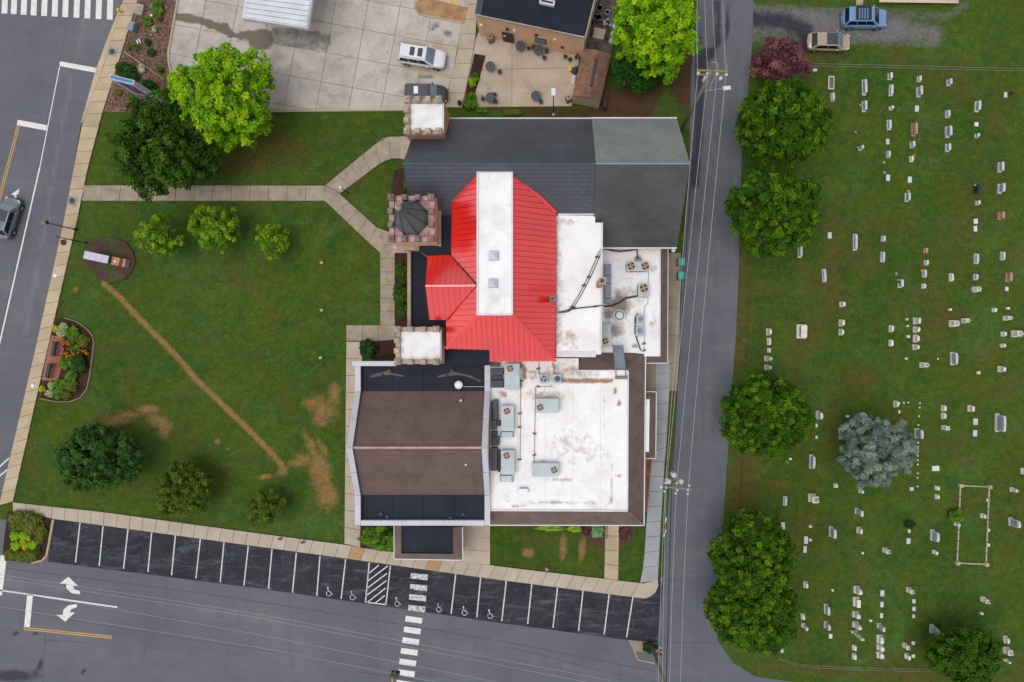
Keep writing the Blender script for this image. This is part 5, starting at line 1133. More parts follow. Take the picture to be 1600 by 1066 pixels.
for k_, x, y, rx, ry, h, l in (('boxwood', 627, 424, 10, 12, 1.1, 'clipped round boxwood, topmost beside the grey parapet'), ('boxwood', 625, 460, 11.5, 16, 1.2, 'clipped boxwood, largest beside the grey parapet'), ('boxwood', 628, 485, 9, 13, 1.1, 'clipped boxwood, lowest beside the grey parapet'), ('boxwood', 631, 438, 6, 7, 1.0, 'small boxwood squeezed between two larger ones'),
    ('dark', 575, 545, 12, 14, 1.5, 'dark green shrub in the little bed left of the white tower'), ('green', 592, 838, 26, 16, 1.5, 'dense green hedge shrub left of the entrance porch'), ('green', 600, 848, 18, 12, 1.5, 'green hedge shrub at the porch corner'), ('dark', 608, 830, 12, 9, 1.4, 'dark shrub against the porch wall'),
    ('chart', 861, 824, 23, 6, .9, 'chartreuse hedge under the white wing gutter, longer piece'), ('chart', 899, 825, 13, 7, .9, 'chartreuse hedge under the white wing gutter, shorter piece'), ('plum', 917, 828, 9, 9, .9, 'plum-red shrub left of the wing path'), ('blue', 933, 829, 9, 11, 1.1, 'blue-green shrub left of the wing path'), ('plum', 976, 832, 10, 12, .5, 'low plum-red shrub right of the wing path'),
    ('green', 735, 158, 10, 11, 1.2, 'bushy green shrub at the patio edge'), ('lime', 738, 128, 6, 7, .9, 'small lime shrub in the patio bed'), ('green', 742, 121, 6, 6, .8, 'small leafy plant in the patio bed'), ('dark', 718, 161, 3, 4, .6, 'tiny dark shrub beside the black car'),
    ('dark', 196, 109, 14, 11, 1.1, 'dark spreading shrub above the blue pylon sign'), ('dark', 209, 120, 8, 7, .9, 'dark shrub against the pylon sign'), ('dark', 233, 135, 10, 10, 1.2, 'dark shrub right of the pylon sign'), ('white', 221, 107, 7, 7, .5, 'pale variegated plant in the street bed'), ('olive', 250, 109, 5, 5, .7, 'yellowish shrub near the lot kerb'),
    ('green', 211, 74, 4.5, 4.5, .6, 'bright green tuft in the street bed'), ('green', 230, 34, 7, 6, .6, 'green leafy clump below the concrete box'), ('green', 246, 12, 8, 10, .7, 'green clump at the top of the street bed'), ('olive', 248, 27, 6, 5, .5, 'olive clump in the upper street bed'), ('white', 241, 46, 4.5, 5, .5, 'pale grey-green plant in the street bed'), ('dark', 231, 66, 4.5, 5, .6, 'dark tuft in the middle of the street bed'), ('dark', 236, 82, 6, 6, .4, 'sparse dark plant in the street bed'), ('olive', 201, 74, 4, 4, .3, 'sparse olive tuft by the sidewalk'), ('gold', 184, 117, 3, 3, .5, 'small yellow-orange plant at the sidewalk edge'),
    ('olive', 185, 145, 6, 5, .3, 'sparse olive plant below the pylon sign'), ('olive', 203, 152, 6, 5, .3, 'sparse plant between sign and dark tree'), ('dark', 193, 412, 6, 4, .5, 'dark leafy plant at the right end of the stone sign'), ('dark', 1016, 1012, 12, 8, 1.0, 'weedy bush at the foot of the leaning pole'), ('dark', 1422, 820, 8, 6, .9, 'dark shrub beside a small gravestone'), ('green', 1494, 806, 11, 9, 1.0, 'bright green shrub at the grave plot corner'), ('green', 634, 285, 3, 9, .6, 'narrow green plant at the tower bed'), ('olive', 800, 176, 16, 5, .4, 'weeds along the nave gutter'), ('green', 752, 172, 9, 4, .4, 'weedy clump below the patio bed')):
    shrub(k_, x, y, rx, l, h, ry, 0)

# ------------------------------------------------------------------ vehicles
def paint(name, c, metal=.2): return M(name, c, tuple(x * .95 for x in c[:3]) + (1,), .4, .28, .0, spec=.6, metal=metal, coat=.6)
def car(lab, px, py, ang, L, W, Hc, pm, suv=True, cat='car', roof=None, extras='', belt=None):
    t = thing('parked_car' if cat != 'moving' else 'car', lab, 'car', P(px, py, .08 if py < 180 and px < 800 else .03), math.radians(ang)); zb = belt or (1.05 if suv else .92); hw = W / 2
    # body: stations from nose (+x) to tail
    st_ = [(L / 2, .50, .42, .60), (L / 2 - .10, .72, .32, .74), (L / 2 - .30, .88, .28, zb - .20), (L / 2 - .65, .96, .26, zb - .12), (L * .25, 1.0, .25, zb - .02), (L * .12, 1.0, .25, zb), (-L * .2, 1.0, .25, zb + .02), (-L * .4, .98, .26, zb + .02), (-L / 2 + .2, .93, .32, zb - (0 if suv else .03)), (-L / 2 + .06, .86, .36, zb - .08), (-L / 2, .74, .45, zb - .2)]
    m = MB(); rings = []
    for x, f, z0, z1 in st_:
        w_ = hw * f; rings.append([(x, -w_ * .9, z0), (x, -w_, z0 + .2), (x, -w_ * .985, z1 - .12), (x, -w_ * .86, z1), (x, -w_ * .4, z1 + .035), (x, w_ * .4, z1 + .035), (x, w_ * .86, z1), (x, w_ * .985, z1 - .12), (x, w_, z0 + .2), (x, w_ * .9, z0)])
    b = len(m.v)
    for r in rings: m.v += r
    k = 10
    for i in range(len(rings) - 1):
        for j in range(k):
            l = (j + 1) % k; m.f.append((b + i * k + j, b + i * k + l, b + (i + 1) * k + l, b + (i + 1) * k + j)); m.m.append(0)
    m.f.append(tuple(range(b, b + k))[::-1]); m.m.append(0); m.f.append(tuple(range(b + (len(rings) - 1) * k, b + len(rings) * k))); m.m.append(0)
    obj('body', m, pm, t, False, smooth=True, bevel=.02)
    # greenhouse
    if suv: xb0, xt0, xt1, xb1 = L * .28, L * .11, -L * .42, -L * .475
    else: xb0, xt0, xt1, xb1 = L * .31, L * .15, -L * .31, -L * .43
    wb, wt = hw * .94, hw * .76
    q = lambda f, s_, up: ((xb0 + (xt0 - xb0) * up) if f else (xb1 + (xt1 - xb1) * up), s_ * (wb + (wt - wb) * up), zb + .0 + (Hc - zb) * up)
    m = MB(); cab = [q(1, -1, 0), q(1, 1, 0), q(0, 1, 0), q(0, -1, 0), q(1, -1, 1), q(1, 1, 1), q(0, 1, 1), q(0, -1, 1)]
    m.v += cab; 
    for f in ((4, 5, 6, 7), (0, 1, 5, 4), (1, 2, 6, 5), (2, 3, 7, 6), (3, 0, 4, 7)): m.f.append(f); m.m.append(0)
    obj('roof', m, roof or pm, t, False, bevel=.07)
    def pane(name, A_, B_, C_, D_, mat, off):
        m = MB(); o = Vector(off); pts = [Vector(A_), Vector(B_), Vector(C_), Vector(D_)]; c = sum(pts, Vector()) / 4
        m.face([c + (p - c) * .97 + o for p in pts]); m2 = m; n = (pts[1] - pts[0]).cross(pts[2] - pts[0])
        obj(name, m, mat, t, False)
    pane('windscreen', q(1, -.92, .06), q(1, .92, .06), q(1, .92, .93), q(1, -.92, .93), m_glass if not extras.count('D') else m_glassd, (.02, 0, .02))
    pane('rear_window', q(0, .9, .12), q(0, -.9, .12), q(0, -.9, .9), q(0, .9, .9), m_glassd, (-.02, 0, .02))
    for s_ in (-1, 1):
        def sp(u, up): a_, b_ = Vector(q(1, s_, up)), Vector(q(0, s_, up)); return a_.lerp(b_, u)
        for u0, u1 in (((.05, .34), (.352, .66), (.675, .97)) if suv else ((.07, .48), (.495, .93))):
            P4 = [sp(u0 + (.05 if u0 < .1 else 0), .12), sp(u1, .12), sp(u1 - (.04 if u1 > .85 else 0), .86), sp(u0 + (.02 if u0 < .1 else 0), .86)]
            pane('side_window', *(P4 if s_ < 0 else P4[::-1]), m_glassd, (0, s_ * .025, .015))
    for sx in (.31, -.30):
        for s_ in (-1, 1):
            m = MB(); y = s_ * (hw - .1); xx = L * sx; n = 18; r = .36 if suv else .32
            ring = [[(xx + r * math.cos(a_), y + o, r + r * math.sin(a_)) for a_ in np.linspace(0, 2 * math.pi, n + 1)[:-1]] for o in (-.11, .11)]
            b = len(m.v); m.v += ring[0] + ring[1]
            for j in range(n): m.f.append((b + j, b + (j + 1) % n, b + n + (j + 1) % n, b + n + j)); m.m.append(0)
            m.f.append(tuple(range(b, b + n))); m.m.append(0); m.f.append(tuple(range(b + 2 * n - 1, b + n - 1, -1))); m.m.append(0)
            wl = obj('wheel', m, m_tyre, t, False)
            m = MB(); m.face([(xx + r * .62 * math.cos(a_), y + s_ * .115, r + r * .62 * math.sin(a_)) for a_ in np.linspace(0, 2 * math.pi * s_, n + 1)[:-1]]); obj('rim', m, m_rim, wl, False)
    for s_ in (-1, 1):
        m = MB(); m.box((L / 2 - .27, s_ * hw * .70, .66), (.34, .24, .12), -s_ * .5); obj('headlight', m, m_lampw, t, False, bevel=.03)
        m = MB(); m.box((-L / 2 + .13, s_ * hw * .76, zb - .17), (.2, .26, .2), s_ * .35); obj('taillight', m, m_lampr, t, False, bevel=.03)
        m = MB(); m.box((L * .16, s_ * (hw + .08), zb + .08), (.14, .22, .15)); obj('mirror', m, pm, t, False, bevel=.03)
    if 'R' in extras:
        for s_ in (-1, 1):
            m = MB(); m.tube([(xt0 - .15, s_ * wt * .9, Hc + .05), (xt1 + .15, s_ * wt * .9, Hc + .05)], .03, 6); obj('roof_rail', m, m_lead, t, False)
    if 'K' in extras:
        m = MB()
        for i in range(5): m.box((xt0 - .55 - i * .28, 0, Hc + .07), (.1, wt * 1.7, .05))
        for s_ in (-1, 1): m.box((xt0 - 1.1, s_ * wt * .85, Hc + .06), (1.5, .1, .06))
        for xx in (xt0 - .38, xt0 - 1.82): m.box((xx, 0, Hc + .065), (.14, wt * 1.7, .06))
        obj('roof_rack', m, m_dark, t, False)
    if 'S' in extras:
        for xx in (.0, -L * .165): m = MB(); m.box((xx, 0, Hc + .005), (.5, wt * 1.15, .03)); obj('sunroof', m, m_ductd, t, False)
    if 'P' in extras:
        m = MB(); m.box((L * .02, 0, Hc + .004), (1.15, wt * 1.8, .03)); obj('sunroof', m, m_ductd, t, False)
    m = MB(); m.box((-L / 2 + .0, 0, .72), (.03, .45, .14)); obj('number_plate', m, m_signw, t, False)
    m = MB(); m.box((L / 2 - .06, 0, .58), (.12, W * .5, .2)); obj('grille', m, m_dark, t, False)
    return t
car('white SUV with two dark sunroofs parked on the concrete lot', 661.5, 93, -9, 5.0, 2.0, 1.75, paint('white_car_paint', T(226, 226, 230), 0), True, extras='SR')
car('black SUV parked below the white SUV, partly behind the small tower', 667.5, 151, -1, 4.5, 1.9, 1.68, paint('black_car_paint', T(52, 54, 64)), True, extras='R')
car('light blue SUV with black roof rack on the gravel drive', 1346, 34, 0, 4.75, 1.95, 1.8, paint('blue_car_paint', T(106, 148, 190), .1), True, extras='KD', belt=1.12)
car('tan sedan with dark sunroof parked beside the gravel drive', 1291, 70, -1, 4.5, 1.8, 1.45, paint('tan_car_paint', T(178, 158, 136), .2), False, extras='P')
car('dark grey hatchback on the main street, cut by the photo edge', 19, 342, 72, 4.4, 1.85, 1.5, paint('grey_car_paint', T(112, 116, 128), .3), False, cat='moving', extras='P')

# ------------------------------------------------------------------ poles and wires
def catenary(a_, b_, sag, n=16):
    return [a_.lerp(b_, i / n) - Vector((0, 0, sag * 4 * (i / n) * (1 - i / n))) for i in range(n + 1)]
def wire(lab, pts, sag, r=.022, mat=m_wire, nm='power_line'):
    m = MB()
    for a_, b_ in zip(pts[:-1], pts[1:]): m.tube(catenary(a_, b_, sag), r, 5)
    o = obj(nm, m, mat); tag(o, lab, 'power line', 'overhead lines'); return o
Z1P, Z2P, Z3P = 15.2, 9.2, 10.5
p1 = thing('utility_pole', 'tall greenish utility pole with two crossarms and a street lamp near the top road', 'utility pole', P(1063, 207, 0))
b_, t_ = P(1063, 207, 0), P(1112, 111, 15.6); m = MB(); m.tube([b_, b_.lerp(t_, .5), t_], .2, 10, .13); obj('pole', m, m_wood, p1, smooth=True)
for y0, dz in ((109.5, 15.35), (116, 14.6)):
    m = MB(); a_, c = P(1089, y0, dz), P(1137, y0 + 2, dz); d = (c - a_).normalized(); n = Vector((-d.y, d.x, 0)) * .07; m.prism([a_ + n, c + n, c - n, a_ - n], thick=.14); obj('crossarm', m, m_arm, p1)
for x, y in ((1091, 114.5), (1106, 115), (1120.5, 115.5), (1134.5, 117)):
    c = P(x, y, 14.7); m = MB(); m.cyl((c.x, c.y, 14.6), .11, .12, 10); m.dome((c.x, c.y, 14.72), .15, .16, 10, 3); obj('insulator', m, m_ceramic, p1)
c = P(1103.5, 121, 13.6); m = MB(); m.cyl((c.x, c.y, 12.9), .22, .75, 14); m.dome((c.x, c.y, 13.65), .22, .12, 14, 3); obj('transformer', m, m_trans, p1, smooth=False)
c = P(1126, 122.5, 13.4); m = MB(); m.cyl((c.x, c.y, 13.2), .14, .3, 10); obj('arrester', m, m_ceramic, p1)
m = MB(); m.tube([P(1100, 143, 9.6), P(1106, 141.5, 9.9), P(1130, 138, 10.1)], .035, 6); obj('lamp_arm', m, m_lead, p1)
c = P(1136, 137.5, 10.1); m = MB(); m.box((c.x, c.y, 10.1), (.8, .42, .18), .1, taper=.75); obj('lamp_head', m, m_ceramic, p1, bevel=.06)
m = MB()
for pts in (((1111.5, 97, 14.5), (1119, 98, 14.6), (1123, 104, 14.6), (1120.5, 115, 14.8)), ((1132, 98, 14.5), (1136.5, 102, 14.6), (1134.5, 116, 14.8)), ((1106, 133, 13.5), (1107.5, 128, 13.8), (1106, 116, 14.7)), ((1120, 117, 14.7), (1116, 124, 14.4), (1111, 132, 14.2), (1110, 142, 14.2))): m.tube([P(*p) for p in pts], .025, 5)
obj('jumper_wire', m, m_wire, p1)
p2 = thing('utility_pole', 'utility pole with three round white transformers beside the grey sidewalk', 'utility pole', P(1042.5, 726, 0))
b_, t_ = P(1042.5, 726, 0), P(1056.5, 763, 9.6); m = MB(); m.tube([b_, b_.lerp(t_, .5), t_], .16, 10, .12); obj('pole', m, m_armg, p2, smooth=True)
m = MB(); a_, c = P(1032, 760.5, 9.3), P(1081, 765, 9.3); d = (c - a_).normalized(); n = Vector((-d.y, d.x, 0)) * .07; m.prism([a_ + n, c + n, c - n, a_ - n], thick=.14); obj('crossarm', m, m_armg, p2)
for x, y in ((1053.5, 743), (1045, 753), (1064.5, 753)):
    c = P(x, y, 8.2); m = MB(); m.cyl((c.x, c.y, 7.3), .25, .85, 16); m.dome((c.x, c.y, 8.15), .26, .14, 16, 3); obj('transformer', m, m_trans, p2)
    q = P(1054, 750, 7.7); m = MB(); m.tube([Vector((q.x, q.y, 7.7)), Vector((c.x, c.y, 7.7))], .05, 5); obj('bracket', m, m_lead, p2)
for x, y in ((1033, 761), (1041, 762), (1058, 766), (1075, 766), (1038.5, 768), (1056, 771), (1074.5, 772), (1077, 759), (1057.5, 755), (1039.5, 755)):
    c = P(x, y, 9.3); m = MB(); m.cyl((c.x, c.y, 9.2), .075, .2, 8); m.cyl((c.x, c.y, 9.27), .1, .04, 8); obj('insulator', m, m_ceramic, p2)
p3 = thing('utility_pole', 'dark wooden pole leaning out over the traffic island at the bottom', 'utility pole', P(1017, 1004, 0))
b_, t_ = P(1016, 1004, 0), P(1044, 1082, 10.7); m = MB(); m.tube([b_, b_.lerp(t_, .5), t_], .17, 10, .12); obj('pole', m, m_wood, p3, smooth=True)
m = MB(); a_, c = P(1022, 1080, 10.4), P(1070, 1084, 10.4); d = (c - a_).normalized(); n = Vector((-d.y, d.x, 0)) * .07; m.prism([a_ + n, c + n, c - n, a_ - n], thick=.14); obj('crossarm', m, m_armg, p3)
for x in (1028, 1046, 1063): c = P(x, 1082, 10.5); m = MB(); m.cyl((c.x, c.y, 10.35), .08, .25, 8); obj('insulator', m, m_ceramic, p3)
for i, (x0, x1, x2, x3, lab) in enumerate(((1091, 1090, 1039.5, 1028, 'leftmost overhead wire along the right road'), (1101, 1106, 1041, 1035, 'second overhead wire from the left along the right road'), (1111, 1120.5, 1057, 1046, 'third overhead wire from the left along the right road'), (1129, 1134.5, 1075.5, 1063, 'rightmost overhead wire along the right road'))):
    wire(lab, [P(x0, -60, 13.5), P(x1, 116, 14.9), P(x2, 763, 9.45), P(x3, 1082, 10.6), P(x3 - 6, 1300, 11)], .35)
wire('thick dark cable bundle low beside the right road', [P(1085, -40, 8), P(1088, 160, 8.5), P(1050, 748, 6.6), P(1044, 985, 7.0), P(1041, 1075, 7.6)], .15, .05, m_wired, 'cable_bundle')
for pts, z, lab in (([(-60, 889), (200, 928), (400, 959), (799, 1034), (1060, 1084)], 8, 'uppermost thin wire crossing the bottom street'), ([(-60, 895), (200, 934), (400, 964.5), (799, 1043), (1000, 1083)], 8.2, 'second thin wire from the top crossing the bottom street'),
                    ([(-60, 912), (200, 956), (400, 991), (770, 1065), (860, 1084)], 8.4, 'third, brightest thin wire crossing the bottom street'), ([(-60, 939), (200, 980), (400, 1011), (640, 1058), (760, 1082)], 8.6, 'lowest thin wire crossing the bottom street')):
    wire(lab, [P(x, y, z) for x, y in pts], .02, .016)
tr = thing('traffic_signal', 'dark traffic signal hanging over the street at the bottom photo edge', 'traffic signal', P(615, 1058, 8.0)); m = MB(); m.box((0, 0, -.5), (.75, .3, 1.0)); obj('housing', m, m_dark, tr, False); m = MB(); m.tube([(-.1, 0, 0), (-.1, -.1, .2), (0, -.6, .4)], .05, 6); obj('hanger', m, m_yellow, tr, False)
for i, z in enumerate((-.2, -.5, -.8)): m = MB(); m.cyl((0, .15, z), .11, .02, 10); obj('lens', m, (m_stop, m_yellow, m_teal)[i], tr, False)
m = MB(); m.tube([P(560, 1050, 8.4), P(615, 1058, 8.4), P(700, 1071, 8.4), P(900, 1100, 8.4)], .02, 5); tag(obj('signal_span_wire', m, m_wired), 'dark span wire carrying the hanging signal', 'wire')

# lamps ------------------------------------------------------------------
def lamp_post(lab, bx, by, h, kind, r=.06):
    b_ = P(bx, by, 0); t = thing('street_lamp', lab, 'lamp', b_)
    m = MB(); m.cyl((0, 0, 0), r * 2.2, .3, 10); obj('base', m, m_dark if kind != 'area' else m_gutter, t, False); m = MB(); m.cyl((0, 0, .3), r, h - .3, 8, r * .7); obj('pole', m, m_dark, t, False)
    if kind == 'lantern':
        m = MB(); m.box((0, 0, h + .25), (.34, .34, .5), taper=1.2); obj('lantern', m, m_ductd, t, False); m = MB(); m.box((0, 0, h + .6), (.46, .46, .2), taper=.2); obj('cap', m, m_stoned, t, False)
    elif kind == 'globe': m = MB(); m.dome((0, 0, h + .1), .2, .2, 14, 5); m.cyl((0, 0, h - .05), .12, .15, 12, .2); obj('globe', m, m_ceramic, t, False, smooth=True)
    elif kind == 'area':
        m = MB(); m.box((0, .35, h + .05), (.42, .72, .16)); obj('lamp_head', m, m_ceramic, t, False, bevel=.03)
    elif kind == 'arm': m = MB(); m.tube([(0, 0, h), (-.05, 0, h + .3)], r * .5, 6); m.cyl((0, 0, h * .5), .1, .12, 8); obj('collar', m, m_lead, t, False)
    return t
lamp_post('black lantern post left of the lawn, nearer the path', 119, 359, 4.1, 'lantern')
lamp_post('bare black post between the lantern post and the stone sign', 135, 380, 4.4, 'arm')
lamp_post('short path lamp with white globe at the path fork', 543, 301, 2.2, 'globe', .05)
lamp_post('white area lamp on a dark pole at the patio edge', 865, 180, 5.6, 'area')
lamp_post('white area lamp standing behind the small tower over the black SUV', 667, 177, 5.6, 'area')
for x, y, l in ((504, 411, 'uppermost'), (504, 485, 'middle'), (502.5, 559, 'lowest')):
    t = thing('flood_light', l + ' of three small flood lights on the lawn', 'lamp', P(x, y, 0), .3, 'lawn flood lights'); m = MB(); m.cyl((0, 0, -.03), .04, .2, 6); obj('stake', m, m_dark, t, False); m = MB(); m.box((0, 0, .25), (.34, .26, .2)); obj('housing', m, m_lead, t, False); m = MB(); m.box((0, 0, .36), (.3, .22, .03)); obj('lens', m, m_fang, t, False)
for x, y, l in ((439, 841, 'left'), (474.5, 846.5, 'right')):
    t = thing('flood_light', l + ' of two dark flood lights at the lower sidewalk edge', 'lamp', P(x, y, .14), .2, 'dark flood lights'); m = MB(); m.cyl((0, 0, -.03), .04, .25, 6); obj('stake', m, m_dark, t, False); m = MB(); m.box((0, 0, .28), (.36, .2, .18)); obj('housing', m, m_dark, t, False)

# signs --------------------------------------------------------------------
sg = thing('pylon_sign', 'tall blue and white pylon sign leaning over the street sidewalk', 'sign', P(238, 149, 0))
nb, fb = P(238, 149, .0), P(208, 139, .0); zt = 5.4
a_, b2 = P(209, 129, zt), P(171, 119.5, zt); d = (b2 - a_).normalized(); n = Vector((-d.y, d.x, 0)) * .22
if n.y < 0: n = -n
cb = Vector((a_.x, a_.y, 0)) ; Lg = (b2 - a_).length
def sbox(m, u0, u1, z0, z1, o=0., th=1.0):
    q = [a_ + d * u0 + n * th, a_ + d * u1 + n * th, a_ + d * u1 - n * th, a_ + d * u0 - n * th]; m.prism([Vector((p.x, p.y, z1)) for p in q], z0)
m = MB(); sbox(m, 0, .3, 0, zt); sbox(m, Lg - .3, Lg, 1.2, zt); obj('column', m, m_signw, sg)
m = MB(); sbox(m, .302, Lg - .302, 1.6, zt - .01); obj('cabinet', m, m_signw, sg)
m = MB(); sbox(m, .1, Lg - .1, zt + .005, zt + .03, th=.72); obj('top_panel', m, m_bluet, sg)
m = MB(); sbox(m, .42, Lg - .42, 1.9, zt - .45, th=1.06); pn = obj('panel', m, m_blue, sg)
m = MB(); sbox(m, .45, 1.15, 3.0, 4.6, th=1.10); obj('emblem', m, m_magenta, sg)
m = MB(); m.box((nb.x, nb.y, .15), (.6, .6, .3)); obj('footing', m, m_lead, sg)
ms_ = thing('stone_sign', 'low stone and brick monument sign in the oval bed', 'sign', P(158, 404, 0))
ang = math.atan2(-(413 - 393), 185 - 128); A_, B_ = P(131, 398, 1.9), P(169, 406, 1.9); d = (B_ - A_).normalized(); n = Vector((-d.y, d.x, 0)); th_ = .36
q = [A_ + n * th_, B_ + n * th_, B_ - n * th_, A_ - n * th_]
m = MB(); m.prism([Vector((p.x, p.y, 1.8)) for p in q], 0); obj('sign_body', m, m_ductd, ms_)
for i in range(4):
    f0, f1 = i / 4 + .004, (i + 1) / 4 - .004; m = MB(); m.prism([Vector((p.x, p.y, 1.9)) for p in (A_.lerp(B_, f0) + n * .4, A_.lerp(B_, f1) + n * .4, A_.lerp(B_, f1) - n * .4, A_.lerp(B_, f0) - n * .4)], thick=.1); obj('cap_stone', m, m_cap, ms_)
C_ = B_ + d * .40; m = MB(); m.box((C_.x, C_.y, .7), (.85, .82, 1.4), math.atan2(d.y, d.x)); obj('brick_pier', m, m_brickred, ms_); D_ = C_ + d * .56
m = MB(); m.box((D_.x, D_.y, .45), (.3, .85, .9), math.atan2(d.y, d.x)); obj('end_stone', m, m_stone, ms_)
m = MB(); m.dome((C_.x, C_.y, 1.38), .14, .14, 10, 3); obj('cap_ornament', m, m_ceramic, ms_)
ss = thing('stop_sign', 'red stop sign with a small white plate at the bottom road junction', 'sign', P(1025, 1008, 0)); bp = P(1025, 1008, 0)
m = MB(); m.cyl((bp.x, bp.y, 0), .035, 2.6, 6); obj('post', m, m_lead, ss)
def octa(r, z, y, mt, nm, par):
    m = MB(); pts = [(bp.x + r * math.cos(t), bp.y + y, z + r * math.sin(t)) for t in np.linspace(math.pi / 8, math.pi / 8 + 2 * math.pi, 9)[:-1]]
    m.face(pts[::-1]); m.face([(x, yy - .02, zz) for x, yy, zz in pts]); return obj(nm, m, mt, par)
octa(.42, 2.2, .06, m_signw, 'border', ss); octa(.385, 2.2, .085, m_stop, 'face', ss)
fc = bpy.data.curves.new('lettering', 'FONT'); fc.body = 'STOP'; fc.size = .28; fc.align_x = 'CENTER'; fc.align_y = 'CENTER'; fc.extrude = .004; fo = bpy.data.objects.new('lettering', fc); COL.objects.link(fo)
fo.rotation_euler = (math.radians(90), 0, math.radians(180)); fo.location = (bp.x, bp.y + .10, 2.2); bpy.context.view_layer.update()
me = bpy.data.meshes.new_from_object(fo.evaluated_get(bpy.context.evaluated_depsgraph_get())); me.transform(fo.matrix_world); bpy.data.objects.remove(fo); me.materials.clear(); me.materials.append(m_signw); obj('lettering', me, None, ss)
q = P(1031, 1015, 0); m = MB(); m.box((bp.x + .25, bp.y + .08, 1.5), (.5, .03, .6)); pl = obj('plate', m, m_signw, ss); m = MB(); m.box((bp.x + .25, bp.y + .10, 1.5), (.34, .02, .4)); obj('plate_panel', m, m_duct, pl)
rl = thing('slanted_rail', 'black slanted rail at the hedge left of the porch', 'railing', P(566, 855, .14)); m = MB(); m.tube([P(565, 855, .3), P(580, 838, .95)], .05, 6); obj('bar', m, m_dark, rl); m = MB(); m.tube([P(565, 855, 0.1), P(565, 855, .3)], .04, 6); m.tube([P(580, 838, .1), P(580, 838, .95)], .04, 6); obj('leg', m, m_dark, rl)
sp_ = thing('sign_post', 'thin white sign post standing in the lower sidewalk', 'post', P(564, 858, .12)); m = MB(); m.cyl((0, 0, 0), .03, 1.6, 6); obj('post', m, m_ceramic, sp_, False); m = MB(); m.cyl((0, 0, 1.6), .06, .06, 6); obj('cap', m, m_dark, sp_, False)

# street furniture -----------------------------------------------------------
def bench(lab, px, py, rz):
    t = thing('park_bench', lab, 'bench', P(px, py, .19), rz, 'benches on the brick pad')
    for i in range(4): m = MB(); m.box((-.02 + i * .12 - .2, 0, .45), (.1, 1.5, .04)); obj('seat_slat', m, m_ductd, t, False)
    for i in range(3): m = MB(); m.box((.27 + i * .03, 0, .58 + i * .13), (.04, 1.5, .1)); obj('back_slat', m, m_ductd, t, False)
    for s_ in (-1, 1):
        m = MB(); m.box((-.15, s_ * .68, .21), (.06, .06, .42)); obj('leg', m, m_dark, t, False); m = MB(); m.box((.26, s_ * .68, .43), (.06, .06, .86)); obj('leg', m, m_dark, t, False); m = MB(); m.box((.03, s_ * .68, .62), (.5, .06, .05)); obj('armrest', m, m_dark, t, False)
bench('dark slatted bench, upper one on the brick pad', 89.5, 545, math.radians(-10)); bench('dark slatted bench, lower one on the brick pad', 81, 579, math.radians(-14))
hy = thing('fire_hydrant', 'yellow fire hydrant at the kerb near the top crosswalk', 'hydrant', P(190, 20, .1)); m = MB(); m.cyl((0, 0, 0), .16, .08, 12); m.cyl((0, 0, .08), .12, .5, 12); m.dome((0, 0, .58), .15, .18, 12, 4); obj('barrel', m, m_yellow, hy, False); m = MB(); m.box((0, 0, .42), (.42, .12, .12)); m.box((0, .14, .42), (.14, .2, .14)); obj('outlet', m, m_yellow, hy, False)
bx = thing('utility_box', 'tan concrete utility box in the street bed at the top', 'box', P(220, 17, .09), math.radians(-16)); m = MB(); m.box((0, 0, .2), (.85, 1.1, .4)); obj('body', m, m_stone, bx, False, bevel=.05); m = MB(); m.box((0, 0, .42), (.5, .7, .05)); obj('lid', m, m_lead, bx, False)
bx = thing('utility_cabinet', 'blue-grey cabinet beside the upper left sidewalk', 'cabinet', P(211, 47, .09), math.radians(-14)); m = MB(); m.box((0, 0, .4), (.6, .8, .8)); obj('body', m, m_duct, bx, False, bevel=.03); m = MB(); m.box((0, .5, .3), (.5, .25, .6)); obj('meter', m, m_lead, bx, False)
m = MB(); m.tube([P(194, 81, .3), P(256, 124, .3)], .05, 6); o = thing('low_rail', 'thin pale rail lying across the street bed', 'rail', P(225, 102, .09)); obj('bar', m, m_stone, o); m = MB(); m.tube([P(195, 82, .1), P(195, 82, .3)], .04, 5); m.tube([P(255, 123, .1), P(255, 123, .3)], .04, 5); obj('foot', m, m_stone, o)
for i, (x, y, w_, l) in enumerate(((218, 66, .45, 'pair of white cards staked in the street bed'), (239, 13, .3, 'white card staked at the top of the street bed'), (238, 25.5, .2, 'tiny white stone in the street bed'))):
    t = thing('garden_card', l, 'marker', P(x, y, .09), .5 + i); m = MB(); m.box((-w_ * .3, 0, .18), (.12, w_, .03)); m.box((w_ * .3, 0, .18), (.12, w_, .03)); obj('card', m, m_ceramic, t, False); m = MB(); m.cyl((0, 0, -.02), .02, .2, 5); obj('stake', m, m_lead, t, False)
for i, (x, y, sq) in enumerate(((175.5, 81, 1), (113, 314, 1), (99.5, 379, 0))):
    t = thing('utility_cover', ('round iron cover in the sidewalk above the pylon sign', 'round iron cover in the sidewalk where the path starts', 'round iron cover in the sidewalk by the black posts')[i], 'manhole cover', P(x, y, .14), math.radians(-15))
    if sq: m = MB(); m.box((0, 0, .02), (.95, .95, .03)); obj('frame', m, m_lead, t, False)
    m = MB(); m.cyl((0, 0, .03), .31, .02, 20); obj('lid', m, m_fand if not sq else m_ductd, t, False)
for i, (x, y) in enumerate(((86, 431), (51, 603))):
    t = thing('valve_cover', ('small pale cover in the sidewalk below the stone sign', 'small pale cover in the sidewalk below the benches')[i], 'cover', P(x, y, .14)); m = MB(); m.cyl((0, 0, 0), .2, .03, 8); obj('lid', m, m_ceramic, t, False)
tb = None
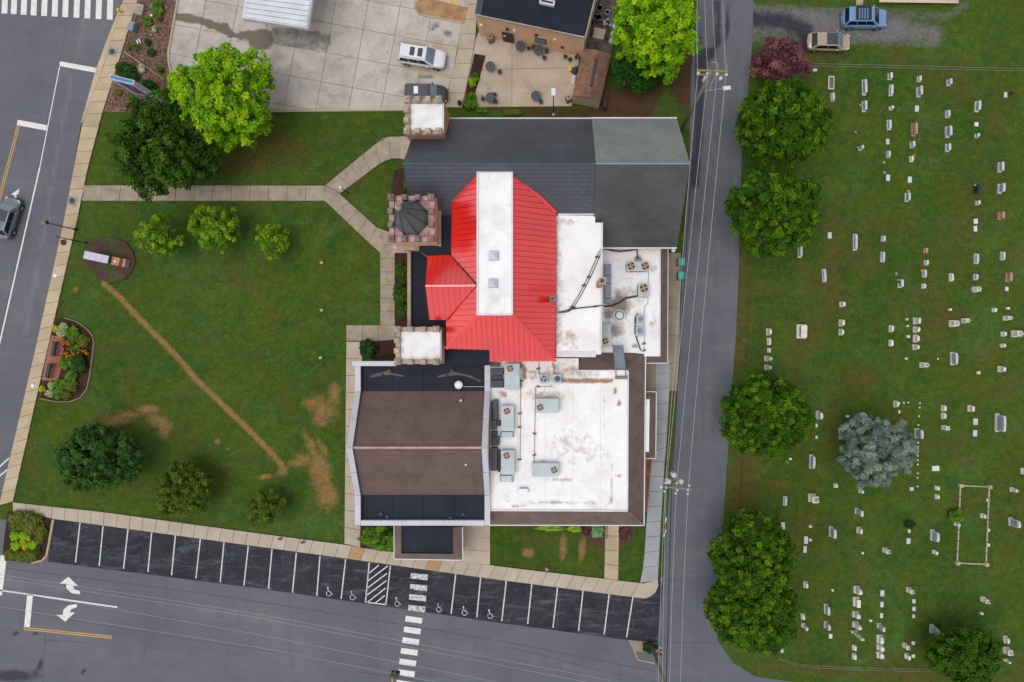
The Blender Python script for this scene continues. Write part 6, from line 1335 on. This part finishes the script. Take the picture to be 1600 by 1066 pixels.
for i, (x, y) in enumerate(((1064, 409), (1064, 430.5))):
    lab = ('teal wheeled bin on the driveway apron, upper one', 'teal wheeled bin on the driveway apron, lower one')[i]
    if i == 0:
        tb = thing('wheeled_bin', lab, 'bin', P(1062.5, 411, .13), 0, 'teal bins'); m = MB(); m.box((0, 0, .5), (.62, .62, 1.0), taper=1.15); obj('body', m, m_dark, tb, False); m = MB(); m.box((0.02, 0, 1.04), (.8, .78, .08)); obj('lid', m, m_teal, tb, False, bevel=.02); m = MB(); m.tube([(-.42, -.3, .95), (-.42, .3, .95)], .03, 6); obj('handle', m, m_dark, tb, False)
        for s_ in (-1, 1): m = MB(); m.tube([(-.3, s_ * .26, .1), (-.3, s_ * .34, .1)], .1, 10); obj('wheel', m, m_tyre, tb, False)
    else: dup(tb, P(1062.5, 432, .13), 0, lab)
t = thing('satellite_dish', 'white round dish at the corner of the low wing gutter', 'dish', P(1045.5, 396.5, 0)); m = MB(); m.cyl((0, 0, 0), .04, 2.6, 6); obj('mast', m, m_lead, t, False); m = MB(); m.dome((0, 0, 2.6), .22, .12, 12, 3); obj('dish', m, m_ceramic, t, False)
# patio
def ptable(px, py, lab):
    t = thing('patio_table', lab, 'table', P(px, py, .14), R.uniform(0, 3), 'patio tables')
    m = MB(); m.cyl((0, 0, .70), .5, .03, 22); obj('tabletop', m, m_furn, t, False); m = MB()
    for k in range(24):
        a0, a1 = 2 * math.pi * k / 24, 2 * math.pi * (k + 1) / 24; m.prism([(rr * math.cos(a_), rr * math.sin(a_), .745) for rr, a_ in ((.45, a0), (.51, a0), (.51, a1), (.45, a1))], thick=.05)
    obj('rim', m, m_ductd, t, False); m = MB(); m.cyl((0, 0, .73), .12, .03, 10); obj('hub', m, m_ductd, t, False)
    for k in range(4): m = MB(); a_ = k * math.pi / 2; m.tube([(.05 * math.cos(a_), .05 * math.sin(a_), .7), (.36 * math.cos(a_), .36 * math.sin(a_), 0)], .02, 5); obj('leg', m, m_dark, t, False)
def pchair(px, py, rz, lab):
    t = thing('patio_chair', lab, 'chair', P(px, py, .14), rz, 'patio chairs')
    m = MB(); m.cyl((0, 0, .43), .21, .03, 14); obj('seat', m, m_furnd, t, False); m = MB(); m.tube([(.2 * math.cos(a_), .2 * math.sin(a_), .85) for a_ in np.linspace(-1.3, 1.3, 8)], .025, 6); m.tube([(.2 * math.cos(a_), .2 * math.sin(a_), .65) for a_ in np.linspace(-1.3, 1.3, 8)], .02, 6); obj('backrest', m, m_furnd, t, False)
    for k in range(4): m = MB(); a_ = math.pi / 4 + k * math.pi / 2; m.tube([(.17 * math.cos(a_), .17 * math.sin(a_), .85 if k in (0, 3) else .43), (.2 * math.cos(a_), .2 * math.sin(a_), 0)], .015, 5); obj('leg', m, m_dark, t, False)
ptable(767, 108, 'round dark table at the upper left of the patio'); ptable(767, 156.5, 'round dark table at the lower left of the patio'); ptable(813.5, 76.5, 'round dark table by the shop wall, left of the pair'); ptable(841.5, 82.5, 'round dark table by the shop wall, right of the pair'); ptable(837.5, 153.5, 'round dark table beside the area lamp')
for i, (x, y, l) in enumerate(((781, 115, 'chair beside the upper left patio table'), (755, 157, 'chair left of the lower left patio table'), (775, 161, 'chair below the lower left patio table'), (773.5, 150, 'chair above right of the lower left patio table'), (826, 78, 'chair just right of the left wall table'), (833, 77, 'chair just left of the right wall table'), (854, 83, 'chair right of the right wall table'), (851, 93, 'chair below the right wall table'), (883.5, 91, 'chair by the wall nearest the shed, left'), (890.5, 95.5, 'chair nearest the shed, lower'), (900.5, 92, 'dark chair tight in the shop and shed corner'), (845.5, 162, 'chair beside the lamp-side table'))): pchair(x, y, i * 1.3, l)
for px, py, l in ((767, 64, 'stone litter bin by the shop wall'), (888, 157, 'stone litter bin by the shed corner')):
    t = thing('litter_bin', l, 'bin', P(px, py, .14), .4, 'stone litter bins'); m = MB(); m.box((0, 0, .45), (.6, .6, .9), taper=.92); obj('body', m, m_stoned, t, False); m = MB(); m.box((0, 0, .95), (.5, .5, .14), taper=.8); obj('lid', m, m_stone, t, False); m = MB(); m.box((0, 0, 1.03), (.2, .2, .03)); obj('opening', m, m_dark, t, False)
t = thing('bucket', 'yellow bucket on the patio beside the shed', 'bucket', P(890.5, 110, .14)); m = MB(); m.cyl((0, 0, 0), .16, .32, 12, .2); obj('pail', m, m_yellow, t, False); m = MB(); m.dome((0, 0, .3), .19, .1, 12, 3); obj('lid', m, m_yellow, t, False)
t = thing('tarp_bundle', 'dark blue tarp bundle leaning on the shed wall', 'tarp', P(897, 111, .14)); m = MB(); m.dome((0, 0, 0), .36, .55, 10, 4); m.dome((.2, .15, 0), .25, .7, 9, 4); m.dome((.1, -.25, 0), .22, .4, 9, 4); obj('bundle', m, m_navy, t, False); m = MB(); m.tube([(.1, .4, .9), (.3, .1, .1)], .03, 5); obj('strap', m, m_stone, t, False)
t = thing('white_board', 'narrow white board propped along the shed side', 'board', P(896, 127, .14)); m = MB(); m.prism([P(895, 118, .5), P(897.5, 118, .5), P(897, 131, .4), P(894.5, 131, .4)], .16); obj('board', m, m_signw, t)
t = thing('wheel_cart', 'dark cart standing behind the right end of the shed', 'cart', P(945, 165, 0)); m = MB(); m.box((0, 0, .5), (.35, .9, .4)); obj('tray', m, m_dark, t, False)
for s_ in (-1, 1): m = MB(); m.tube([(-.05, s_ * .4, .28), (.06, s_ * .4, .28)], .28, 12); obj('wheel', m, m_tyre, t, False)
t = thing('handrail', 'dark handrail along the wing path', 'railing', P(948, 825, .14)); m = MB(); m.tube([P(949, 820, .95), P(948, 842, .95)], .04, 6); obj('rail', m, m_door, t)
for y in (822, 840): m = MB(); m.tube([P(948.5, y, .13), P(948.5, y, .95)], .03, 5); obj('post', m, m_door, t)
t = thing('white_pipe', 'two white pipe lengths lying in the verge by the road', 'pipe', P(1040, 815, 0)); m = MB(); m.tube([P(1037, 839, .06), P(1040.5, 828, .06)], .06, 6); m.tube([P(1039.5, 817, .06), P(1041, 809, .06)], .06, 6); obj('length', m, m_ceramic, t)
t = thing('ornament', 'small cream garden ornament at the lower sidewalk edge', 'ornament', P(854.5, 889, 0)); m = MB(); m.dome((0, 0, 0), .2, .35, 10, 4); m.dome((.05, .1, .25), .12, .22, 8, 3); obj('figure', m, m_stone, t, False)
m = MB(); m.box((0, 0, .06), (.6, .45, .12)); t = thing('drain_grate', 'dark square grate lying in the gravel drive', 'grate', P(1447, 59, 0), .6); obj('plate', m, m_brownst, t, False)

# ------------------------------------------------------------------ cemetery
STONES = []
def G(kind, *boxes):
    for b in boxes: STONES.append((kind,) + b)
# boxes of the visible stones in photo pixels: x0, y0, x1, y1
G('slab', (1297, 144, 1305, 159), (1346, 122, 1356, 150), (1346, 156, 1356, 176), (1386, 112, 1396, 126), (1388, 131, 1397, 151), (1385, 186, 1394, 204), (1384, 235, 1392, 247), (1432, 118, 1441, 129), (1431, 133, 1443, 153), (1421, 220, 1431, 232), (1478, 122, 1489, 135), (1476, 171, 1486, 185), (1476, 195, 1489, 216), (1476, 223, 1487, 238), (1522, 156, 1534, 176), (1522, 208, 1532, 216), (1558, 252, 1570, 270), (1340, 226, 1351, 236),
  (1413, 300, 1424, 316), (1523, 313, 1533, 321), (1558, 285, 1572, 303), (1562, 393, 1570, 407), (1443, 406, 1450, 415), (1402, 436, 1413, 450), (1376, 368, 1383, 378), (1375, 393, 1382, 410), (1332, 365, 1341, 392), (1246, 382, 1255, 403), (1284, 420, 1292, 441), (1484, 550, 1498, 571), (1428, 669, 1444, 687), (1554, 646, 1573, 677), (1223, 775, 1229, 791), (1295, 822, 1308, 843), (1335, 793, 1350, 808), (1453, 827, 1469, 849), (1575, 808, 1596, 827), (1287, 943, 1298, 963), (1287, 970, 1299, 987), (1370, 973, 1384, 988), (1452, 975, 1469, 997), (1264, 710, 1275, 734), (1310, 668, 1319, 687), (1520, 428, 1527, 438), (1440, 421, 1449, 434), (1521, 396, 1527, 413))
G('rose', (1423, 190, 1435, 214), (1558, 330, 1571, 344), (1570, 426, 1583, 441), (1442, 387, 1450, 396))
G('black', (1521, 286, 1533, 304))
G('flat', (1429, 165, 1435, 175), (1384, 217, 1389, 226), (1522, 191, 1528, 198), (1568, 144, 1573, 153), (1384, 273, 1390, 283), (1418, 276, 1424, 286), (1521, 342, 1527, 350), (1521, 353, 1526, 362), (1570, 448, 1575, 455), (1293, 363, 1299, 373), (1520, 654, 1527, 664), (1520, 672, 1526, 682), (1456, 728, 1467, 736), (1421, 761, 1427, 767), (1220, 816, 1226, 830), (1256, 838, 1262, 850), (1255, 853, 1260, 864), (1416, 841, 1422, 850), (1295, 990, 1300, 998), (1375, 922, 1381, 932), (1375, 940, 1380, 949), (1375, 958, 1379, 966), (1425, 936, 1430, 943), (1425, 948, 1430, 955), (1425, 960, 1429, 966), (1424, 1002, 1429, 1008), (1424, 1022, 1429, 1028), (1541, 779, 1546, 784), (1542, 826, 1546, 831), (1542, 849, 1546, 854), (1403, 641, 1406, 646), (1402, 662, 1406, 670), (1274, 662, 1277, 668), (1274, 681, 1277, 686), (1418, 826, 1422, 833), (1464, 560, 1466, 562))
G('stub', (1413, 559, 1416, 562), (1525, 580, 1529, 585), (1321, 649, 1325, 652), (1263, 820, 1267, 825), (1263, 841, 1267, 846), (1345, 862, 1348, 866), (1298, 920, 1301, 924), (1530, 957, 1534, 960), (1414, 497, 1417, 501), (1415, 508, 1418, 511), (1415, 524, 1420, 528), (1481, 482, 1485, 486), (1571, 480, 1575, 484), (1232, 715, 1236, 719), (1269, 108, 1275, 112), (1357, 968, 1361, 971))
G('tablet', (1388, 164, 1398, 173), (1420, 243, 1429, 254), (1482, 427, 1490, 440), (1439, 443, 1445, 451), (1311, 471, 1322, 480), (1310, 499, 1321, 510), (1310, 514, 1320, 524), (1388, 508, 1398, 519), (1388, 531, 1397, 541), (1426, 496, 1440, 507), (1426, 510, 1439, 520), (1426, 523, 1438, 535), (1549, 481, 1559, 488), (1563, 518, 1574, 526), (1197, 513, 1207, 524), (1198, 528, 1206, 539), (1198, 544, 1203, 551), (1194, 556, 1208, 565), (1194, 570, 1207, 579), (1562, 537, 1573, 543), (1558, 572, 1573, 582), (1274, 642, 1287, 657), (1345, 645, 1357, 657), (1395, 626, 1406, 637), (1470, 633, 1480, 643), (1470, 645, 1480, 655), (1302, 755, 1309, 763), (1341, 764, 1351, 772), (1460, 759, 1468, 767), (1460, 772, 1468, 781), (1577, 761, 1592, 771), (1594, 731, 1603, 742), (1338, 823, 1349, 836), (1456, 859, 1467, 868), (1490, 815, 1502, 824), (1531, 802, 1542, 811), (1255, 908, 1264, 921), (1252, 973, 1264, 987), (1251, 958, 1258, 970), (1214, 1006, 1225, 1022), (1331, 1007, 1339, 1018), (1331, 1020, 1339, 1032), (1413, 1020, 1424, 1033), (1568, 1029, 1581, 1038), (1567, 993, 1579, 1008), (1511, 633, 1524, 644), (1425, 538, 1438, 547))
G('obelisk', (1518, 447, 1535, 457), (1483, 500, 1502, 511), (1501, 497, 1515, 505), (1566, 493, 1580, 501), (1580, 516, 1602, 527), (1436, 566, 1455, 575), (1470, 665, 1485, 673), (1264, 771, 1282, 790), (1378, 855, 1394, 868), (1415, 917, 1430, 931), (1409, 1005, 1423, 1017), (1531, 932, 1550, 946), (1567, 1010, 1583, 1028))
G('die', (1333, 915, 1349, 932), (1332, 932, 1346, 951), (1331, 954, 1346, 969), (1331, 970, 1348, 987), (1329, 987, 1352, 999), (1369, 991, 1380, 1006), (1369, 1006, 1383, 1019), (1369, 1017, 1381, 1030))
G('block', (1245, 507, 1262, 529))
G('ledger', (1294, 119, 1303, 140))
COLS = [0, 1238, 1270, 1325, 1365, 1410, 1452, 1505, 1548, 9999]
byc = {}
for s_ in STONES: byc.setdefault(next(i for i in range(9) if COLS[i] <= s_[1] < COLS[i + 1]), []).append(s_)
WORD = dict(slab='grey granite slab headstone', rose='reddish granite headstone', black='polished black granite headstone', flat='flat grave marker', stub='tiny white grave stub', tablet='pale marble tablet headstone', obelisk='tall pale tapered monument', die='thick pale stone monument', block='large pale block monument', ledger='brown bordered ledger grave')
NAME = dict(slab='headstone', rose='headstone', black='headstone', flat='grave_marker', stub='grave_marker', tablet='headstone', obelisk='obelisk', die='monument', block='monument', ledger='ledger_grave')
def tabletop_mesh(m, th, wd, z0, h, arch):
    pts = [(-wd / 2, z0), (wd / 2, z0), (wd / 2, z0 + h * (1 - arch))]
    for k in range(1, 8): t = math.pi * k / 8; pts.append((wd / 2 * math.cos(t), z0 + h * (1 - arch) + h * arch * math.sin(t)))
    pts.append((-wd / 2, z0 + h * (1 - arch))); n = len(pts); b = len(m.v)
    for x in (-th / 2, th / 2): m.v += [(x, y, z) for y, z in pts]
    m.f.append(tuple(range(b, b + n))[::-1]); m.m.append(0); m.f.append(tuple(range(b + n, b + 2 * n))); m.m.append(0)
    for i in range(n): j = (i + 1) % n; m.f.append((b + i, b + j, b + n + j, b + n + i)); m.m.append(0)
for ci, L_ in byc.items():
    L_.sort(key=lambda s_: (s_[2] + s_[4]) / 2)
    for k, (kind, x0, y0, x1, y1) in enumerate(L_):
        tp = {'slab': 5.5, 'rose': 5.5, 'black': 6, 'tablet': 5.5, 'obelisk': 7, 'die': 8.5, 'block': 9, 'flat': 9, 'stub': 9, 'ledger': 9}[kind]
        dx = max(0, (x1 - x0) - tp); h = min(max(H * dx / (x0 + tp * .8 - NX + dx), .12), 2.6)
        if kind in ('flat', 'ledger'): h = .1
        if kind == 'stub': h = .3
        if kind in ('slab', 'rose', 'black', 'tablet'): h = max(h, .45)
        if kind == 'obelisk': h = max(h, 1.2)
        if kind == 'block': h = 1.0
        dy = (y0 + y1) / 2 - NY; sh = dy * h / (H - h)
        if dy > 0: y1 -= abs(sh)
        else: y0 += abs(sh)
        wd = max(.22, (y1 - y0) * S); tx = min(tp, x1 - x0) * S; c = P(x0 + tp / 2 if kind not in ('flat', 'stub', 'ledger') else (x0 + x1) / 2, (y0 + y1) / 2, 0)
        if kind in ('flat', 'stub', 'ledger'): tx = (x1 - x0) * S
        lab = WORD[kind] + ', ' + nth(k) + ' from top in the ' + ORD[ci] + ' grave column from the road'
        t = thing(NAME[kind], lab, 'gravestone', c, math.radians(R.uniform(-3, 3)), 'gravestones in the cemetery')
        if kind in ('slab', 'rose', 'black'):
            mt = dict(slab=m_graniteb, rose=m_rosy, black=m_blackg)[kind]; bh = .2
            m = MB(); m.box((0, 0, bh / 2 - .02), (tx, wd, bh + .04)); obj('base', m, mt, t, False)
            m = MB(); tabletop_mesh(m, min(.24, tx * .6), wd * .86, bh, h - bh + .05, R.choice((.02, .12, .2))); o = obj('tablet', m, mt, t, False)
            m = MB(); th2 = min(.24, tx * .6) / 2; m.box((-th2 - .006, 0, bh + (h - bh) * .46), (.012, wd * .70, (h - bh) * .72)); obj('inscription_panel', m, m_granite if kind == 'slab' else mt, o, False)
        elif kind in ('flat', 'stub'):
            m = MB(); m.box((0, 0, h / 2 - .03), (tx, wd, h + .06)); m.box((0, 0, h + .005), (tx * .86, wd * .9, .03)); obj('stone', m, m_marble if (kind == 'stub' or R.random() < .5) else m_graniteb, t, False, bevel=.01)
        elif kind == 'tablet':
            m = MB(); m.box((0, 0, .07), (tx * 1.0, wd, .22)); m.box((0, 0, .23), (tx * .8, wd * .84, .12)); obj('base', m, m_marble, t, False)
            m = MB(); tabletop_mesh(m, min(.26, tx * .62), wd * .8, .28, h - .25, R.choice((.1, .25, .4))); obj('tablet', m, m_marble, t, False)
        elif kind == 'obelisk':
            w_ = max(wd, .5); m = MB(); m.box((0, 0, .1), (w_ * .85, w_, .28)); m.box((0, 0, .36), (w_ * .7, w_ * .84, .26)); obj('base', m, m_marble, t, False)
            hh = h - .45; sw = min(w_ * .6, .62); m = MB(); m.box((0, 0, .48 + hh * .22), (sw, sw * 1.1, hh * .44)); obj('die', m, m_marble, t, False)
            m = MB(); m.box((0, 0, .48 + hh * .47), (sw * 1.25, sw * 1.35, .1)); obj('cornice', m, m_marble, t, False); m = MB(); m.box((0, 0, .5 + hh * .73), (sw * .7, sw * .75, hh * .5), taper=.62); m.box((0, 0, .5 + hh * .98 + .05), (sw * .46, sw * .48, .12), taper=.2); obj('shaft', m, m_marble, t, False)
        elif kind == 'die':
            h = max(h, .7); m = MB(); m.box((0, 0, .12), (tx, wd, .32)); obj('base', m, m_marble, t, False)
            m = MB(); tabletop_mesh(m, tx * .62, wd * .82, .28, h - .2, R.choice((.05, .25, .4))); obj('tablet', m, m_marble, t, False)
        elif kind == 'block':
            m = MB(); m.box((.1, 0, .12), (.95, wd, .28)); obj('base', m, m_marble, t, False); m = MB(); m.box((.1, 0, .6), (.5, wd * .76, .72)); obj('die', m, m_granite, t, False); m = MB(); m.box((.1, 0, .99), (.62, wd * .84, .12)); obj('cap', m, m_marble, t, False)
        elif kind == 'ledger':
            m = MB(); m.box((0, 0, .04), (tx, wd, .14)); obj('border', m, m_marble, t, False); m = MB(); m.box((0, 0, .12), (tx * .7, wd * .84, .06)); obj('slab', m, m_brownst, t, False)
for i, (x, y, k_, l) in enumerate(((1345, 165, 'white', 'white flowers beside a grey slab stone'), (1381, 254, 'white', 'white flowers at the end of a grave row near the top'), (1336, 207, 'white', 'small white flowers alone on the upper cemetery grass'), (1341, 231, 'white', 'pale flowers against a slab near the top trees'), (1427, 243, 'gold', 'yellow flowers on a small headstone'), (1382, 270, 'white', 'white flowers beside a flat marker'), (1419, 299, 'flower', 'orange flowers at the head of a granite slab'), (1565, 293, 'flower', 'orange flowers on the rightmost granite slab'), (1580, 146, 'plum', 'reddish flowers at the upper right edge'), (1400, 428, 'white', 'white flower mound in mid cemetery'), (1405, 441, 'plum', 'pinkish flowers on a slab in mid cemetery'), (1441, 423, 'flower', 'orange and pink flowers on a narrow slab'), (1579, 428, 'flower', 'red and orange flowers on the reddish stone'), (1230, 722, 'gold', 'yellow flowers beside the halfway tree'), (1524, 289, 'white', 'white vase flowers on the black stone'))):
    shrub(k_, x, y, 2.6, l, .45, z=.02, name='grave_flowers', cat='flowers')
pk = thing('grave_plot_kerb', 'rectangular stone-kerbed grave plot with corner stones', 'grave kerb', P(1520, 820, 0)); FR = [(1501, 759), (1546, 761), (1541, 882), (1496, 880)]
for i in range(4):
    a_, b2 = P(*FR[i], .12), P(*FR[(i + 1) % 4], .12); n_ = 3 if i % 2 == 0 else 7
    for k in range(n_): m = MB(); rail3(m, [a_.lerp(b2, k / n_ + .006), a_.lerp(b2, (k + 1) / n_ - .006)], .13, .2); obj('kerb_stone', m, m_stone, pk)
    m = MB(); m.box((a_.x, a_.y, .15), (.42, .42, .4), taper=.85); obj('corner_stone', m, m_stone, pk)
for i, (pts, lab) in enumerate((([(1398, 630), (1437, 628), (1434, 668), (1433, 760)], 'broken line of low white edging stones by the spruce'),)):
    t = thing('plot_edging', lab, 'edging', P(1430, 650, 0))
    for k in range(26):
        x, y = lerp_poly(pts, k / 25)
        if R.random() < .6: c = P(x, y, 0); m = MB(); m.box((c.x, c.y, .05), (.14, .16, .14)); obj('edging_stone', m, m_marble, t)
def fence(lab, pts, h, n):
    t = thing('wire_fence', lab, 'fence', P(*pts[0], 0))
    for k in range(n + 1):
        x, y = lerp_poly(pts, k / n); c = P(x, y, 0); m = MB(); m.cyl((c.x, c.y, -.05), .035, h + .1, 6); obj('post', m, m_wood, t)
    for z in (h * .5, h):
        m = MB(); m.tube([Vector((*P(*p, 0).xy, z + .02 * math.sin(i_ * 2))) for i_, p in enumerate([lerp_poly(pts, k / (n * 2)) for k in range(n * 2 + 1)])], .014, 5); obj('strand', m, m_lead, t)
fence('wire fence between the gravel drive and the cemetery', [(1266, 107), (1330, 108), (1480, 112), (1620, 115)], 1.2, 9)
fence('wire fence along the bottom of the cemetery', [(1212, 1024), (1250, 1036), (1340, 1040), (1450, 1043)], 1.0, 7)

# bark, dead leaves and weeds scattered over the street bed: uncountable litter
_n = 1500; bedp = [(216, 0), (275, 0), (261.5, 80), (261.5, 96), (266.5, 121), (281.5, 149), (292, 172), (230, 174), (164, 172), (174, 134), (189, 89), (201, 49)]
_x = rng.uniform(162, 292, _n * 2); _y = rng.uniform(0, 174, _n * 2); _k = inpoly(_x, _y, bedp); _x, _y = _x[_k], _y[_k]
_c = np.array([P(a_, b_, .10 + R.uniform(0, .06)) for a_, b_ in zip(_x, _y)]); _nn = unit(rng.normal(size=_c.shape) * .5 + np.array([0, 0, 1]))
_pal = np.array([T(120, 92, 76)[:3], T(150, 128, 104)[:3], T(92, 70, 58)[:3], T(110, 112, 60)[:3], T(168, 150, 128)[:3]]); _cc = _pal[rng.integers(0, 5, len(_c))]
tag(obj('bed_litter', leaf_mesh('bed_litter', _c, _nn, rng.uniform(.06, .2, len(_c)), rng.uniform(.03, .1, len(_c)), _cc, m_leaf), None), 'brown bark and leaf litter over the street bed', 'litter', kind='stuff')
